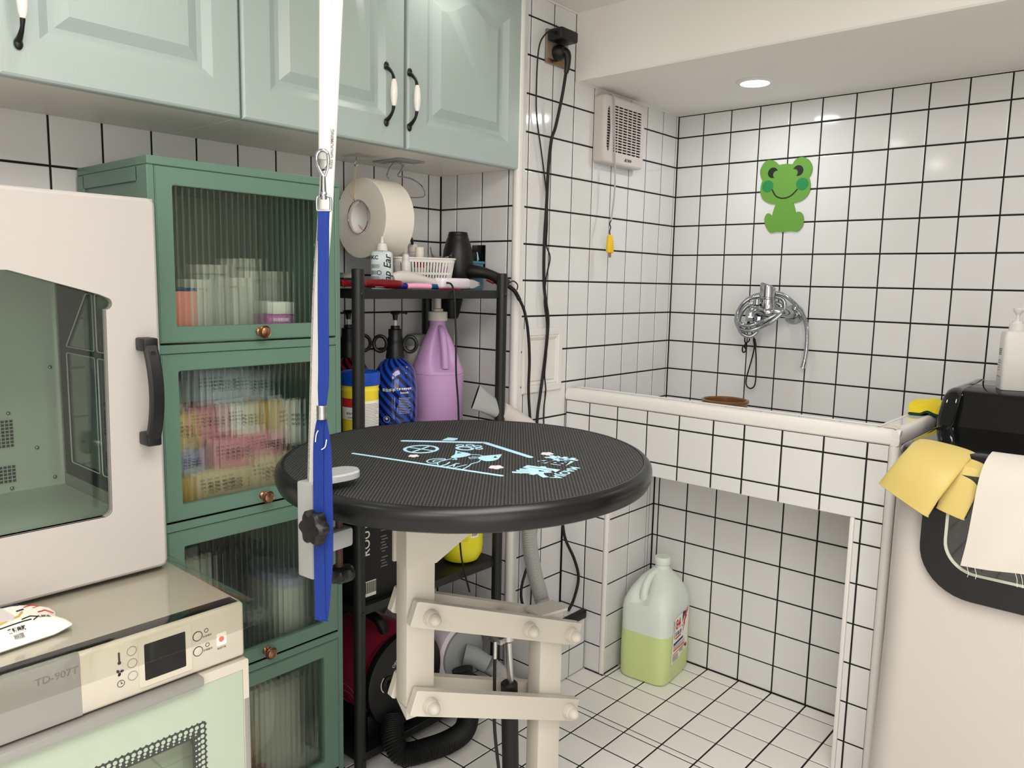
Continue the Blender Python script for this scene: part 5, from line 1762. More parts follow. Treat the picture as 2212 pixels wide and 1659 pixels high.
def pump_bottle(name, label, loc, rz, mb, ring_m='black_pl'):
    o = thing(name, label, 'bottle', loc, (0, 0, rz), None, False)
    rr = 0.0565
    part(o, 'body', G().lathe([(rr * 0.72, 0), (rr * 0.86, 0.004), (rr * 0.95, 0.018), (rr, 0.05), (rr, 0.115), (rr * 0.97, 0.14), (rr * 0.87, 0.165), (rr * 0.68, 0.183), (rr * 0.44, 0.193), (rr * 0.4, 0.197)], seg=56), mb)
    part(o, 'collar', G().lathe([(0.024, 0.195), (0.0245, 0.2), (0.022, 0.212), (0.0225, 0.222), (0.0185, 0.232), (0.0195, 0.238), (0.0195, 0.246), (0.0175, 0.25), (0.0178, 0.268), (0.0155, 0.2695), (0.012, 0.27), (0.012, 0.277), (0.0105, 0.278)], seg=32), ring_m)
    for s in (-1, 1):
        e = [(s * (0.0385 + 0.0165 * math.cos(2 * PI * k / 28)), 0, 0.231 + 0.0195 * math.sin(2 * PI * k / 28)) for k in range(29)]
        part(o, 'finger_ring', G().tube(e, 0.0048, 10, 0), ring_m)
    part(o, 'stem', G().cyl((0, 0, 0.277), (0, 0, 0.293), 0.0045, seg=14), 'cap_white')
    g = G().lathe([(0.0055, 0.292), (0.0065, 0.3), (0.0075, 0.306), (0.0125, 0.309), (0.0145, 0.312), (0.012, 0.315), (0.002, 0.316)], seg=24)
    g.tube([(0.0, 0, 0.312), (0.012, 0.001, 0.3125), (0.024, 0.002, 0.3115), (0.03, 0.002, 0.3085)], lambda t: 0.0042 - 0.0015 * t, 10, 4)
    part(o, 'pump_head', g, ring_m)
    return o


o = pump_bottle('blue_pump_bottle', 'blue and black striped pump bottle with two finger rings, left of the lilac jug', (-0.115, -1.183, z), CAMR, 'bluestripe')
wrap_text(o, '职业纤手', 0.0085, 0.0573, -98, 0.118, 'card', 0.0001)
wrap_text(o, '柔顺滋养护发素', 0.006, 0.0575, -57, 0.121, 'card', 0.0002)
wrap_text(o, 'Smooth', 0.0075, 0.0575, -57, 0.112, 'card', 0.0001)
wrap_lines(o, 0.0571, -72, -38, 0.098, 10, 0.0042, 'pale_blue')
wrap_lines(o, 0.0571, -72, -42, 0.035, 2, 0.005, 'pale_blue')
g = G()
FW = lambda u, v, w: ((0.057 + w) * math.cos(math.radians(-103) + u / 0.057), (0.057 + w) * math.sin(math.radians(-103) + u / 0.057), 0.044 + v)
g.plate(arc(0, 0, 0.0085, 0, 350, 30), FW, 0, 0.0003, [arc(0, 0, 0.0078, 0, 350, 30)])
g.plate(arc(0, 0.002, 0.0035, 0, 350, 12), FW, 0, 0.0003)
part(o, 'emblem', g, 'pale_blue', 'round pale blue emblem')
stripes_red = stripes('dark_striped_bottle', (14, 12, 14), (96, 16, 26))
M['redstripe'] = stripes_red
pump_bottle('dark_pump_bottle', 'black and dark red pump bottle behind the yellow tub', (-0.205, -1.262, z), CAMR + 0.2, 'redstripe')

jg = thing('lilac_jug', 'lilac gallon jug with moulded handle and off-white pump collar on the middle shelf', 'jug', (-0.135, -1.015, z), (0, 0, CAMR), None, False)
prof = [(0.062, 0), (0.068, 0.004), (0.0715, 0.016), (0.0722, 0.022), (0.0708, 0.0225), (0.0715, 0.024), (0.0725, 0.14), (0.0708, 0.142), (0.0722, 0.144), (0.0715, 0.152), (0.0665, 0.166), (0.058, 0.186), (0.049, 0.21), (0.039, 0.234), (0.0285, 0.256), (0.0235, 0.268), (0.0215, 0.274), (0.0215, 0.29)]
R = []
th_h = math.radians(-64)
for rr, h in prof:
    ringp = []
    for k in range(72):
        t = 2 * PI * k / 72
        d = math.atan2(math.sin(t - th_h), math.cos(t - th_h))
        b_ = max(0.0, math.sin(PI * min(1, max(0, (h - 0.155) / 0.11)))) ** 0.7
        kk = 1 - 0.55 * b_ * math.exp(-(d / 0.55) ** 4)
        ringp.append((rr * kk * math.cos(t), rr * kk * math.sin(t), h))
    R.append(ringp)
part(jg, 'body', G().rings(R), 'lilac')
c_, s_ = math.cos(th_h), math.sin(th_h)
g = G().tube([(0.017 * c_, 0.017 * s_, 0.268), (0.030 * c_, 0.030 * s_, 0.262), (0.040 * c_, 0.040 * s_, 0.245), (0.0505 * c_, 0.0505 * s_, 0.215), (0.057 * c_, 0.057 * s_, 0.185), (0.060 * c_, 0.060 * s_, 0.16)], lambda t: 0.0088 + 0.001 * t, 16, 7)
part(jg, 'handle', g, 'lilac')
g = G()
R = []
for h, k in ((0.286, 0.97), (0.288, 1), (0.309, 1), (0.311, 0.97)):
    R.append([((0.0255 + 0.0008 * (i % 2)) * k * math.cos(2 * PI * i / 64), (0.0255 + 0.0008 * (i % 2)) * k * math.sin(2 * PI * i / 64), h) for i in range(64)])
g.rings(R)
part(jg, 'collar', g, 'cap_white', 'ribbed off-white collar', ang=80)
part(jg, 'pump', G().lathe([(0.014, 0.31), (0.0145, 0.318), (0.009, 0.32), (0.0088, 0.349), (0.007, 0.3505)], seg=24), 'cap_white')

o = thing('cloudy_jar', 'cloudy jar with flat grey lid half hidden behind the blue bottle and the jug', 'jar', (-0.228, -1.01, z), None, None, False)
part(o, 'body', G().lathe([(0.026, 0), (0.028, 0.004), (0.028, 0.2), (0.024, 0.215)], seg=28), 'clear_pl')
part(o, 'lid', G().lathe([(0.029, 0.214), (0.031, 0.218), (0.031, 0.236), (0.027, 0.243), (0.005, 0.246)], seg=28), 'grey_pl')
g = G().lathe([(0.034, 1.134), (0.036, 1.13), (0.027, 1.09), (0.022, 1.075), (0.02, 1.074)], (-0.232, -0.872, 0), seg=28)
o = solo('black_nozzle', 'black plastic cone hanging under the top shelf behind the jug', 'nozzle', g, 'black_pl', (-0.232, -0.872, 1.07))
solo('nozzle_hook', 'small black strap holding the cone under the top shelf', 'strap', G().box((-0.237, -0.877, 1.132), (-0.227, -0.867, 1.1575), 0.001), 'black_pl', (-0.232, -0.872, 1.132))

# dryer hose with flat nozzle
hz = thing('blower_hose', 'grey corrugated blower hose with flat grey nozzle and white cuff beside the rack', 'hose', (0.05, -0.8, 0.2))
n0, n1 = V((0.001, -1.004, 0.878)), V((0.012, -0.907, 0.827))
T = (n1 - n0).normalized()
sd_ = V((0.0, 0.5, 0.46)).normalized()
sd_ = (sd_ - T * sd_.dot(T)).normalized()
bd = T.cross(sd_)
R = []
for t, a, b_ in ((0, 0.033, 0.0035), (0.04, 0.033, 0.005), (0.3, 0.029, 0.009), (0.6, 0.0255, 0.0165), (0.85, 0.0245, 0.0225), (1.0, 0.0245, 0.0245)):
    q = 2 + 2 * (1 - t)
    ringp = []
    for k in range(36):
        cc, ss = math.cos(2 * PI * k / 36), math.sin(2 * PI * k / 36)
        f = (abs(cc) ** q + abs(ss) ** q) ** (-1 / q)
        ringp.append(n0.lerp(n1, t) + sd_ * a * cc * f + bd * b_ * ss * f)
    R.append(ringp)
Rin = [[p + T * 0.0005 + (n0 - p) * 0.12 for p in R[0]], [p + T * 0.03 + (n0 - p) * 0.25 for p in R[0]]]
part(hz, 'nozzle', G().rings(R, False, True), 'grey_pl')
part(hz, 'nozzle_mouth', G().rings([R[0]] + Rin, False, True), 'ink', 'dark slit')
cuff = [n1 - T * 0.012, n1 + T * 0.03, (0.03, -0.82, 0.775), (0.043, -0.795, 0.735), (0.05, -0.79, 0.69)]
part(hz, 'cuff', G().tube(cuff, lambda t: 0.0275 if t < 0.9 else 0.0265, 24, 6), 'white_pl', 'white cuff')
part(hz, 'tube', G().hose([(0.05, -0.79, 0.69), (0.048, -0.81, 0.6), (0.047, -0.82, 0.47), (0.05, -0.80, 0.36), (0.06, -0.775, 0.27), (0.10, -0.795, 0.225), (0.137, -0.815, 0.15), (0.135, -0.84, 0.075), (0.105, -0.875, 0.045), (0.075, -0.92, 0.062), (0.068, -0.965, 0.112), (0.055, -0.992, 0.142)], 0.0225, 0.0048, 0.1, 18), 'grey_hose')

# ---- third shelf
z = Z3_
lb = thing('lemon_bottle', 'round-bottomed lemon yellow bottle with barcode label on the third shelf', 'bottle', (-0.045, -1.004, z), (0, 0, CAMR), None, False)
r = 0.06
part(lb, 'body', G().lathe([(r * 0.55, 0), (r * 0.8, 0.007), (r * 0.96, 0.025), (r, 0.045), (r, 0.17), (r * 0.9, 0.2), (r * 0.4, 0.225), (r * 0.3, 0.235)], seg=48), 'lemon')
part(lb, 'cap', G().lathe([(0.021, 0.232), (0.021, 0.262), (0.018, 0.265)], seg=24), 'cap_white')
wrap_patch(lb, 'barcode_label', r + 0.0002, -60, -38, 0.078, 0.1, 'card', 'white barcode label')
g = G()
for k in range(11):
    a = math.radians(-58 + 1.6 * k)
    a2 = a + math.radians(0.5 + 0.6 * (k % 3 == 0))
    g.rings([[((r + 0.0007) * math.cos(q), (r + 0.0007) * math.sin(q), zz) for q in (a, a2)] + [((r + 0.0009) * math.cos(q), (r + 0.0009) * math.sin(q), zz) for q in (a2, a)] for zz in (0.083, 0.097)])
part(lb, 'barcode', g, 'ink')
wrap_lines(lb, r + 0.0003, -100, -64, 0.115, 10, 0.0048, 'gold')
wrap_lines(lb, r + 0.0003, -60, -30, 0.122, 3, 0.0048, 'drum')
bb = thing('black_carton', 'black carton with white vertical lettering on the third shelf behind the left post', 'box', (-0.13, -1.28, z), None, None, False)
part(bb, 'body', G().box((-0.13, -0.105, 0.0), (0.13, 0.1, 0.285), 0.002), 'ink')
letters(bb, 'ROUTER', 0.03, (0.1305, -0.088, 0.17), (0, 0, 1), (0, -1, 0), 'card', bold=0.0004)
g = G()
for k in range(26):
    if k % 7 != 4:
        g.box((0.1301, -0.045 + 0.003 * (k % 2), 0.075 + 0.0075 * k), (0.1305, -0.024 - 0.004 * (k % 3), 0.0775 + 0.0075 * k))
part(bb, 'small_print', g, 'greyink', 'column of fine vertical print')
part(bb, 'barcode_label', G().box((0.1302, -0.1, 0.012), (0.1306, -0.06, 0.05)), 'card', 'white barcode sticker')
g = G()
for k in range(12):
    g.box((0.1306, -0.096 + 0.003 * k, 0.02), (0.1309, -0.0945 + 0.003 * k + 0.0007 * (k % 2), 0.048))
part(bb, 'barcode', g, 'ink')
part(bb, 'red_mark', G().plate(arc(0.05, 0.235, 0.012, 0, 350, 16, 0.018), FX(0.1302), 0, 0.0004), 'wine_dark', 'dark red mark')
db = thing('dark_tub', 'dark green tub behind the cream post on the third shelf', 'tub', (-0.17, -1.105, z), None, None, False)
part(db, 'body', G().lathe([(0.044, 0), (0.046, 0.004), (0.046, 0.12), (0.044, 0.125)], seg=32), 'drum')
part(db, 'lid', G().lathe([(0.047, 0.124), (0.047, 0.142), (0.044, 0.145)], seg=32), 'black_pl')

# ---- bottom shelf
z = Z4_
bw = thing('pet_blower', 'wine red and black pet blower lying on the bottom shelf', 'blower', (-0.13, -1.25, z))
bc = V((0.0, -1.25, z + 0.137))
part(bw, 'body', G().lathe([(0.09, -0.26), (0.112, -0.24), (0.118, -0.2), (0.118, -0.045), (0.113, -0.035), (0.113, -0.022), (0.118, -0.018), (0.119, -0.01)], bc, (1, 0, 0), 56), 'wine')
part(bw, 'end_cap', G().lathe([(0.1205, -0.01), (0.122, -0.004), (0.12, 0.008), (0.108, 0.014), (0.02, 0.015)], bc, (1, 0, 0), 56), 'black_pl', 'black control end cap')
kb = bc + V((0.0145, -0.062, 0.012))
part(bw, 'dial', G().lathe([(0.019, 0), (0.019, 0.003), (0.0125, 0.006), (0.0125, 0.0165)], kb, (1, 0, 0), 28), 'black_pl')
part(bw, 'dial_face', G().lathe([(0.0115, 0.0165), (0.011, 0.0175), (0.001, 0.0176)], kb, (1, 0, 0), 28), 'steel', 'silver dial face')
g = G().plate(arc(kb.y, kb.z, 0.0255, 130, 230, 14) + list(reversed(arc(kb.y, kb.z, 0.0235, 130, 230, 14))), FX(bc.x + 0.0148), 0, 0.0005)
part(bw, 'dial_mark', g, 'card')
letters(bw, 'OFF', 0.012, bc + V((0.0155, -0.042, 0.054)), (0, 0.75, 0.66), (0, -0.66, 0.75), 'card')
part(bw, 'rocker', G().box(bc + V((0.014, -0.032, 0.064)), bc + V((0.024, -0.012, 0.09)), 0.003), 'black_pl')
part(bw, 'handle', G().tube([bc + V((-0.22, -0.02, 0.112)), bc + V((-0.2, -0.03, 0.143)), bc + V((-0.12, -0.034, 0.15)), bc + V((-0.06, -0.034, 0.143)), bc + V((-0.045, -0.025, 0.112))], 0.0125, 14, 6), 'rubber', 'black carrying handle')
for y_ in (-0.08, 0.08):
    part(bw, 'foot', G().box(bc + V((-0.24, y_ - 0.02, -0.1365)), bc + V((-0.02, y_ + 0.02, -0.075)), 0.006), 'rubber')
# round emblem on the barrel
eA = math.radians(208)


def EM(u, v, w):
    a = eA - v / 0.118
    rr_ = 0.1184 + w
    return bc + V((-0.085 + u, rr_ * math.cos(a), rr_ * math.sin(a)))


g = G()
for ra, rb_ in ((0.052, 0.0505), (0.034, 0.0328)):
    g.plate(arc(0, 0, ra, 0, 354, 60), EM, 0, 0.0004, [arc(0, 0, rb_, 0, 354, 60)])
part(bw, 'emblem', g, 'rose', 'thin round emblem')
for i, ch in enumerate('ZHOU'):
    t = math.radians(12 - 22 * i)
    o = letters(bw, ch, 0.014, (0, 0, 0), (1, 0, 0), (0, 1, 0), 'rose')
    ct, stt = math.cos(t), math.sin(t)
    for v in o.data.vertices:
        v.co += ORG[bw]
        u_, v_ = v.co.x, v.co.y + 0.0425
        uu, vv = u_ * stt + v_ * ct, -u_ * ct + v_ * stt
        v.co = V(EM(uu, vv, 0.0004)) - ORG[bw]
part(bw, 'hose', G().hose([bc + V((0.012, -0.05, -0.085)), (0.05, -1.325, 0.06), (0.075, -1.315, 0.033), (0.1, -1.26, 0.031), (0.115, -1.2, 0.031), (0.11, -1.14, 0.034), (0.085, -1.1, 0.06), (0.06, -1.09, 0.12), (0.05, -1.09, 0.16)], 0.0285, 0.005, 0.09, 20), 'rubber', 'black corrugated hose')

cn = thing('silencer_canister', 'white canister with grey spout on the bottom shelf, right of the red blower', 'canister', (-0.12, -1.035, z))
cc = V((0.0, -1.035, z + 0.121))
part(cn, 'body', G().lathe([(0.075, -0.27), (0.084, -0.262), (0.0855, -0.24), (0.0855, -0.03), (0.082, -0.012), (0.072, -0.003), (0.068, 0.0)], cc, (1, 0, 0), 56), 'lilac_wht')
part(cn, 'end_cap', G().lathe([(0.0735, -0.004), (0.0735, 0.003), (0.068, 0.006), (0.03, 0.007)], cc, (1, 0, 0), 48), 'grey_pl')
part(cn, 'spout', G().tube([cc + V((0.005, 0, 0)), cc + V((0.02, 0.012, -0.004)), cc + V((0.036, 0.026, -0.014)), cc + V((0.054, 0.04, -0.026))], lambda t: 0.03 - 0.0065 * t, 24, 6), 'grey_pl')
for y_ in (-0.05, 0.05):
    part(cn, 'cradle', G().box(cc + V((-0.2, y_ - 0.01, -0.1205)), cc + V((-0.05, y_ + 0.01, -0.06)), 0.003), 'rubber')
# ================================================================ on the side wall (x = 0)
so = thing('wall_socket', 'bronze coloured double wall socket plate high on the white tiles', 'socket', (0.001, -0.7, 1.83))
part(so, 'plate', G().box((0.0005, -0.7485, 1.787), (0.0095, -0.6535, 1.877), 0.003), 'bronze_plate')
part(so, 'lower_bar', G().box((0.0095, -0.746, 1.789), (0.0105, -0.656, 1.799), 0.0005), 'brass')
ad = thing('power_adapter', 'black plug-in power adapter with thin lead in the upper wall socket', 'adapter', (0.03, -0.72, 1.86))
part(ad, 'body', G().box((0.0108, -0.752, 1.842), (0.062, -0.676, 1.872), 0.006, 3), 'black_pl')
part(ad, 'strain_relief', G().tube([(0.04, -0.75, 1.857), (0.042, -0.765, 1.857)], 0.0045, 12, 0), 'rubber')
thin = [(0.042, -0.763, 1.857), (0.04, -0.785, 1.851), (0.03, -0.802, 1.825), (0.022, -0.803, 1.785), (0.014, -0.796, 1.71), (0.010, -0.787, 1.635), (0.010, -0.762, 1.54), (0.010, -0.741, 1.457), (0.012, -0.733, 1.40), (0.012, -0.731, 1.345), (0.016, -0.737, 1.29), (0.022, -0.727, 1.255), (0.016, -0.734, 1.20), (0.014, -0.738, 1.13), (0.016, -0.728, 1.07), (0.018, -0.726, 0.99), (0.02, -0.735, 0.92), (0.02, -0.728, 0.87), (0.022, -0.738, 0.80), (0.028, -0.735, 0.65), (0.03, -0.81, 0.46), (0.028, -0.785, 0.38), (0.035, -0.79, 0.30), (0.04, -0.80, 0.191)]
part(ad, 'lead', G().tube(thin, 0.0022, 8), 'rubber')
pg = thing('power_plug', 'black round mains plug with thick cable in the lower wall socket', 'plug', (0.03, -0.69, 1.81))
part(pg, 'body', G().lathe([(0.021, 0.0), (0.0215, 0.012), (0.019, 0.018), (0.014, 0.028), (0.010, 0.03)], (0.0108, -0.708, 1.818), (1, 0, 0), 28), 'black_pl')
part(pg, 'elbow', G().tube([(0.03, -0.707, 1.82), (0.042, -0.703, 1.815), (0.046, -0.702, 1.80), (0.045, -0.702, 1.778), (0.043, -0.704, 1.762)], lambda t: 0.0125 - 0.006 * t, 14, 6), 'black_pl')
thick = [(0.043, -0.704, 1.766), (0.036, -0.71, 1.70), (0.022, -0.717, 1.62), (0.012, -0.7215, 1.585), (0.009, -0.7275, 1.52), (0.009, -0.731, 1.457), (0.010, -0.7345, 1.39), (0.010, -0.739, 1.32), (0.010, -0.7395, 1.25), (0.010, -0.736, 1.18), (0.010, -0.726, 1.13), (0.010, -0.7135, 1.08), (0.011, -0.717, 1.02), (0.012, -0.727, 0.955), (0.014, -0.744, 0.87), (0.018, -0.762, 0.79), (0.03, -0.77, 0.70), (0.036, -0.70, 0.58), (0.05, -0.675, 0.49), (0.06, -0.665, 0.42), (0.075, -0.635, 0.35), (0.085, -0.625, 0.29), (0.08, -0.64, 0.225), (0.075, -0.66, 0.194)]
part(pg, 'cable', G().tube(thick, 0.0046, 10), 'rubber')

# extractor fan
fn = thing('extractor_fan', 'white square wall extractor fan with slotted grille under the ceiling above the bath', 'fan', (0.02, -0.39, 1.65))
fy0, fy1, fz0, fz1 = -0.506, -0.2795, 1.549, 1.7475
g = G().plate(rrect(fy0, fz0, fy1, fz1, 0.012, 5), FX(0), 0.0008, 0.03)
g.rings([[(x, p[0], p[1]) for p in rrect(fy0 + d, fz0 + d, fy1 - d, fz1 - d, 0.012, 5)] for x, d in ((0.03, 0), (0.036, 0.0015), (0.039, 0.006))], False, False)
ghole = [(-0.4545, 1.5825), (-0.3005, 1.5825), (-0.3005, 1.722), (-0.4545, 1.722)]
shole = rpoly([(-0.4905, 1.59), (-0.478, 1.578), (-0.4705, 1.65), (-0.478, 1.72), (-0.4905, 1.705)], 0.012, 4)
g.plate(rrect(fy0 + 0.006, fz0 + 0.006, fy1 - 0.006, fz1 - 0.006, 0.010, 5), FX(0), 0.036, 0.039, [ghole, shole])
part(fn, 'cover', g, 'white_pl')
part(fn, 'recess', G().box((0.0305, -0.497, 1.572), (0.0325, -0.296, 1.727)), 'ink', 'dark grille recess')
g = G()
n = 17
for k in range(n + 1):
    z = 1.5825 + 0.1395 * k / n
    g.box((0.0355, -0.4555, z - 0.0019), (0.0388, -0.2995, z + 0.0019), 0.0006, 1)
for k in range(7):
    y = -0.4545 + 0.154 * k / 6
    g.box((0.0352, y - 0.0012, 1.582), (0.0384, y + 0.0012, 1.7225))
part(fn, 'grille', g, 'white_pl', 'slotted grille', kind='stuff')
g = G()
for k in range(18):
    z = 1.585 + 0.134 * k / 17
    g.box((0.033, -0.4915, z - 0.0015), (0.0345, -0.47, z + 0.0015))
part(fn, 'side_ribs', g, 'grey_pl', kind='stuff')
letters(fn, '艾美特', 0.011, (0.0394, -0.368, 1.5655), (0, 1, 0), (0, 0, 1), 'ink', bold=0.0002)
g = G().plate([(-0.392, 1.561), (-0.386, 1.572), (-0.385, 1.567), (-0.382, 1.566), (-0.384, 1.564), (-0.3835, 1.561), (-0.387, 1.5635)], FX(0.0391), 0, 0.0004)
part(fn, 'emblem', g, 'ink')
fc = thing('fan_cord', 'grey fan cord with a yellow plug dangling in front of the tiles', 'plug', (0.045, -0.47, 1.3))
part(fc, 'cord', G().tube([(0.03, -0.470, 1.752), (0.043, -0.4665, 1.742), (0.044, -0.461, 1.69), (0.044, -0.4525, 1.58), (0.046, -0.449, 1.50), (0.046, -0.45, 1.45), (0.048, -0.459, 1.41), (0.05, -0.468, 1.375)], 0.0026, 8), 'grey_hose')
part(fc, 'twisted_wires', G().tube([(0.05, -0.468, 1.378), (0.05, -0.4745, 1.366), (0.05, -0.469, 1.356), (0.05, -0.4735, 1.344), (0.05, -0.4705, 1.333)], 0.0017, 8), 'rubber')
R = []
for z, ay, ax, dy in ((1.333, 0.0075, 0.006, 0), (1.331, 0.0095, 0.0075, 0), (1.31, 0.0125, 0.0095, 0.001), (1.287, 0.0145, 0.0105, 0.002), (1.281, 0.0145, 0.0105, 0.003), (1.279, 0.012, 0.009, 0.003)):
    R.append([(0.05 + ax * math.cos(2 * PI * k / 28), -0.4715 + dy + ay * math.sin(2 * PI * k / 28), z) for k in range(28)])
pb = part(fc, 'plug', G().rings(R), 'yellow', 'yellow plug')
g = G()
for k in range(5):
    g.tube([(0.0605, -0.4655 + 0.0012 * k - 0.004, 1.314 - 0.006 * k), (0.061, -0.4655 + 0.0012 * k + 0.004, 1.3135 - 0.006 * k)], 0.0007, 6, 0)
part(pb, 'grip_ridges', g, 'yellow')
g = G()
for dy in (-0.0035, 0.0035):
    g.box((0.0485, -0.468 + dy - 0.0014, 1.265), (0.0515, -0.468 + dy + 0.0014, 1.281), 0.0004, 1)
part(fc, 'prongs', g, 'brass')

# access panel
ap = thing('access_panel', 'white framed access panel on the side wall tiles behind the hanging cables', 'panel', (0.002, -0.727, 0.96))
o_ = [(-0.8165, 0.868), (-0.637, 0.868), (-0.637, 1.0525), (-0.8165, 1.0525)]
i_ = lambda d: [(-0.8165 + d, 0.868 + d), (-0.637 - d, 0.868 + d), (-0.637 - d, 1.0525 - d), (-0.8165 + d, 1.0525 - d)]
g = G().rings([[(x, p[0], p[1]) for p in i_(d)] for x, d in ((0.0004, 0), (0.006, 0.0), (0.0075, 0.002), (0.008, 0.018), (0.0055, 0.02), (0.0055, 0.022), (0.0075, 0.024), (0.004, 0.031), (0.002, 0.033))], True, True)
part(ap, 'frame', g, 'pump_white', ang=20)
part(ap, 'door', G().box((0.002, -0.7825, 0.902), (0.006, -0.671, 1.0185), 0.001, 1), 'pump_white')

# ================================================================ on the back wall (y = 0)
# frog sticker
HP = [(0.3392, 1.5913), (0.3562, 1.5863), (0.3709, 1.573), (0.3845, 1.5745), (0.399, 1.5745), (0.4145, 1.5721), (0.4234, 1.5851), (0.4355, 1.5909), (0.4478, 1.5915), (0.4633, 1.5834), (0.4747, 1.5689), (0.4784, 1.5534), (0.4752, 1.5367), (0.4698, 1.5277), (0.4753, 1.5112), (0.4758, 1.4907), (0.4684, 1.4723), (0.4534, 1.4594), (0.4378, 1.4541), (0.4245, 1.4522), (0.4308, 1.438), (0.4356, 1.4204), (0.4434, 1.4239), (0.4525, 1.4206), (0.4604, 1.409), (0.4625, 1.3917), (0.4575, 1.3745), (0.4423, 1.3619), (0.4223, 1.3645), (0.4043, 1.3623), (0.3933, 1.3617), (0.3765, 1.3636), (0.3572, 1.3605), (0.344, 1.3743), (0.3354, 1.3906), (0.3334, 1.4068), (0.3392, 1.4199), (0.3484, 1.4219), (0.3583, 1.4138), (0.3626, 1.434), (0.3689, 1.4514), (0.3482, 1.4542), (0.3268, 1.4659), (0.3162, 1.4825), (0.3135, 1.5004), (0.315, 1.5164), (0.319, 1.5276), (0.3113, 1.5432), (0.3092, 1.5611), (0.3175, 1.5799), (0.3281, 1.5895)]
cusp = {2, 5, 13, 19, 21, 38, 40, 46}
OUT = []
nH = len(HP)
seg_ = []
idx = sorted(cusp)
for a, b in zip(idx, idx[1:] + [idx[0] + nH]):
    run = [HP[k % nH] for k in range(a, b + 1)]
    c = catmull([(q[0], q[1], 0) for q in run], 4)
    OUT += [(q.x, q.y) for q in c[:-1]]
fr = thing('frog_sticker', 'bright green smiling frog foam sticker on the white back wall tiles', 'sticker', (0.394, -0.001, 1.475))
part(fr, 'foam_body', G().plate(OUT, FY(-0.0002), 0, 0.004), 'frog')
for (ex, ez, hx, hz) in ((0.3527, 1.5499, 0.3685, 1.5425), (0.4347, 1.5508, 0.4232, 1.5445)):
    g = G()
    # crescent: disc minus a smaller disc
    R1, R2 = 0.0166, 0.0078 if ex > 0.4 else 0.007
    d = math.hypot(hx - ex, hz - ez)
    if ex > 0.4:
        hx, hz, R2 = ex - 0.0125, ez - 0.0062, 0.0118
    else:
        hx, hz, R2 = ex + 0.0125, ez - 0.0062, 0.0118
    d = math.hypot(hx - ex, hz - ez)
    a = math.acos((R1 * R1 + d * d - R2 * R2) / (2 * R1 * d))
    b = math.acos((R2 * R2 + d * d - R1 * R1) / (2 * R2 * d))
    t0 = math.atan2(hz - ez, hx - ex)
    pts = [(ex + R1 * math.cos(t0 + a + (2 * PI - 2 * a) * k / 24), ez + R1 * math.sin(t0 + a + (2 * PI - 2 * a) * k / 24)) for k in range(25)]
    t1 = t0 + PI
    pts += [(hx + R2 * math.cos(t1 + b - 2 * b * k / 12), hz + R2 * math.sin(t1 + b - 2 * b * k / 12)) for k in range(1, 12)]
    g.plate(pts, FY(-0.0042), 0, 0.0006)
    part(fr, 'eye', g, 'ink', 'black crescent eye')
for ex, ez, r in ((0.3381, 1.5078, 0.0188), (0.4504, 1.5085, 0.0195)):
    part(fr, 'cheek', G().plate(arc(ex, ez, r, 0, 350, 36), FY(-0.0042), 0, 0.0006), 'frog_dark', 'dark green round cheek')
mp_ = catmull([(0.353, 0, 1.4975), (0.3675, 0, 1.476), (0.3899, 0, 1.4678), (0.4151, 0, 1.4735), (0.4365, 0, 1.4935)], 8)
mp_ = [(q.x, q.z) for q in mp_]
L_, R2_ = [], []
for i, q in enumerate(mp_):
    a, b = mp_[max(i - 1, 0)], mp_[min(i + 1, len(mp_) - 1)]
    t = V((b[0] - a[0], b[1] - a[1])).normalized()
    L_.append((q[0] - t.y * 0.0021, q[1] + t.x * 0.0021))
    R2_.append((q[0] + t.y * 0.0021, q[1] - t.x * 0.0021))
part(fr, 'mouth', G().plate(R2_ + list(reversed(L_)), FY(-0.0042), 0, 0.0005), 'ink', 'black smiling mouth line')

# shower mixer
fa = thing('shower_mixer', 'chrome wall shower mixer on the back wall with its metal hose coiled round it', 'faucet', (0.40, -0.002, 1.11))
for x in (0.452, 0.338):
    g = G().lathe([(0.032, 0.001), (0.0315, 0.004), (0.026, 0.011), (0.018, 0.014), (0.016, 0.016)], (x, 0, 1.1), (0, -1, 0), 36)
    part(fa, 'flange', g, 'chrome')
    s_ = 1 if x > 0.4 else -1
    part(fa, 'union', G().tube([(x, -0.012, 1.1), (x, -0.045, 1.103), (x - s_ * 0.012, -0.078, 1.108), (0.4 + s_ * 0.018, -0.09, 1.11)], lambda t: 0.0135 + 0.003 * t, 20, 6), 'chrome')
g = G().lathe([(0.012, -0.045), (0.019, -0.04), (0.0255, -0.02), (0.0275, 0.005), (0.026, 0.025), (0.0235, 0.036)], (0.4, -0.092, 1.11), seg=36)
g.ball((0.4, -0.095, 1.106), 0.026, 24, 14, (1.25, 1.1, 0.9))
part(fa, 'body', g, 'chrome')
part(fa, 'cartridge', G().lathe([(0.0235, 0.146), (0.0245, 0.148), (0.0245, 0.152), (0.024, 0.153)], (0.399, -0.093, 1.0), seg=36), 'chrome')
R = []
for z, r, lean in ((0.154, 0.0242, 0), (0.170, 0.0242, 0), (0.184, 0.0238, 0.0), (0.1895, 0.0232, 0.0), (0.193, 0.02, 0.0)):
    ringp = []
    for k in range(36):
        t = 2 * PI * k / 36
        cx_, cy_ = r * math.cos(t), r * math.sin(t)
        tilt = (cx_ * -0.28 + cy_ * -0.14) * max(0, (z - 0.165) / 0.025)
        ringp.append((0.398 + cx_, -0.093 + cy_, 1.0 + z + tilt))
    R.append(ringp)
part(fa, 'lever', G().rings(R), 'chrome', 'slanted lever cap')
g = G().tube([(0.392, -0.10, 1.105), (0.378, -0.125, 1.112), (0.370, -0.142, 1.104), (0.369, -0.147, 1.09)], lambda t: 0.018 - 0.003 * t, 20, 6)
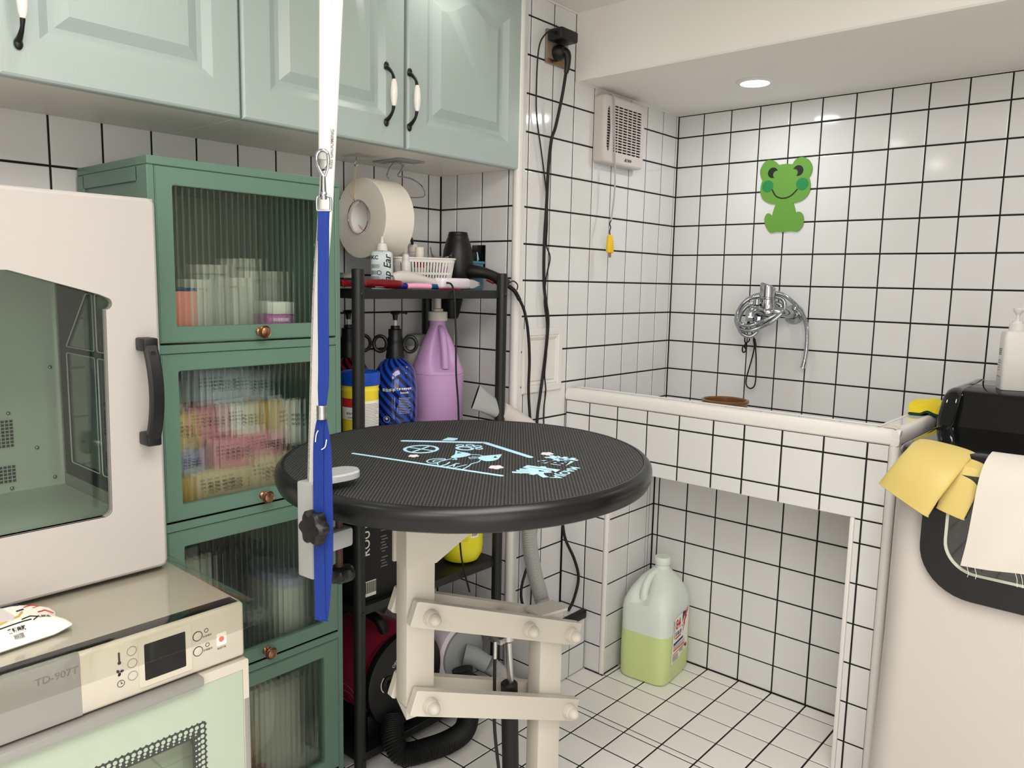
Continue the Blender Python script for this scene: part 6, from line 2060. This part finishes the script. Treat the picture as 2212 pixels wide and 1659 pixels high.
g.lathe([(0.0135, 0.0), (0.0145, 0.004), (0.0125, 0.008), (0.0145, 0.012), (0.0135, 0.018)], (0.369, -0.147, 1.077), seg=6)
part(fa, 'spout', g, 'chrome')
g = G().cyl((0.378, -0.125, 1.128), (0.378, -0.125, 1.148), 0.010, seg=20, bev=0.002)
part(fa, 'diverter', g, 'chrome')
g = G().cyl((0.385, -0.118, 1.092), (0.385, -0.118, 1.073), 0.0085, seg=6)
g.cyl((0.385, -0.118, 1.075), (0.383, -0.117, 1.052), 0.0062, seg=18)
part(fa, 'hose_nut', g, 'chrome')
hp = [(0.383, -0.117, 1.056), (0.3785, -0.117, 1.04), (0.3598, -0.12, 1.0275), (0.3335, -0.124, 1.037), (0.3225, -0.128, 1.067), (0.334, -0.126, 1.108), (0.355, -0.121, 1.13), (0.378, -0.112, 1.1345),
      (0.41, -0.075, 1.137), (0.434, -0.07, 1.128), (0.4335, -0.085, 1.108), (0.416, -0.118, 1.0865), (0.388, -0.135, 1.0715), (0.357, -0.136, 1.0625), (0.331, -0.13, 1.066), (0.313, -0.118, 1.088), (0.317, -0.108, 1.12), (0.338, -0.103, 1.1435), (0.366, -0.1, 1.154),
      (0.40, -0.068, 1.157), (0.432, -0.062, 1.149), (0.4465, -0.07, 1.13), (0.445, -0.085, 1.105), (0.424, -0.117, 1.076), (0.39, -0.132, 1.056), (0.355, -0.132, 1.046), (0.325, -0.122, 1.052), (0.3035, -0.106, 1.078), (0.308, -0.098, 1.112), (0.334, -0.09, 1.147), (0.372, -0.075, 1.163),
      (0.414, -0.07, 1.167), (0.443, -0.065, 1.159), (0.473, -0.055, 1.1345), (0.4937, -0.045, 1.107), (0.507, -0.038, 1.068), (0.510, -0.033, 1.024), (0.5085, -0.03, 0.985), (0.5055, -0.029, 0.957)]
part(fa, 'hose', G().hose(hp, 0.0066, 0.0034, 0.1, 12), 'chrome', 'ribbed metal shower hose')
part(fa, 'hose_end', G().lathe([(0.0062, 0), (0.0072, 0.004), (0.0072, 0.02), (0.0085, 0.026), (0.0065, 0.027), (0.005, 0.02)], (0.5057, -0.029, 0.959), V((0.5005, -0.030, 0.928)) - V((0.5057, -0.029, 0.959)), 24), 'chrome')
ct = thing('bath_tether', 'black looped cord tether hanging from the shower mixer', 'leash', (0.33, -0.05, 0.95))
g = G().tube([(0.352, -0.098, 1.098), (0.345, -0.10, 1.085), (0.338, -0.097, 1.06), (0.326, -0.085, 1.035), (0.316, -0.06, 1.015), (0.3135, -0.052, 1.005), (0.318, -0.045, 0.992), (0.3125, -0.04, 0.985), (0.303, -0.04, 0.99), (0.3005, -0.04, 0.978), (0.304, -0.04, 0.969), (0.311, -0.04, 0.9715), (0.313, -0.04, 0.98), (0.307, -0.04, 0.9875), (0.313, -0.043, 1.0), (0.326, -0.05, 1.008), (0.331, -0.055, 1.022)], 0.0024, 8)
g.tube([(0.345, -0.1, 1.075), (0.345, -0.08, 1.045), (0.3445, -0.055, 1.02), (0.3455, -0.045, 1.0), (0.347, -0.035, 0.96), (0.3475, -0.03, 0.92), (0.3485, -0.03, 0.88), (0.3445, -0.03, 0.858), (0.3315, -0.03, 0.8495), (0.319, -0.03, 0.857), (0.3155, -0.03, 0.872), (0.319, -0.031, 0.895), (0.3265, -0.032, 0.925), (0.336, -0.036, 0.96), (0.343, -0.043, 0.99), (0.344, -0.047, 1.003)], 0.0024, 8)
part(ct, 'cord', g, 'rubber')
part(ct, 'slider', G().tube([(0.3445, -0.052, 1.016), (0.346, -0.043, 0.992)], 0.0048, 12, 0), 'black_pl')

# ================================================================ things in and on the bath
bo = thing('brown_bowl', 'brown glazed bowl standing in the bath, its rim just above the ledge', 'bowl', (0.372, -0.295, 0.6945), None, None, False)
part(bo, 'vessel', G().lathe([(0.04, 0), (0.05, 0.004), (0.061, 0.05), (0.0655, 0.11), (0.067, 0.138), (0.071, 0.143), (0.0705, 0.149), (0.065, 0.15), (0.0615, 0.146), (0.06, 0.13), (0.055, 0.06), (0.03, 0.02), (0.001, 0.018)], seg=56, cap1=False), 'bowl')
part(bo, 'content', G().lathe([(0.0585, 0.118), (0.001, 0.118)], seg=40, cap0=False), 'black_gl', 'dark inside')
sp = thing('sponge', 'yellow sponge with green scouring side lying on the right bath ledge', 'sponge', (0.917, -0.263, 0.8665), (0, 0, 0.12), None, False)


def spg(z0, z1, a):
    R = []
    for i in range(17):
        t = i / 16
        x = -0.034 + 0.072 * t
        b = 0.006 * math.sin(PI * t) ** 2 * (0 if t < 0.4 else 1) * math.sin(PI * (t - 0.4) / 0.6) * 1.6 if t > 0.4 else 0
        e = 0.003 * (1 - math.sin(PI * t) ** 0.3)
        R.append([(x, -0.052 + e + 0.004 * t, z0 + b), (x + 0.003, 0.055 - e, z0 + b), (x + 0.003, 0.053 - e, z1 + b * 0.7 - e), (x, -0.049 + e + 0.004 * t, z1 + b * 0.7 - e)])
    return G().rings(R)


part(sp, 'foam', spg(0.0065, 0.031, 1), 'sponge')
part(sp, 'scourer', spg(0.0005, 0.0065, 1), 'scour', 'dark green scouring pad')
g = G().grid(lambda u, v: (0.9035 + 0.035 * u, -0.582 + 0.024 * v + 0.006 * math.sin(4 * u), 0.8684 + 0.005 * max(0, math.sin(PI * u) * math.sin(PI * v)) ** 0.6 * (0.6 + 0.4 * math.sin(9 * u + 7 * v))), 20, 14, 0.001)
solo('soap_scrap', 'wet grey-beige soap scrap on the front right corner of the bath ledge', 'soap', g, 'soap', (0.92, -0.57, 0.868))

# disinfectant jug in the niche
j8 = thing('disinfectant_jug', 'large translucent jug half full of green disinfectant standing in the bath niche', 'jug', (0.267, -0.465, 0.0005), (0, 0, 0.1), None, False)


def sqr(a, b, z, q=6, n=64, dx=0.0, dy=0.0):
    out = []
    for k in range(n):
        c, s = math.cos(2 * PI * k / n), math.sin(2 * PI * k / n)
        f = (abs(c) ** q + abs(s) ** q) ** (-1 / q)
        out.append((a * c * f + dx, b * s * f + dy, z))
    return out


A_, B_ = 0.079, 0.097
lower = [sqr(A_ * 0.85, B_ * 0.88, 0.0), sqr(A_ * 0.95, B_ * 0.96, 0.004), sqr(A_, B_, 0.016), sqr(A_ * 1.01, B_ * 1.01, 0.08), sqr(A_, B_, 0.152)]
upper = [sqr(A_, B_, 0.152), sqr(A_ * 1.0, B_ * 1.0, 0.215), sqr(A_ * 0.97, B_ * 0.97, 0.24, 5), sqr(A_ * 0.86, B_ * 0.83, 0.268, 4, dy=0.006), sqr(A_ * 0.66, B_ * 0.58, 0.295, 3, dy=0.014), sqr(A_ * 0.42, B_ * 0.36, 0.313, 2.4, dy=0.024), sqr(0.0225, 0.0225, 0.322, 2, dy=0.03), sqr(0.0205, 0.0205, 0.334, 2, dy=0.03)]


def dent(R):
    out = []
    for r in R:
        o2 = []
        for p in r:
            x, y, z = p
            k = math.exp(-((x + 0.012) / 0.02) ** 2 - ((z - 0.274) / 0.022) ** 4) if y < 0 else 0
            o2.append((x, y + 0.03 * k, z - 0.004 * k))
        out.append(o2)
    return out


part(j8, 'filled_half', G().rings(lower, True, False), 'jug_liq', 'lower half full of pale green liquid')
part(j8, 'shell', G().rings(dent(upper), False, True), 'jug', 'empty upper half')
g = G().tube([(-0.012, -0.068, 0.242), (-0.012, -0.066, 0.268), (-0.012, -0.045, 0.296), (-0.010, -0.022, 0.3105), (-0.005, 0.0, 0.316)], lambda t: 0.0125 - 0.003 * t, 16, 6)
part(j8, 'handle', g, 'jug')
part(j8, 'cap', G().lathe([(0.0235, 0.334), (0.0245, 0.336), (0.0245, 0.354), (0.0225, 0.357)], (0, 0.03, 0), seg=36), 'jug', 'white screw cap')
xL = A_ * 1.012
FJ = lambda u, v, w: (xL + 0.0006 + w, u, v)
lab = [(-0.058, 0.062), (0.005, 0.07), (0.02, 0.078), (0.056, 0.082), (0.056, 0.205), (0.05, 0.208), (-0.042, 0.2), (-0.046, 0.19)]
part(j8, 'label', G().plate(lab, FJ, 0, 0.0005), 'card', 'white printed label')
letters(j8, '84', 0.042, (xL + 0.0013, -0.017, 0.177), (0, 1, 0), (0, 0, 1), 'red_ink', bold=0.0012, sx=0.82)
letters(j8, '消毒液', 0.0155, (xL + 0.0013, -0.014, 0.148), (0, 1, 0), (0, 0, 1), 'navy_ink', bold=0.0002)
letters(j8, 'DISINFECTANT', 0.0085, (xL + 0.0013, -0.043, 0.165), (0, 0.06, -1), (0, 1, 0.06), 'ink', bold=0.0002)
g = G().plate([(0.013, 0.172), (0.034, 0.205), (0.013, 0.205)], FJ, 0.0006, 0.001)
g.plate([(-0.046, 0.117), (0.022, 0.121), (0.022, 0.128), (-0.046, 0.124)], FJ, 0.0006, 0.001)
part(j8, 'navy_print', g, 'navy_ink', 'navy printed shapes')
g = G().plate([(0.016, 0.142), (0.031, 0.166), (0.027, 0.168), (0.044, 0.187), (0.038, 0.189), (0.055, 0.212), (0.03, 0.2), (0.027, 0.187), (0.03, 0.186), (0.019, 0.167), (0.024, 0.165)], FJ, 0.0012, 0.0016)
g.plate([(-0.034, 0.134), (0.004, 0.136), (0.004, 0.1405), (-0.034, 0.1385)], FJ, 0.0006, 0.001)
g.plate([(-0.048, 0.088), (0.05, 0.095), (0.05, 0.0975), (-0.048, 0.0905)], FJ, 0.0006, 0.001)
part(j8, 'red_print', g, 'red_ink', 'red lightning bolt and bars')
g = G()
lines(g, lambda u, v, w: FJ(u, v, 0.0006 + w), -0.046, 0.04, 0.114, 4, 0.0042, 0.0012)
lines(g, lambda u, v, w: FJ(u, v, 0.0006 + w), -0.05, -0.006, 0.084, 6, 0.0032, 0.001)
lines(g, lambda u, v, w: FJ(u, v, 0.0006 + w), 0.0, 0.03, 0.089, 3, 0.0036, 0.0012)
g.plate([(0.012, 0.159), (0.0135, 0.159), (0.0135, 0.167), (0.012, 0.167)], FJ, 0.0006, 0.001)
g.plate([(0.009, 0.1622), (0.0165, 0.1622), (0.0165, 0.1638), (0.009, 0.1638)], FJ, 0.0006, 0.001)
for k in range(8):
    g.plate([(0.036 + 0.0017 * k, 0.086), (0.0368 + 0.0017 * k + 0.0004 * (k % 2), 0.086), (0.0368 + 0.0017 * k + 0.0004 * (k % 2), 0.094), (0.036 + 0.0017 * k, 0.094)], FJ, 0.0012, 0.0015)
part(j8, 'small_print', g, 'drum', 'fine print and barcode')
g = G()
lines(g, lambda u, v, w: FJ(u, v, 0.0006 + w), -0.046, 0.045, 0.104, 2, 0.006, 0.003)
part(j8, 'pink_print', g, 'coral', 'pale red warning print')

# ================================================================ washing machine
ws = thing('washing_machine', 'white top-load washing machine with glossy black rim and lid right of the bath', 'washing machine', (1.25, -0.4, 0))
XR = 1.525


def wring(z, n=8):
    k = max(0.0, (0.5 - z) / 0.5)
    xl = 0.9775 - 0.0 * k - 0.012 * k * k
    yf = -0.752 - 0.004 * math.sin(PI * min(1, z / 0.83))
    xr = 2 * 1.25 - xl
    r = 0.055
    pts = []
    for (cx_, cy_, a0) in ((xr - r, yf + r, -90), (xr - 0.02, -0.06, 0), (xl + 0.02, -0.06, 90), (xl + r, yf + r, 180)):
        rr = r if cy_ < -0.3 else 0.02
        for i in range(n + 1):
            a = math.radians(a0 + 90 * i / n)
            pts.append((cx_ + rr * math.cos(a), cy_ + rr * math.sin(a), z))
    return pts


part(ws, 'body', G().rings([wring(z) for z in (0.012, 0.05, 0.15, 0.3, 0.45, 0.6, 0.75, 0.822)]), 'white_pl')
for x in (1.03, 1.47):
    for y in (-0.7, -0.12):
        part(ws, 'foot', G().cyl((x, y, 0), (x, y, 0.014), 0.02), 'rubber')


def sc_ring(z, d, n=8):
    out = []
    for p in wring(0.822, n):
        cx_, cy_ = 1.25, -0.40
        out.append((p[0] + (d if p[0] < cx_ else -d), p[1] + (d if p[1] < cy_ else -d), z))
    return out


rim = part(ws, 'top_rim', G().rings([sc_ring(0.8225, 0.001), sc_ring(0.826, -0.0005), sc_ring(0.848, -0.0005), sc_ring(0.858, 0.004), sc_ring(0.8625, 0.014), sc_ring(0.863, 0.03)], True, True), 'black_gl', 'glossy black top rim')
# rear console with curved horns
R = []
for t in range(0, 15):
    y = -0.065 - 0.40 * t / 14
    h = 0.9445 if y > -0.36 else 0.862 + 0.0825 * (0.5 + 0.5 * math.cos(PI * min(1, (-0.36 - y) / 0.085)))
    R.append([(0.982, y, 0.86), (0.979, y, h - 0.012), (0.984, y, h - 0.002), (0.993, y, h + 0.004), (1.005, y, h + 0.005), (1.015, y, h), (1.019, y, h - 0.008), (1.021, y, 0.86)])
part(ws, 'console_side', G().rings(R), 'black_gl', 'curved black console side')
part(ws, 'console_side', G().rings([[(2.5 - p[0], p[1], p[2]) for p in r] for r in R]), 'black_gl', 'curved black console side')
R = []
for x in (1.014, 1.05, 1.45, 1.486):
    R.append([(x, y, z) for y, z in ((-0.07, 0.86), (-0.07, 0.944), (-0.085, 0.9495), (-0.335, 0.9455), (-0.347, 0.939), (-0.355, 0.925), (-0.40, 0.86))])
part(ws, 'console', G().rings(R), 'black_gl', 'glossy black rear console')
# lid folded over the front: black U with gasket and smoked glass
def ucurve(xo, zb, rc, n=10):
    pts = [(xo, 0.826)]
    pts += [(xo + rc + rc * math.cos(math.radians(180 + 90 * i / n)), zb + rc + rc * math.sin(math.radians(180 + 90 * i / n))) for i in range(n + 1)]
    return pts + [(2.5 - p[0], p[1]) for p in reversed(pts)]


def ydent(p, d):
    return -0.7565 - d


uo, ui, uq = ucurve(1.047, 0.574, 0.10), ucurve(1.09, 0.628, 0.062), ucurve(1.0955, 0.6335, 0.058)
g = G().plate(uo, FY(0), 0.7525, 0.7735, [])
g = G()
band = uo + list(reversed(ui))
g.plate(band, FY(0), 0.7525, 0.776)
lidp = part(ws, 'lid', g, 'black_gl', 'glossy black lid frame')
lidp.data.materials[0] = mat('black_lid', (11, 11, 12), 0.22)
part(lidp, 'gasket', G().plate(ui + list(reversed(uq)), FY(0), 0.7545, 0.7775), 'gasket', 'pale gasket line')
part(lidp, 'glass', G().plate(uq, FY(0), 0.773, 0.7755), 'smoke', 'smoked lid glass')
part(ws, 'lid_backing', G().plate(uq, FY(0), 0.7525, 0.7565), 'drum')
part(ws, 'lid_label', G().plate([(1.135, 0.668), (1.148, 0.68), (1.153, 0.674), (1.14, 0.662)], FY(0), 0.757, 0.7575), 'magenta', 'magenta scrap behind the glass')

# pump bottle on the console
pm = thing('white_pump_bottle', 'white square pump bottle standing on the black washing machine console', 'bottle', (1.0985, -0.245, 0.9475), (0, 0, 0.35), None, False)
R = [sqr(0.027, 0.03, 0.0, 8), sqr(0.0285, 0.0315, 0.003, 8), sqr(0.0285, 0.0315, 0.132, 8), sqr(0.0262, 0.029, 0.141, 7), sqr(0.019, 0.02, 0.1445, 4), sqr(0.0155, 0.0155, 0.145, 2)]
part(pm, 'body', G().rings(R), 'pump_white')
part(pm, 'collar', G().lathe([(0.0165, 0.145), (0.0168, 0.1465), (0.0165, 0.1615), (0.0118, 0.163), (0.0115, 0.1675), (0.0045, 0.168), (0.0038, 0.184)], seg=36), 'pump_white')
g = G().lathe([(0.005, 0.183), (0.0095, 0.189), (0.0112, 0.1955), (0.0108, 0.199), (0.003, 0.1995)], seg=28)
g.tube([(0, 0, 0.1945), (0.012, -0.006, 0.196), (0.028, -0.014, 0.1945)], lambda t: 0.005 - 0.0015 * t, 12, 4)
part(pm, 'pump_head', g, 'pump_white')
g = G()
FP = lambda u, v, w: (-0.0288 - w, -u, v)
lines(g, FP, -0.016, 0.014, 0.098, 4, 0.0045, 0.0018)
lines(g, FP, -0.016, 0.01, 0.07, 5, 0.006, 0.001)
part(pm, 'print', g, 'drum', 'small dark print on the left face')
part(pm, 'red_line', G().plate([(-0.018, 0.03), (0.018, 0.03), (0.018, 0.032), (-0.018, 0.032)], FP, 0, 0.0003), 'wine_dark')

# rubber gloves hung over the rim
gl = thing('rubber_glove', 'pale yellow rubber glove folded over the washing machine rim, cuff spread to the left', 'glove', (1.03, -0.75, 0.83))


def cuff(rings, th=0.0016):
    """flattened sleeve: rings = (left point, right point, half thickness, bulge dir)"""
    R, Ri = [], []
    for L_, R_2, h, d in rings:
        L_, R_2, d = V(L_), V(R_2), V(d).normalized()
        a, b = [], []
        for k in range(40):
            t = 2 * PI * k / 40
            c, s = math.cos(t), math.sin(t)
            u = 0.5 + 0.5 * (abs(c) ** 0.8) * (1 if c >= 0 else -1)
            a.append(L_.lerp(R_2, u) + d * h * s)
            b.append(L_.lerp(R_2, 0.5 + (u - 0.5) * 0.97) + d * max(0.0004, h - th) * s)
        R.append(a)
        Ri.append(b)
    return R, Ri


rr_ = [((1.02, -0.66, 0.79), (1.10, -0.66, 0.775), 0.004, (0, -1, 0)), ((1.015, -0.69, 0.855), (1.118, -0.69, 0.845), 0.005, (0, -0.7, 0.7)), ((1.014, -0.715, 0.8735), (1.121, -0.722, 0.8615), 0.007, (0, -0.2, 1)),
       ((1.010, -0.745, 0.871), (1.118, -0.757, 0.854), 0.008, (0, -0.7, 0.8)), ((0.996, -0.776, 0.845), (1.102, -0.80, 0.818), 0.010, (0, -1, 0.3)), ((0.977, -0.784, 0.811), (1.082, -0.812, 0.778), 0.012, (0, -1, 0.2)), ((0.963, -0.786, 0.7845), (1.066, -0.814, 0.7395), 0.0135, (0.05, -1, 0.15))]
Ra, Rb = cuff(rr_)
g = G().rings(Ra, True, False)
g.rings([Ra[-1], Rb[-1]] + list(reversed(Rb[2:-1])), False, True)
part(gl, 'cuff', g, 'glove')
g = G().tube(Ra[-1] + Ra[-1][:1], 0.0014, 6, 0)
part(gl, 'rolled_hem', g, 'glove')
gl2 = thing('rubber_glove', 'second pale yellow rubber glove tucked between the spread glove and the white cloth', 'glove', (1.1, -0.75, 0.82))
rr_ = [((1.09, -0.66, 0.80), (1.15, -0.66, 0.80), 0.003, (0, -1, 0)), ((1.085, -0.70, 0.855), (1.15, -0.70, 0.853), 0.004, (0, -0.5, 0.8)), ((1.09, -0.735, 0.862), (1.148, -0.735, 0.856), 0.004, (0, -0.6, 0.8)), ((1.088, -0.768, 0.845), (1.147, -0.765, 0.838), 0.004, (0, -1, 0.3)),
       ((1.08, -0.783, 0.79), (1.136, -0.781, 0.78), 0.0045, (0, -1, 0)), ((1.0735, -0.786, 0.7545), (1.123, -0.784, 0.7395), 0.005, (0, -1, 0))]
Ra, Rb = cuff(rr_)
g = G().rings(Ra, True, False)
g.rings([Ra[-1], Rb[-1]] + list(reversed(Rb[2:-1])), False, True)
part(gl2, 'cuff', g, 'glove')
part(gl2, 'rolled_hem', G().tube(Ra[-1] + Ra[-1][:1], 0.0013, 6, 0), 'glove')
part(gl2, 'finger', G().tube([(1.106, -0.7655, 0.745), (1.105, -0.7655, 0.72), (1.103, -0.7655, 0.695)], lambda t: 0.0115, 16, 5, True, (0.0055, 0.0115)), 'glove', 'finger seen through the lid glass')
# cloth over the rim
PATH = catmull([(0, -0.655, 0.74), (0, -0.67, 0.80), (0, -0.685, 0.848), (0, -0.715, 0.868), (0, -0.752, 0.864), (0, -0.779, 0.835), (0, -0.7865, 0.77), (0, -0.789, 0.70), (0, -0.79, 0.655)], 6)


def cloth(u, v):
    i = v * (len(PATH) - 1)
    k = min(int(i), len(PATH) - 2)
    p = PATH[k].lerp(PATH[k + 1], i - k)
    fr_ = max(0.0, (v - 0.45) / 0.55)
    x = 1.15 + (1.40 - 1.15) * u - 0.022 * fr_ * (1 - u)
    wv = math.sin(7.5 * u + 0.8) * 0.5 + math.sin(15 * u + 2 + 3 * v) * 0.3
    y = p.y - 0.007 * fr_ * (1 + wv) - 0.002 * math.sin(20 * v + 9 * u)
    z = p.z + fr_ * 0.012 * (u - 0.3 + 0.3 * math.sin(4 * u))
    return (x, y, z)


tw_ = thing('white_cloth', 'white cotton cloth draped over the washing machine rim, right of the gloves', 'cloth', (1.25, -0.76, 0.85))
part(tw_, 'fabric', G().grid(cloth, 46, 60, 0.0022), 'towel', ang=60)
g = G()
for u in (0.04, 0.09, 0.33, 0.36, 0.5):
    p = V(cloth(u, 1.0))
    g.tube([p, p + V((0.004, -0.001, -0.012)), p + V((0.002 + 0.01 * u, 0.0, -0.02 - 0.02 * u))], 0.0005, 5, 4)
part(tw_, 'frayed_thread', g, 'card', 'loose frayed threads')
